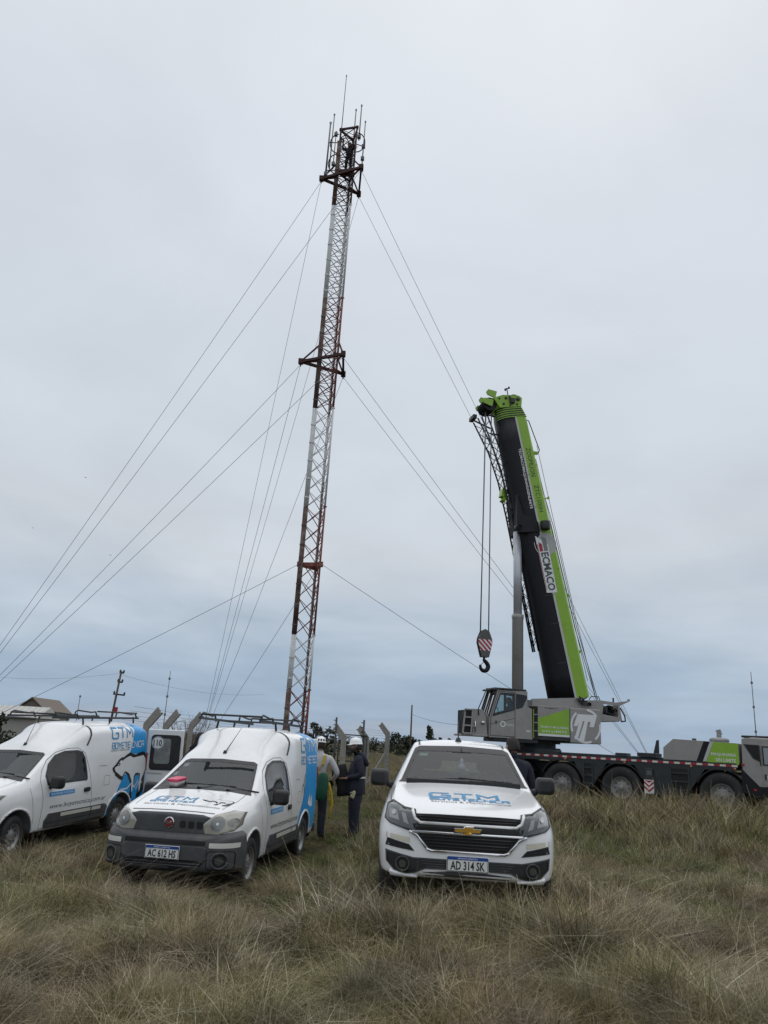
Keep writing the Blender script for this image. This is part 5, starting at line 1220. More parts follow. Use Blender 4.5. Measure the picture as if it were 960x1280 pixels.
# counterweight with emblem
b = MB(); b.bx(.73, 1.95, -1.43, 1.43, 2.02, 3.23); SB(b, 'counterweight', CGREY, bev=.025)
cw = lambda o: (lambda a, c: (a, -1.43 - o, c))
T_ = [(1.00, 3.02), (1.80, 3.02), (1.63, 2.60), (1.46, 2.60), (1.535, 2.80), (1.48, 2.83), (1.42, 2.80), (1.38, 2.70), (1.27, 2.28), (1.24, 2.08), (1.02, 2.09), (1.17, 2.45), (1.25, 2.68), (1.31, 2.84), (1.22, 2.82), (1.13, 2.62), (1.0, 2.25), (.88, 2.13), (.90, 2.2), (1.02, 2.52), (1.12, 2.80), (1.02, 2.60), (.84, 2.60)]
T_ = [(1.02, 3.03), (1.80, 3.03), (1.66, 2.60), (1.48, 2.60), (1.53, 2.76), (1.48, 2.80), (1.42, 2.76), (1.26, 2.09), (1.03, 2.09), (1.27, 2.72), (1.29, 2.80), (1.22, 2.79), (1.01, 2.17), (.87, 2.14), (1.08, 2.76), (1.0, 2.60), (.85, 2.60)]
fs(Art().poly(T_), 'emblem', WHITED, cw(.004))
A = Art()
for a0, a1 in ((.72, 1.12), (.22, .47), (-.28, .05), (-.78, -.38)):
    A.line(circle(1.34, 2.625, .575, 14, ry=.57, a0=PI * a0, a1=PI * a1), .075)
fs(A, 'emblem_ring', WHITED, cw(.002))
# operator cab
W1 = [(-2.24, 2.79), (-1.97, 3.57), (-1.45, 3.58), (-1.45, 3.03)]
W2 = [(-1.36, 3.57), (-.98, 3.54), (-.96, 3.48), (-1.14, 3.13), (-1.36, 3.07)]
b = MB(); b.prism([(-2.39, 2.05), (-2.36, 2.76), (-2.08, 3.66), (-.93, 3.70), (-.93, 3.16), (-.76, 3.10), (-.74, 2.05)], -1.40, -.48, 'y')
cm = b.mesh('operator_cab', [CGREY, DARKIN]); cutc = []
for w_ in (W1, W2):
    c = MB(); c.prism(w_, -1.6, -.3, 'y'); cutc.append(c)
c = MB(); c.prism([(-2.20, 2.30), (-2.28, 2.78), (-2.02, 3.58), (-1.0, 3.60), (-1.0, 2.30)], -1.36, -.52, 'y'); cutc.append(c)
c = MB(); c.prism([(-1.32, 2.84), (-.56, 2.84), (-.56, 3.58), (-1.32, 3.58)], -2.6, -1.9, 'x'); cutc.append(c)
oc = link('operator_cab', carve(cm, cutc, 'operator_cab'), crane, S2C, .02)
fo = lambda art, nm, m, o: flat(art, nm, m, oc, lambda a, c: (a, -1.40 - o, c))
DO = [(-2.35, 2.11), (-2.32, 2.76), (-2.03, 3.63), (-1.41, 3.64), (-1.41, 2.11)]
fo(Art().line(DO, .018, True).line([(-2.32, 2.50), (-1.41, 2.74)], .014), 'door_gap', HOLE, .003)
fo(Art().poly(W1), 'door_window', CABGL, .002); fo(Art().line(W1, .04, True), 'window_seal', PLASTB, .006)
fo(Art().poly(W2), 'rear_side_window', SGLASS, .002); fo(Art().line(W2, .03, True), 'window_seal', PLASTB, .006)
flat(Art().poly(W1), 'far_window', CABGL, oc, lambda a, c: (a, -.478, c)); flat(Art().poly(W2), 'far_window', CABGL, oc, lambda a, c: (a, -.478, c))
fo(Art().line(circle(-1.87, 2.52, .085, 16), .035, True).text('TECMACO', -1.80, 2.46, w=.36, h=.08), 'cab_logo', WHITED, .004)
fo(Art().poly([(-2.16, 2.62), (-2.10, 2.62), (-2.11, 2.52), (-2.14, 2.48)]), 'door_handle', PLASTB, .006)
fo(Art().poly([(-.98, 2.30), (-.82, 2.30), (-.82, 2.36), (-.98, 2.36)]), 'warning_sticker', REFLW, .004)
b = MB(); b.add([(-2.345, -1.33, 2.80), (-2.345, -.55, 2.80), (-2.098, -.55, 3.60), (-2.098, -1.33, 3.60)], [(0, 1, 2, 3)]); b.build('windscreen', CABGL, oc)
b = MB()
for y in (-1.36, -.94, -.52): b.beam((-2.40, y, 2.76), (-2.11, y, 3.66), .04, .05)
b.build('windscreen_frame', PLASTB, oc)
b = MB(); b.loft([[(-1.30 + dx, -.98 + p[0], 2.60 + p[1]) for p in rrect(-.25, 0, .25, .75, .1)] for dx in (0, .12)]); b.box((-1.50, -.98, 2.52), (.5, .5, .14)); b.build('seat', SEATM, oc)
b = MB(); b.bx(-2.2, -2.05, -1.3, -.6, 2.3, 2.85); b.tube([(-1.95, -.98 + .17 * math.cos(t), 2.95 + .15 * math.sin(t)) for t in [2 * PI * i / 16 for i in range(17)]], .015, 6); b.build('console', PLASTB, oc)
b = MB(); b.bx(-2.15, -.92, -1.3, -.6, 3.70, 3.77); b.bx(-2.3, -1.95, -1.38, -.5, 3.66, 3.72); b.build('roof_hatch', PLASTB, oc, bevel=.015)
b = MB(); b.tube([(-2.5, -1.40, 3.70), (-2.62, -1.42, 3.4), (-2.80, -1.42, 3.0), (-2.78, -1.40, 2.76)], .018, 6); b.tube([(-2.2, -1.38, 3.68), (-2.5, -1.40, 3.70)], .014, 6); b.build('mirror_arm', PLASTB, oc)
# guard and steps ahead of the cab
b = MB(); b.bx(-3.36, -2.42, -1.38, -.5, 2.05, 2.12); b.prism([(-2.98, 2.1), (-3.0, 2.98), (-2.62, 2.98), (-2.5, 2.76), (-2.42, 2.1)], -1.36, -.6, 'y'); SB(b, 'front_platform', CGREY, bev=.02)
b = MB()
for x0, x1, lean in ((-3.36, -3.30, .08), (-3.06, -3.02, .05)): b.beam((x0, -1.40, 2.1), (x0 + lean, -1.40, 2.96), .045, .05)
for z in (2.14, 2.40, 2.68, 2.94): b.beam((-3.36 + .08 * (z - 2.1), -1.40, z), (-2.98, -1.40, z), .04, .05)
SB(b, 'guard_frame', CGREY)
b = MB(); b.bx(-3.30, -3.0, -1.36, -.7, 2.1, 2.92); SB(b, 'step_recess', HOLE)
b = MB(); b.tube([(-3.25, -1.42, 2.92), (-3.36, -1.44, 2.86), (-3.47, -1.44, 2.55), (-3.49, -1.44, 2.15), (-3.36, -1.42, 2.1)], .02, 6); SB(b, 'hand_rail', STEELD)
b = MB(); b.lathe([(-1.44, .001), (-1.44, .05), (-1.38, .06)], (-2.62, 0, 2.52), 'y', 12); b.tube([(-2.9, -1.4, 2.2), (-2.9, -1.4, 2.55)], .02, 6); SB(b, 'work_lamp', CHROME)
# boom -----------------------------------------------------------------
def Bp(s, t, y):
    t = t + .0125 * s
    return (.66 - .2185 * s + .9758 * t, y, 3.42 + .9758 * s + .2185 * t)
H0, H1, S1 = 1.44, 1.19, 11.45
SEC = [(0, 0), (.02, .20), (.09, .35), (.21, .455), (.36, .505), (.55, .52), (.615, .52), (.93, .52), (1.0, .45)]
def sec(h, wk=1.0, f=lambda t: t):
    half = [(f(t) * h, y * wk) for t, y in SEC]; return half + [(t, -y) for t, y in reversed(half[1:])]
b = MB(); rings = []
for s in [i * S1 / 12 for i in range(13)]:
    h = H0 + (H1 - H0) * s / S1; rings.append([Bp(s, t, y) for t, y in sec(h)])
n = len(rings[0])
for j in range(n):
    t0, t1 = sec(1)[j][0], sec(1)[(j + 1) % n][0]; tm = (t0 + t1) / 2
    k = 0 if tm < .55 else 1 if tm < .615 else 2
    for i in range(len(rings) - 1): b.add([rings[i][j], rings[i][(j + 1) % n], rings[i + 1][(j + 1) % n], rings[i + 1][j]], [(0, 1, 2, 3)], k, k == 0)
b.add(rings[0], [tuple(range(n))], 0, False); b.add(rings[-1], [tuple(range(n))], 0, False)
boom = SB(b, 'boom', [CBLACK, CSILV, CGREEN])
BB = lambda mb, nm, m, bev=0: mb.build(nm, m, boom, None, bev)
def bart(art, nm, m, o=.004): return flat(art, nm, m, boom, lambda a, c: Bp(a, c, -.52 - o))   # a along the boom, c across it
# telescoping collars
for i in range(5):
    b = MB(); s0 = S1 - .02 + .10 * i; k = 1 - .03 * i; o = .03 * i
    rr = []
    for (ds, g) in ((0, 1.03), (.035, 1.03), (.035, .98), (.115, .98)):
        rr.append([Bp(s0 + ds, .03 + (t - .03) * k * g + o * .4, y * k * g) for t, y in sec(H1)])
    b.loft(rr, smooth=False); BB(b, 'boom_collar', CGREEN); b = MB(); b.loft([[Bp(s0 + ds, .03 + (t - .03) * k * 1.0 + o * .4, y * k * 1.0) for t, y in sec(H1)] for ds in (.04, .085)], smooth=False); BB(b, 'boom_seal', CBLACK)
# boom head
b = MB()
hs = [(11.9, .10), (12.35, -.10), (12.45, .35), (12.38, 1.05), (12.26, 1.18), (11.9, 1.08)]
for y in (-.46, .40): b.loft([[Bp(s, t, yy) for s, t in hs] for yy in (y, y + .07)], smooth=False)
for (s, t) in ((12.22, -.52), (12.58, -.30)):
    for y in (-.44, .38): b.loft([[Bp(s + ds, t + dt, yy) for ds, dt in ((-.24, .30), (-.07, -.02), (.06, -.05), (.16, .05), (.04, .42))] for yy in (y, y + .06)], smooth=False)
b.loft([[Bp(s, t, yy) for s, t in ((11.9, .2), (12.2, .2), (12.2, 1.05), (11.9, 1.05))] for yy in (-.38, .38)], smooth=False)
head = BB(b, 'boom_head', CGREEN)
def hd(mb, nm, m): return mb.build(nm, m, boom)
for (s, t) in ((12.12, -.24), (12.2, .88)):
    b = MB()
    for y in (-.30, -.10, .10, .30):
        c0 = Vector(Bp(s, t, y)); b.lathe([(-.05, .29), (-.02, .25), (.02, .25), (.05, .29), (.05, .06), (-.05, .06), (-.05, .29)], c0, 'y', 20, smooth=False)
    hd(b, 'head_sheave', CBLACK)
b = MB()
for (s, t, r_) in ((12.05, .30, .05), (12.05, .65, .05), (12.3, .45, .06), (12.22, .98, .09), (12.0, .9, .04), (12.3, .15, .04)):
    c0 = Vector(Bp(s, t, 0)); b.lathe([(-.485, .001), (-.485, r_), (-.44, r_)], c0, 'y', 10)
b.beam(Bp(11.95, .58, -.49), Bp(12.38, .62, -.49), .12, .03); b.box(Bp(12.15, .70, -.52), (.2, .1, .2)); hd(b, 'head_fittings', STEELD)
b = MB(); b.tube([Bp(12.36, .70, -.2), Bp(12.85, .72, -.2)], .022, 6); b.tube([Bp(12.82, .62, -.2), Bp(12.82, .84, -.2)], .018, 6); b.lathe([(-.05, .03), (0, .05), (.05, .02)], Bp(12.78, .64, -.2), 'z', 8); b.lathe([(-.05, .03), (0, .05), (.05, .02)], Bp(12.86, .82, -.2), 'z', 8); hd(b, 'wind_gauge', STEELD)
# lettering on the boom: reads along the boom, letter tops towards its back
def along(s_top, t_base): return lambda a, c: (s_top - a, t_base + c)
def btext(txt, s_top, t0, L_, h_, nm, m, bold=.012, o=.004, shear=0):
    A = Art().text(txt, 0, 0, w=L_, h=h_, bold=bold, shear=shear); f = along(s_top, t0); A.v = [f(a, c) for a, c in A.v]; return bart(A, nm, m, o)
btext('ZOOMLION', 10.05, .85, 1.22, .20, 'maker_name', BLACKD, .0)
btext('ZTC1500H', 8.46, .88, 1.12, .19, 'model_name', BLACKD, .0)
btext('TECMACOMAQUINARIASINLIMITE', 10.06, .50, 2.55, .135, 'side_text', WHITED, .02)
cxs, cts = 6.03, .92
A = Art().poly([(cxs + .45 * math.cos(t), cts + .42 * math.sin(t)) for t in [2 * PI * i / 28 for i in range(28)]]); bart(A, 'logo_disc', mat('pale_grey_decal', (.42, .43, .42), .5), .006)
A = Art().poly([(6.40, .48), (4.12, .50), (4.08, .95), (6.0, .97)]); bart(A, 'logo_plate', WHITED, .008)
A = Art().poly([(6.05, .49), (4.22, .515), (4.22, .535), (6.05, .52)]); bart(A, 'logo_underline', RED, .011)
btext('ECMACO', 5.70, .585, 1.52, .33, 'logo_text', mat('logo_dark_grey', (.06, .08, .08), .5), .03, .012)
A = Art().poly([(6.12, .56), (5.75, .56), (5.75, .70), (6.05, .70)]); bart(A, 'logo_mark', RED, .0125)
A = Art().poly([(6.35, .73), (5.75, .75), (5.75, .92), (6.25, .92)]); bart(A, 'logo_mark', mat('logo_grey', (.2, .21, .21), .5), .0125)
A = Art().line([(cxs + .50 * math.cos(t), cts + .50 * math.sin(t) - .03) for t in [PI * (1.02 + .05 * i) for i in range(12)]], .03); bart(A, 'logo_outline', CSILV, .005)
for s in (9.3, 5.0): b = MB(); b.lathe([(-.53, .035), (-.51, .04)], Bp(s, 1.2, 0), 'y', 8); BB(b, 'bolt_boss', HOLE)
A = Art()
for s in (1.4, 2.9, 4.0, 7.55, 8.9): A.poly([(s, .36), (s + .022, .36), (s + .022, .80), (s, .80)])
bart(A, 'weld_seam', STEELD, .0015)
# cylinder bracket collar
b = MB(); br_ = [(8.15, .06), (7.0, -.20), (6.62, -.22), (6.58, .08), (6.55, .72), (6.95, .72), (7.15, .5), (7.3, .15)]
b.loft([[Bp(s, t, yy) for s, t in br_] for yy in (-.56, -.49)], smooth=False); b.loft([[Bp(s, max(t, -.02), yy) for s, t in br_] for yy in (.49, .56)], smooth=False)
b.loft([[Bp(s, t, yy) for s, t in ((8.15, .08), (7.0, -.05), (6.65, -.06), (6.62, .12))] for yy in (-.49, .49)], smooth=False)
BB(b, 'cylinder_bracket', CBLACK)
b = MB(); b.lathe([(-.60, .12), (-.57, .14), (-.40, .14), (-.38, .12)], Bp(6.80, -.15, 0), 'y', 16); b.lathe([(-.63, .06), (-.59, .06)], Bp(6.80, -.15, 0), 'y', 12); BB(b, 'cylinder_pin', STEELD)
b = MB(); b.lathe([(-.18, .10), (-.16, .19), (.16, .19), (.18, .10)], Vector(Bp(6.75, .95, -.66)), 'z', 14); b.box(Bp(6.75, .95, -.58), (.24, .1, .3)); b.build('hose_reel', CCHAS, boom, None, .01)
# hand rail and hose clips on the back of the boom
b = MB(); b.tube([Bp(11.3, 1.16, -.44), Bp(11.25, 1.28, -.44), Bp(9.95, 1.50, -.44), Bp(9.85, 1.44, -.44), Bp(9.85, 1.2, -.44)], .022, 6); BB(b, 'hand_rail', CBLACK)
b = MB(); b.box(Bp(9.85, 1.30, -.40), (.22, .12, .1)); BB(b, 'rail_foot', CGREEN)
for s in (7.9, 3.9, 1.7): b = MB(); b.beam(Bp(s, 1.18, -.36), Bp(s + .02, 1.50, -.36), .04); b.box(Bp(s + .02, 1.50, -.36), (.07, .05, .1)); BB(b, 'rope_guide', CGREEN)
b = MB(); b.tube([Bp(9.6, 1.30, -.35), Bp(5, 1.44, -.35), Bp(.6, 1.56, -.35)], .012, 5); BB(b, 'control_cable', ROPE)
# stowed lattice jib on the far flank
b = MB()
def oc_(s): return np.interp(s, [2, 5.7, 7.5, 9, 10.3, 11.7], [-.01, -.03, -.04, -.10, -.28, -.70])
def ic_(s): return np.interp(s, [2, 5.7, 7.5, 9.5, 11.9], [.07, .05, .14, .14, -.27])
Y0, Y1 = .10, .60
for y in (Y0, Y1):
    b.tube([Bp(s, oc_(s), y) for s in (2.0, 4, 5.7, 7.5, 9, 10.3, 11.7)], .034, 6); b.tube([Bp(s, ic_(s), y) for s in (2.0, 4, 5.7, 7.5, 9.5, 11.95)], .034, 6)
st = np.arange(2.2, 11.7, .36)
for i, (s0, s1) in enumerate(zip(st, st[1:])):
    for y in (Y0, Y1): b.tube([Bp(s0, (oc_ if i % 2 else ic_)(s0), y), Bp(s1, (ic_ if i % 2 else oc_)(s1), y)], .017, 5)
    b.tube([Bp(s0, oc_(s0), Y0 if i % 2 else Y1), Bp(s1, oc_(s1), Y1 if i % 2 else Y0)], .015, 5)
    b.tube([Bp(s0, ic_(s0), Y0 if i % 2 else Y1), Bp(s1, ic_(s1), Y1 if i % 2 else Y0)], .015, 5)
b.box(Bp(11.8, -.80, .35), (.16, .5, .16)); b.beam(Bp(11.9, -.45, Y0), Bp(11.7, .1, Y0), .05); b.beam(Bp(11.0, -.30, Y0), Bp(10.9, .1, Y0), .05); b.beam(Bp(11.7, -.78, .35), Bp(11.3, -.1, .35), .05)
SB(b, 'lattice_jib', STEELD)
for s, o in ((8.45, -.10), (6.1, .03)):
    b = MB(); b.box(Bp(s, o, .35), (.22, .3, .34), (0, .2, 0)); b.box(Bp(s - .25, o - .04, .35), (.14, .3, .2), (0, .5, 0)); b.beam(Bp(s, o, .3), Bp(s + .2, .35, .3), .08); SB(b, 'jib_bracket', CGREEN)
# lift cylinder
b = MB(); b.lathe([(2.15, .10), (2.15, .215), (6.50, .215), (6.55, .235), (6.68, .235), (6.68, .15)], (-.68, 0, 0), 'z', 24); SB(b, 'lift_cylinder', CGREY)
b = MB(); b.tube([(-.68, 0, 6.6), (-.70, 0, 10.0)], .165, 20); SB(b, 'cylinder_rod', ROD)
# ropes
b = MB()
for x0, x1, y in ((-2.16, -2.23, -.05), (-2.10, -2.20, .05)): b.tube([(x0, y, 15.0), (x1, y, 5.75)], .022, 6)
for x0, x1, y in ((-1.90, -1.90, -.05), (-1.86, -1.86, .05)): b.tube([(x0, y, 15.0), (x1, y, 5.72)], .022, 6)
SB(b, 'hoist_rope', ROPE)
b = MB()
for y in (-.1, .12): b.tube([Bp(12.25, 1.12, y), (.85 + .1 * y, y, 10.37), (1.8 + .2 * y, y, 6.4), (2.72 + .3 * y, y, 3.45)], .016, 5)
b.tube([Bp(10.2, 1.5, -.3), (1.55, -.3, 7.1), (2.45, -.3, 3.6)], .012, 5)
SB(b, 'hoist_rope', ROPE)
# hook block: hangs from the ropes
HKM = SUM @ Matrix.Translation((-2.045, 0, 5.55))
hk = empty('hook_block', label='grey hook block with red and white stripes hanging from the crane', cat='crane hook'); hk.matrix_world = HKM
HOOKG = mat('hook_block_grey', (.10, .098, .092), .5, var=.2, dirt=(.04, .035, .03), dirt_amt=.5)
HP = [(-.16, .37), (0, .46), (.16, .37), (.27, .10), (.285, -.06), (.16, -.60), (-.14, -.60), (-.285, -.06), (-.27, .10)]
b = MB(); b.prism(HP, -.11, -.07, 'y'); b.prism(HP, .07, .11, 'y'); b.bx(-.10, .10, -.07, .07, -.58, -.40); b.bx(-.22, .22, -.07, .07, -.2, -.1); b.build('cheek_plate', HOOKG, hk, bevel=.008)
b = MB(); b.lathe([(-.06, .20), (-.02, .24), (.02, .24), (.06, .20)], (0, 0, .10), 'y', 20); b.build('sheave', STEELD, hk)
def clip_half(poly, f):
    out = []
    for i in range(len(poly)):
        a, c = poly[i], poly[(i + 1) % len(poly)]; fa, fc = f(a), f(c)
        if fa >= 0: out.append(a)
        if fa * fc < 0: t = fa / (fa - fc); out.append((a[0] + (c[0] - a[0]) * t, a[1] + (c[1] - a[1]) * t))
    return out
band = clip_half(clip_half(HP, lambda p: .06 - p[1]), lambda p: p[1] + .36)
A = Art().poly(band); flat(A, 'stripe_band', WHITED, hk, lambda a, c: (a, -.113, c))
A = Art()
for k in range(-3, 4):
    c0 = -.14 + .19 * k; q = clip_half(clip_half(band, lambda p: p[0] + p[1] - c0), lambda p: c0 + .095 - p[0] - p[1])
    if len(q) > 2: A.poly(q)
flat(A, 'red_stripe', mat('stripe_red', (.42, .010, .035), .45, var=.1), hk, lambda a, c: (a, -.115, c))
b = MB(); hkp = [(0, -.58), (.0, -.70), (.10, -.80), (.165, -.93), (.10, -1.07), (-.03, -1.10), (-.13, -1.02), (-.155, -.88)]
def cr2(pts, n=4):
    o = []
    for i in range(len(pts) - 1):
        p0, p1, p2, p3 = [Vector(pts[max(0, min(len(pts) - 1, j))]) for j in (i - 1, i, i + 1, i + 2)]
        for k in range(n):
            t = k / n; o.append(.5 * ((2 * p1) + (p2 - p0) * t + (2 * p0 - 5 * p1 + 4 * p2 - p3) * t * t + (3 * p1 - p0 - 3 * p2 + p3) * t ** 3))
    return o + [Vector(pts[-1])]
q = cr2(hkp); b.tube([(p.x, 0, p.y) for p in q], [.05 + .035 * math.sin(PI * min(1, i / (len(q) - 1) * 1.05)) if i > 3 else .045 for i in range(len(q))][:-1] + [.028], 10); b.build('hook', CBLACK, hk)
b = MB(); b.tube([(.02, 0, -.74), (-.14, 0, -.90)], .012, 6); b.build('safety_latch', STEELD, hk)
# ------------------------------------------------------------------ guyed lattice mast
TX, TY = -2.60, 30.05
mast = empty('lattice_mast', (TX - .2, TY, 0), (0, .0067, 0), 'tall red and white guyed lattice mast with antennas at the top', 'mast')
LA = [R(195), R(315), R(75)]; LR = .47; TOP = 29.7
LEG = [(LR * math.cos(a), LR * math.sin(a)) for a in LA]
BANDS = [(0, 3.5, 'r'), (3.5, 5.55, 'w'), (5.55, 10.75, 'r'), (10.75, 15.1, 'w'), (15.1, 20.4, 'r'), (20.4, 25.3, 'w'), (25.3, TOP, 'r')]
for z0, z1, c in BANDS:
    hi = z0 > 15; m_ = MWHITE_BACKLIT if c == 'w' else (MDARK if z0 > 25 else MRED); step = .56 if hi else .74
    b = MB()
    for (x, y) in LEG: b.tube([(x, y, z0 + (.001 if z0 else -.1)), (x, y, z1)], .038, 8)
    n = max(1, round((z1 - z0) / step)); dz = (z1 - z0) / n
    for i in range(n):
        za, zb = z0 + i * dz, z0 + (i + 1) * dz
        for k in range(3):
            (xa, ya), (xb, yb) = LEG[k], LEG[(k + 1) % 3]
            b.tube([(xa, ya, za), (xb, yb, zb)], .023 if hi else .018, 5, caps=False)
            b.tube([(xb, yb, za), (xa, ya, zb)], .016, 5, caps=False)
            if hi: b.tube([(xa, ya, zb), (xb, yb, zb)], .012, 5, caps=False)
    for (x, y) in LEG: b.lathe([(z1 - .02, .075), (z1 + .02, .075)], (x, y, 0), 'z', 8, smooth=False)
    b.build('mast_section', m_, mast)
# coax bundle and ladder tray on the left leg, painted with the mast
for z0, z1, c in BANDS:
    b = MB(); lx, ly = LEG[0]
    for i in range(5): b.tube([(lx - .076 + .038 * i, ly - .07 - .012 * (i % 2), z0 + .02 if z0 else .3), (lx - .076 + .038 * i + .004, ly - .07, (z0 + z1) / 2), (lx - .076 + .038 * i, ly - .07 - .01 * (i % 3), min(z1, 28.9))], .024, 6)
    for i in range(int((z1 - z0) / .8)): b.box((lx, ly - .10, z0 + .4 + .8 * i), (.22, .03, .05))
    b.bx(lx - .10, lx + .10, ly - .052, ly - .040, z0 + .05, min(z1 - .02, 28.9))
    b.build('coax_bundle', MWHITE if c == 'w' else CABLEM, mast)
b = MB(); mx_, my_ = LEG[2]
for i in range(3): b.tube([(mx_ - .05 + .03 * i, my_ - .10, .3), (mx_ - .05 + .03 * i, my_ - .10, 12 if i else 29)], .014, 5)
b.build('feeder_cable', CABLEM, mast)
b = MB(); b.tube([(LEG[1][0], LEG[1][1], 1.6), (LEG[1][0], LEG[1][1], 3.2), ], .045, 8)
b.build('leg_sleeve', MRED, mast)
# collars and star frames that carry the guys
def star(zs, tips, m_):
    b = MB(); T3 = [Vector((x - TX, y - TY, zs)) for x, y in tips]
    for k in range(3):
        b.beam(T3[k], T3[(k + 1) % 3], .09, .12)
        lg = Vector((LEG[k][0], LEG[k][1], zs))
        for t in T3:
            if (t - lg).length < 1.15: b.beam(t, lg, .06, .08)
    for k, t in enumerate(T3):
        near = min(LEG, key=lambda q: (Vector((q[0], q[1], zs)) - t).length)
        b.beam(t, (near[0], near[1], zs + .85), .05, .06); b.beam(t, (near[0], near[1], zs - .0), .06, .08)
        b.box(t, (.20, .20, .22)); b.beam(t, t - Vector((0, 0, .22)), .10, .05)
    b.build('guy_star_frame', m_, mast); return [Vector((x - .2 + .0067 * zs, y, zs - .15)) for x, y in tips]
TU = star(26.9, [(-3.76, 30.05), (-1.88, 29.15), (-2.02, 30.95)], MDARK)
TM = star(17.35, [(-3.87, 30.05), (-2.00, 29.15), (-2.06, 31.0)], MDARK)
b = MB()
for k in range(3):
    (xa, ya), (xb, yb) = LEG[k], LEG[(k + 1) % 3]; b.beam((xa * 1.1, ya * 1.1, 8.35), (xb * 1.1, yb * 1.1, 8.35), .05, .16)
    b.box((xa * 1.15, ya * 1.15, 8.35), (.14, .14, .2))
b.build('guy_collar', MRED, mast)
TC = [Vector((TX - .145 + x * 1.2, TY + y * 1.2, 8.35)) for x, y in LEG]
AL, AB, AR = Vector((-17.52, 32.06, 0)), Vector((-10.14, 47.48, 0)), Vector((13.61, 37.6, 0))
for nm, A_ in (('left', AL), ('far', AB), ('right', AR)):
    b = MB(); b.prism([(-.35, -.3), (.35, -.3), (.25, .45), (-.25, .45)], -.35, .35, 'y'); b.tube([(0, 0, .4), (0, 0, .62)], .04, 6); o = b.build('guy_anchor', CONC, bevel=.02); o.location = A_
    tag(o, {'left': 'concrete guy anchor block on the ground left of the vans', 'far': 'concrete guy anchor block far behind the mast', 'right': 'concrete guy anchor block behind the crane'}[nm], 'anchor block')
def guy(a, c, lab): wire('guy_wire', (a, c + Vector((0, 0, .6))), .0095, lab, 'guy wire', (a - c).length * .006, 20, 'guy wires of the mast')
lev = ('the upper star frame', 'the middle star frame')
for T3, lv in ((TU, lev[0]), (TM, lev[1])):
    guy(T3[0], AL, 'guy wire from left tip of %s down to the left ground' % lv); guy(T3[0], AB, 'guy wire from left tip of %s to the far anchor' % lv)
    guy(T3[1], AL, 'guy wire from near right tip of %s to the left' % lv); guy(T3[1], AR, 'guy wire from near right tip of %s down behind the crane' % lv)
    guy(T3[2], AB, 'guy wire from far right tip of %s back to the far anchor' % lv); guy(T3[2], AR, 'guy wire from far right tip of %s down behind the crane' % lv)
guy(TC[0], AL, 'lowest guy wire running left from the mast collar'); guy(TC[1], AR, 'lowest guy wire running right from the mast collar'); guy(TC[2], AB, 'lowest guy wire running back from the mast collar')
# insulators on guys near the tips
# top: ring platform, cage hoops and antennas (each bolted to the mast)
for z_ in (27.25, 29.65):
    b = MB()
    for k in range(3):
        (xa, ya), (xb, yb) = LEG[k], LEG[(k + 1) % 3]; b.beam((xa * 1.12, ya * 1.12, z_), (xb * 1.12, yb * 1.12, z_), .07, .09)
    b.build('top_frame', MDARK, mast)
for z_, c_, s_ in ((28.75, LEG[0], -1), (27.6, LEG[0], -1), (28.7, LEG[1], 1)):
    b = MB(); b.tube([(c_[0] + s_ * (.05 + .38 * math.sin(t)), c_[1] - .1, z_ + .55 * math.cos(t)) for t in [PI * i / 10 for i in range(11)]], .026, 6); b.build('hoop_bracket', MDARK, mast)
def whip(x, y, z0, z1, r_, nm='antenna_rod', clamps=()):
    b = MB(); b.tube([(x, y, z0), (x, y, z1)], [r_, r_ * .8], 7); b.lathe([(z1, r_ * 1.3), (z1 + .08, r_ * 1.3)], (x, y, 0), 'z', 7)
    for c in clamps: b.box((x, y, c), (.16, .14, .16))
    return b.build(nm, ANT, mast)
whip(LEG[0][0] - .52, -.1, 26.9, 30.0, .045, clamps=(27.1,)); whip(LEG[0][0] - .40, .1, 27.6, 30.7, .032); whip(LEG[2][0] + .02, .45, 29.2, 31.4, .032)
whip(LEG[1][0] + .12, -.25, 29.0, 31.0, .032, clamps=(29.2,)); whip(LEG[1][0] + .36, -.2, 27.3, 30.1, .030, clamps=(28.7, 28.0, 27.4)); whip(LEG[0][0] + .04, -.2, 29.0, 32.8, .022)
whip(LEG[0][0] - .20, -.2, 27.3, 29.4, .026, clamps=(27.6, 29.3))
b = MB(); b.tube([(LEG[1][0], LEG[1][1], 27.3), (LEG[1][0] + .36, -.2, 27.3)], .025, 6); b.tube([(LEG[1][0], LEG[1][1], 28.7), (LEG[1][0] + .36, -.2, 28.7)], .025, 6); b.tube([(LEG[0][0], LEG[0][1], 27.3), (LEG[0][0] - .52, -.1, 27.3)], .025, 6); b.tube([(LEG[0][0], LEG[0][1], 28.9), (LEG[0][0] - .52, -.1, 28.9)], .025, 6); b.build('antenna_arm', MDARK, mast)
for i, (z, dx) in enumerate(((27.9, .1), (28.9, .22))):
    b = MB(); b.tube([(dx + .16 * math.cos(t), .1 + .05 * math.sin(2 * t), z + .16 * math.sin(t)) for t in [2 * PI * i_ / 16 for i_ in range(17)]], .014, 5); b.tube([(dx + .11 * math.cos(t + 1), .12, z + .12 * math.sin(t)) for t in [2 * PI * i_ / 16 for i_ in range(17)]], .012, 5); b.build('cable_coil', PLASTB, mast)
b = MB(); b.tube([(LEG[0][0], 0, 27.85), (LEG[1][0], LEG[1][1], 27.9)], .02, 6); b.build('work_bar', MDARK, mast)
b = MB(); b.box((.05, .0, 27.28), (.62, .42, .03)); b.build('work_platform', MDARK, mast)
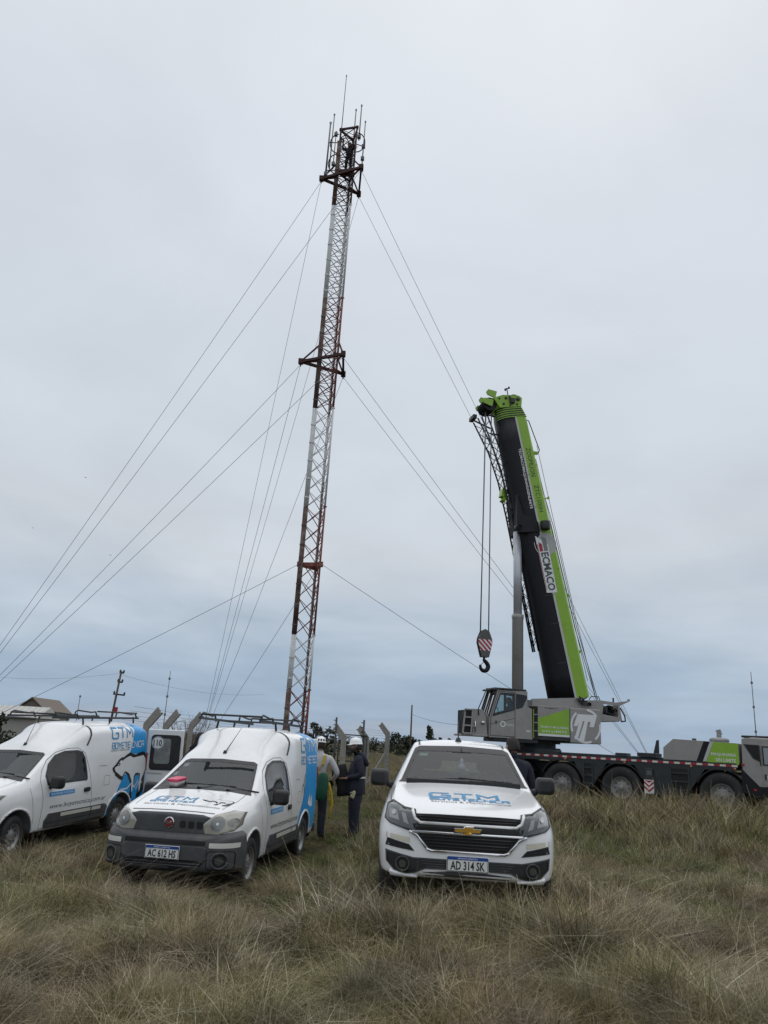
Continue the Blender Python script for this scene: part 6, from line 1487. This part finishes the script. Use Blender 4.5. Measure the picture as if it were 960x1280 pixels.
# three specks of birds gliding high on the left
for (x, y, d, lb) in ((107, 597, 90, 'tiny dark bird high in the sky, uppermost of the three'), (41, 660, 110, 'tiny dark bird in the sky nearest the left edge'), (138, 694, 100, 'tiny dark bird in the sky, lowest of the three')):
    b = MB(); b.tube([(-.10, 0, 0), (-.03, 0, .01), (.05, 0, .01), (.12, 0, .0)], [.01, .035, .03, .012], 6)
    for s in (-1, 1): b.add([(-.03, s * .02, .01), (.05, s * .02, .01), (.03, s * .16, .05), (.0, s * .30, .02), (-.03, s * .15, .05)], [(0, 1, 2, 3, 4)])
    o = b.build('bird', BLKC); o.location = px(x, y, d); o.rotation_euler = (.2, 0, 1.1); tag(o, lb, 'bird', 'birds in flight')
# ------------------------------------------------------------------ people
STAND = dict(pel=(0, 0, .95), sp=(0, .0, 1.10), ch=(0, -.01, 1.30), nk=(0, -.01, 1.47), hb=(0, .01, 1.555), ht=(0, .02, 1.66),
             shL=(-.185, -.01, 1.405), elL=(-.25, -.04, 1.13), wrL=(-.24, .06, .89), shR=(.185, -.01, 1.405), elR=(.25, -.04, 1.13), wrR=(.24, .06, .89),
             hpL=(-.095, 0, .90), knL=(-.115, .02, .50), anL=(-.12, -.02, .09), toL=(-.145, .16, .045), hpR=(.095, 0, .90), knR=(.115, .02, .50), anR=(.12, -.02, .09), toR=(.145, .16, .045))
RAD = dict(pel=(.150, .115), sp=(.145, .105), ch=(.165, .115), nk=(.060, .060), hb=(.062, .066), ht=(.05, .05), sh=(.078, .078), el=(.054, .054), wr=(.036, .036), hp=(.098, .10), kn=(.072, .072), an=(.055, .055), to=(.045, .04))
EDG = [('pel', 'sp', 'torso'), ('sp', 'ch', 'torso'), ('ch', 'nk', 'torso'), ('nk', 'hb', 'neck')]
for s_ in 'LR': EDG += [('ch', 'sh' + s_, 'torso'), ('sh' + s_, 'el' + s_, 'arm'), ('el' + s_, 'wr' + s_, 'arm'), ('pel', 'hp' + s_, 'leg'), ('hp' + s_, 'kn' + s_, 'leg'), ('kn' + s_, 'an' + s_, 'leg'), ('an' + s_, 'to' + s_, 'shoe')]
def seg_d(p, a, b):
    ab = b - a; t = max(0, min(1, (p - a).dot(ab) / max(ab.dot(ab), 1e-9))); return (p - a - ab * t).length
def hand_mesh(mb, wr, el, k, side, curl=.5, size=1.0):
    d = (wr - el).normalized(); up = Vector((0, 1, 0)) if abs(d.y) < .8 else Vector((0, 0, 1)); side_v = d.cross(up).normalized(); nrm = side_v.cross(d).normalized()
    pc = lambda a, b_, c: wr + d * a * size + side_v * b_ * size + nrm * c * size
    mb.loft([[pc(a, w_ * x, t_ * y) for x, y in ((-1, -.6), (-.6, -1), (.6, -1), (1, -.6), (1, .6), (.6, 1), (-.6, 1), (-1, .6))] for a, w_, t_ in ((-.02, .028, .022), (.02, .036, .019), (.06, .042, .016), (.092, .040, .013))], k)
    for i, (o, L_) in enumerate(((-.031, .060), (-.011, .075), (.010, .070), (.030, .055))):
        p = [pc(.085, o, 0), pc(.085 + L_ * .45, o * 1.1, curl * .012), pc(.085 + L_ * .8, o * 1.1, curl * .034), pc(.085 + L_ * .92, o * 1.05, curl * .058)]
        mb.tube(p, [.0095, .0088, .008, .006], 7, k)
    mb.tube([pc(.025, -.034 * side, 0), pc(.055, -.060 * side, .012), pc(.088, -.066 * side, .026)], [.0125, .0105, .008], 7, k)
def person(label, mtx, pose, cols, h=1.75, rad={}, hair=None, beard=False, head_dir=(0, 1, 0), head_tilt=0, curl=.6, group=None):
    J = dict(STAND); J.update(pose); root = empty('person', label=label, cat='person', group=group); root.matrix_world = mtx @ Matrix.Scale(h / 1.75, 4)
    names = [k for k in J if k != 'ht']; ix = {n: i for i, n in enumerate(names)}
    me = bpy.data.meshes.new('skel'); me.from_pydata([J[n] for n in names], [(ix[a], ix[b]) for a, b, _ in EDG], [])
    bm = bmesh.new(); bm.from_mesh(me); bm.verts.ensure_lookup_table(); ly = bm.verts.layers.skin.verify()
    for n in names:
        r_ = rad.get(n) or rad.get(n[:2]) or RAD.get(n) or RAD[n[:2]]; bm.verts[ix[n]][ly].radius = r_; bm.verts[ix[n]][ly].use_root = (n == 'pel')
    bm.to_mesh(me); bm.free()
    o = bpy.data.objects.new('skel', me); COL.objects.link(o); sk = o.modifiers.new('skin', 'SKIN'); sk.branch_smoothing = .35
    ss = o.modifiers.new('sub', 'SUBSURF'); ss.levels = ss.render_levels = 2
    body = eval_mesh(o, 'body'); bpy.data.objects.remove(o)
    order = ['torso', 'arm', 'leg', 'shoe', 'neck', 'hand']; mats = [cols[k] for k in order]
    sg = [(Vector(J[a]), Vector(J[b]), order.index(k)) for a, b, k in EDG]
    V = [v.co.copy() for v in body.vertices]; mb = MB(); mi = []
    for p in body.polygons:
        c = p.center; mi.append(min(sg, key=lambda s: seg_d(c, s[0], s[1]) - (.04 if s[2] == 0 else 0))[2])
    mb.v = [tuple(v) for v in V]; mb.f = [list(p.vertices) for p in body.polygons]; mb.m = mi; mb.sm = [True] * len(mi)
    for s_, sd in (('L', 1), ('R', -1)): hand_mesh(mb, Vector(J['wr' + s_]), Vector(J['el' + s_]), 5, sd, curl)
    # head: skull, jaw, nose, ears, brow
    hc = Vector(J['hb']) + (Vector(J['ht']) - Vector(J['hb'])) * .75; f = Vector(head_dir).normalized(); zt = Vector((0, 0, 1)); zt = (zt - f * zt.dot(f)).normalized(); rx = f.cross(zt).normalized()
    HP_ = lambda x, y, z: hc + rx * x + f * y + zt * z
    rings = []; n = 20
    for i in range(1, 16):
        ph = PI * i / 16; z = -.125 * math.cos(ph); w_ = .078 * math.sin(ph) ** .8; dpt = .098 * math.sin(ph) ** .75
        if z < -.03: q = min(1, (-.03 - z) / .09); w_ *= 1 - .22 * q; yo = .016 * q; dpt *= 1 - .16 * q
        else: yo = 0
        rings.append([HP_(w_ * math.sin(2 * PI * j / n), yo + dpt * math.cos(2 * PI * j / n) * (.93 if math.cos(2 * PI * j / n) > 0 else 1.02), z) for j in range(n)])
    mb.loft(rings, 4)
    mb.tube([HP_(0, .085, .012), HP_(0, .108, -.018), HP_(0, .100, -.034)], [.010, .016, .010], 7, 4)
    for s_ in (-1, 1):
        mb.tube([HP_(s_ * .074, -.005, .018), HP_(s_ * .086, -.012, .008), HP_(s_ * .080, -.004, -.030)], [.012, .017, .009], 6, 4)
    mb.build('body', mats, root)
    e = MB()
    for s_ in (-1, 1): e.lathe([(-.008, .002), (-.004, .010), (.004, .010), (.008, .002)], HP_(s_ * .031, .082, .010), 'y', 8)
    e.tube([HP_(-.026, .088, -.060), HP_(0, .094, -.060), HP_(.026, .088, -.060)], .005, 5); e.build('face_features', HAIR, root)
    if hair:
        hb = MB(); rr = []
        for i in range(1, 11):
            ph = PI * (.24 + .73 * i / 10.5); z = -.130 * math.cos(ph); w_ = .090 * math.sin(ph) ** .7; dp = .112 * math.sin(ph) ** .7; fr_ = .12 if z < .03 else .9 if z > .06 else .6
            rr.append([HP_(w_ * math.sin(2 * PI * j / n) * (1 + .06 * math.sin(j * 7 + i * 3)), -.012 + dp * math.cos(2 * PI * j / n) * (fr_ if math.cos(2 * PI * j / n) > 0 else 1), z + .006 * math.sin(j * 5 + i)) for j in range(n)])
        hb.loft(rr); hb.build('hair', hair, root)
    if beard:
        hb = MB(); hb.loft([[HP_(w_ * math.sin(t), y0 + .070 * math.cos(t), z) for t in [R(a) for a in range(-105, 106, 15)]] + [HP_(w_ * .7 * math.sin(t), y0 - .02 + .05 * math.cos(t), z) for t in [R(a) for a in range(105, -106, -15)]] for z, w_, y0 in ((-.125, .045, .030), (-.105, .066, .034), (-.07, .076, .030), (-.04, .078, .020))]); hb.build('beard', HAIR, root)
    return root, J, HP_
def helmet(root, HP_, rim=.0, vents=False):
    b = MB(); n = 24; rr = []
    for z, k in ((.030, 1.06), (.038, 1.06), (.042, 1.0), (.075, .97), (.105, .86), (.130, .66), (.148, .38), (.153, .1)):
        rr.append([HP_(.098 * k * math.sin(2 * PI * j / n), -.006 + .122 * k * math.cos(2 * PI * j / n), z) for j in range(n)])
    b.loft(rr)
    if rim: b.loft([[HP_(.100 * math.sin(t), .095 * math.cos(t) + .01, z) for t in [R(a) for a in range(-70, 71, 10)]] + [HP_(.082 * math.sin(t), .122 * math.cos(t) + rim, z - .012) for t in [R(a) for a in range(70, -71, -10)]] for z in (.030, .040)])
    hm = b.build('helmet', HELM, root)
    if vents:
        v = MB()
        for a in (-150, 180, 150, 115, -115): v.box(HP_(.097 * math.sin(R(a)), -.006 + .121 * math.cos(R(a)), .075), (.025, .02, .035), (0, 0, -R(a)))
        v.build('helmet_vent', STEELD, hm)
    else:
        v = MB(); v.tube([HP_(0, .112, .07), HP_(0, .08, .128), HP_(0, 0, .157), HP_(0, -.08, .128), HP_(0, -.118, .07)], .012, 6); v.build('helmet_ridge', HELM, hm)
    st = MB(); st.tube([HP_(-.086, .01, .03), HP_(-.074, .03, -.07), HP_(0, .055, -.128), HP_(.074, .03, -.07), HP_(.086, .01, .03)], .006, 5); st.build('chin_strap', STEELD, root)
    return hm
def g0(x, y): return float(gz(np.array(x), np.array(y)))
def pm(x, y, z, yaw, tilt=0): return Matrix.Translation((x, y, z)) @ Matrix.Rotation(R(yaw), 4, 'Z') @ Matrix.Rotation(R(tilt), 4, 'X')
# worker with harness seen from behind, by the rear of the middle van
x, y = -.95, 15.0; P1M = pm(x, y, g0(x, y) + .01, -8)
p1, J1, H1_ = person('worker seen from behind in grey shirt, yellow harness and white climbing helmet', P1M,
    dict(sp=(.0, .02, 1.10), ch=(.01, .03, 1.30), nk=(.0, .04, 1.47), hb=(-.01, .07, 1.55), ht=(-.01, .09, 1.655), shR=(.20, .03, 1.40), elR=(.36, .02, 1.14), wrR=(.235, .17, 1.0), shL=(-.19, .02, 1.40), elL=(-.30, .10, 1.16), wrL=(-.16, .26, 1.04), knL=(-.12, .03, .50), anL=(-.14, -.02, .09), toL=(-.17, .16, .045)),
    dict(torso=GREYS, arm=GREYS, leg=NAVY2, shoe=BOOT, neck=SKIN, hand=BLKC), 1.75, rad=dict(hp=(.115, .115), kn=(.085, .085), an=(.068, .07)), hair=HAIR, head_dir=(-.25, 1, -.15))
helmet(p1, H1_, vents=True)
b = MB()
for s in (-1, 1):
    b.beam((s * .115, -.062, 1.44), (s * .10, -.100, 1.28), .045, .012); b.beam((s * .10, -.098, 1.30), (-s * .02, -.112, 1.15), .045, .012); b.beam((s * .115, -.06, 1.44), (s * .115, .06, 1.46), .045, .012)
    b.beam((s * .02, -.11, 1.17), (s * .11, -.105, .98), .045, .012)
    b.tube([(s * .10 + .105 * math.cos(t), .108 * math.sin(t) * 1.0, .80 + .02 * math.cos(t)) for t in [2 * PI * i / 16 for i in range(17)]], .018, 6)
b.build('harness', YEL, p1)
b = MB(); n = 24
b.loft([[(.162 * k * math.cos(2 * PI * j / n), .01 + .125 * k * math.sin(2 * PI * j / n), z) for j in range(n)] for z, k in ((.99, .98), (1.0, 1.04), (1.07, 1.04), (1.08, .98))], cap=False); b.build('belt', BLKC, p1)
b = MB(); b.loft([[(.168 * k * math.cos(2 * PI * j / n), .01 + .131 * k * math.sin(2 * PI * j / n), z) for j in range(n)] for z, k in ((1.02, 1.0), (1.022, 1.02), (1.045, 1.02), (1.047, 1.0))], cap=False); b.build('belt_stripe', YEL, p1)
b = MB(); b.tube([(.22, -.05, .98), (.28, -.06, .80), (.31, -.05, .62), (.28, -.04, .50), (.265, -.05, .36)], [.016, .018, .022, .020, .014], 7); b.tube([(.24, -.05, .95), (.25, -.06, .72), (.29, -.06, .60)], .014, 6); b.build('lanyard', YEL, p1)
b = MB(); b.loft([[(w_ * math.cos(2 * PI * j / 16), d_ * math.sin(2 * PI * j / 16), z) for j in range(16)] for z, w_, d_ in ((-.26, .05, .04), (-.23, .105, .065), (-.08, .125, .075), (.10, .105, .06), (.19, .075, .04), (.22, .03, .02))])
o = b.build('tool_bag', GREENB); o.matrix_world = P1M @ Matrix.Translation((.12, -.185, .93)) @ Matrix.Rotation(.12, 4, 'Y'); tag(o, 'dark green cloth bag slung behind the harnessed worker', 'bag')
# worker in navy, facing left
x, y = -.24, 15.25; P2M = pm(x, y, g0(x, y) + .01, 96)
p2, J2, H2_ = person('worker in dark navy jacket and plain white hard hat facing left', P2M,
    dict(elL=(-.27, -.06, 1.12), wrL=(-.17, .20, 1.06), elR=(.27, -.02, 1.13), wrR=(.14, .24, 1.06), nk=(0, .0, 1.48), hb=(0, .04, 1.56), ht=(0, .06, 1.665), sp=(0, .015, 1.1), anL=(-.11, .03, .09), toL=(-.14, .21, .045), anR=(.12, -.05, .09), toR=(.15, .13, .045)),
    dict(torso=NAVY, arm=NAVY, leg=NAVY, shoe=BOOT, neck=SKIN, hand=SKIN), 1.74, rad=dict(hp=(.138, .138), kn=(.112, .115), an=(.090, .095), sh=(.092, .09), el=(.07, .07)), hair=HAIR, beard=True, head_dir=(.05, 1, -.06))
helmet(p2, H2_, rim=.045)
b = MB(); n = 20      # jacket skirt and hood
b.loft([[(wx_ * math.cos(2 * PI * j / n), yo + wy_ * math.sin(2 * PI * j / n), z) for j in range(n)] for z, wx_, wy_, yo in ((.78, .225, .195, .02), (.80, .232, .20, .02), (.95, .22, .19, .02), (1.10, .20, .175, .02), (1.25, .19, .148, .0), (1.36, .165, .125, -.01))], cap=False); b.build('jacket', NAVY, p2)
b = MB(); b.loft([[(wx_ * math.cos(2 * PI * j / 14), yo + wy_ * math.sin(2 * PI * j / 14), z) for j in range(14)] for z, wx_, wy_, yo in ((1.28, .05, .035, -.17), (1.33, .11, .07, -.15), (1.42, .12, .085, -.10), (1.50, .10, .08, -.05), (1.53, .08, .06, -.03))]); b.build('hood', NAVY, p2)
b = MB(); b.loft([[(.222 * math.cos(2 * PI * j / n), .02 + .19 * math.sin(2 * PI * j / n), z) for j in range(n)] for z in (1.065, 1.095)], cap=False); b.build('reflective_band', REFLW, p2)
b = MB(); rr = []
for z, w_, d_, yo in ((.34, .03, .10, 0), (.26, .06, .12, .01), (.10, .075, .13, .0), (-.05, .07, .12, -.02), (-.20, .06, .13, -.01), (-.22, .03, .10, -.01)): rr.append([(w_ * (1 + .12 * math.sin(3 * t)) * math.cos(t), yo + d_ * math.sin(t), z) for t in [2 * PI * j / 16 for j in range(16)]])
b.loft(rr); o = b.build('jacket', BLKC); o.matrix_world = P2M @ Matrix.Translation((-.06, .27, .95)) @ Matrix.Rotation(-.15, 4, 'X'); tag(o, 'folded black jacket carried in front of the navy worker', 'jacket')
b = MB(); b.loft([[(w_ * math.cos(t), d_ * math.sin(t), z) for t in [2 * PI * j / 10 for j in range(10)]] for z, w_, d_ in ((-.07, .012, .03), (-.05, .022, .05), (.02, .022, .05), (.05, .015, .04))])
for i in range(4): b.tube([(.0, -.035 + .024 * i, -.05), (-.012, -.04 + .027 * i, -.09), (-.012, -.05 + .03 * i, -.125)], [.012, .011, .008], 6)
b.tube([(0, .045, .0), (-.01, .075, -.03), (-.01, .085, -.06)], [.012, .011, .008], 6)
o = b.build('glove', GLOVE); o.matrix_world = P2M @ Matrix.Translation((-.215, .05, .80)) @ Matrix.Rotation(.5, 4, 'X') @ Matrix.Scale(.8, 4); tag(o, 'pale work glove tucked at the hip of the navy worker', 'glove')
# man half hidden behind the pickup
x, y = 2.10, 11.7; P3M = pm(x, y, g0(x, y) + .01, 20, 0)
person('bare headed man in navy jacket half hidden behind the pickup', P3M, dict(hb=(0, .05, 1.56), ht=(0, .09, 1.655), nk=(0, .02, 1.475), elL=(-.28, .08, 1.15), wrL=(-.2, .32, 1.08)), dict(torso=NAVY, arm=NAVY, leg=NAVY2, shoe=BOOT, neck=SKIN, hand=SKIN), 1.84, hair=HAIR, head_dir=(-.1, 1, -.3))
# man in a dark hood bending behind the middle van
x, y = -3.42, 14.6; P4M = pm(x, y, g0(x, y) + .01, -65, 0)
p4, J4, H4_ = person('man in black hooded jacket bending between the two vans', P4M,
    dict(pel=(0, -.05, .92), sp=(0, .06, 1.10), ch=(0, .16, 1.26), nk=(0, .24, 1.40), hb=(0, .30, 1.47), ht=(0, .37, 1.56), shL=(-.19, .20, 1.34), shR=(.19, .20, 1.34), elL=(-.26, .34, 1.10), wrL=(-.15, .52, 1.02), elR=(.26, .34, 1.10), wrR=(.15, .52, 1.02), hpL=(-.095, -.05, .88), hpR=(.095, -.05, .88)),
    dict(torso=BLKC, arm=BLKC, leg=NAVY2, shoe=BOOT, neck=SKIN, hand=SKIN), 1.80, head_dir=(0, 1, -.35))
b = MB(); n = 18; b.loft([[H4_(wx_ * math.cos(2 * PI * j / n), yo + wy_ * math.sin(2 * PI * j / n), z) for j in range(n)] for z, wx_, wy_, yo in ((-.20, .12, .11, -.06), (-.10, .105, .10, -.03), (0, .105, .115, -.03), (.08, .095, .11, -.025), (.125, .06, .07, -.02), (.14, .01, .01, -.02))]); b.build('hood', BLKC, p4)
# rigger on the mast
P5M = pm(TX + .02, TY + .02, 27.30, 160)
p5, J5, H5_ = person('rigger in dark clothes standing inside the top of the mast', P5M,
    dict(elL=(-.30, .14, 1.32), wrL=(-.26, .34, 1.52), elR=(.30, .12, 1.36), wrR=(.22, .30, 1.60)), dict(torso=NAVY, arm=NAVY, leg=BLKC, shoe=BOOT, neck=SKIN, hand=BLKC), 1.74, hair=HAIR)
b = MB(); b.loft([[(.205 * k * math.cos(2 * PI * j / 16), .15 * k * math.sin(2 * PI * j / 16), z) for j in range(16)] for z, k in ((.99, 1), (1.06, 1))], cap=False); b.build('belt', BLKC, p5)
helmet(p5, H5_)
# crane driver sitting in the operator cab
P6M = SUM @ pm(-1.42, -.98, 1.95, 90)
person('crane driver in dark clothes sitting inside the operator cab', P6M,
    dict(pel=(0, 0, .70), sp=(0, .0, .86), ch=(0, .02, 1.06), nk=(0, .03, 1.23), hb=(0, .05, 1.31), ht=(0, .06, 1.415), shL=(-.185, .02, 1.165), shR=(.185, .02, 1.165), elL=(-.25, .10, .92), wrL=(-.20, .34, .90), elR=(.25, .10, .92), wrR=(.20, .34, .90),
         hpL=(-.095, .03, .68), hpR=(.095, .03, .68), knL=(-.12, .45, .68), knR=(.12, .45, .68), anL=(-.12, .46, .27), anR=(.12, .46, .27), toL=(-.13, .62, .23), toR=(.13, .62, .23)),
    dict(torso=NAVY, arm=NAVY, leg=NAVY2, shoe=BOOT, neck=SKIN, hand=SKIN), 1.76, hair=HAIR)
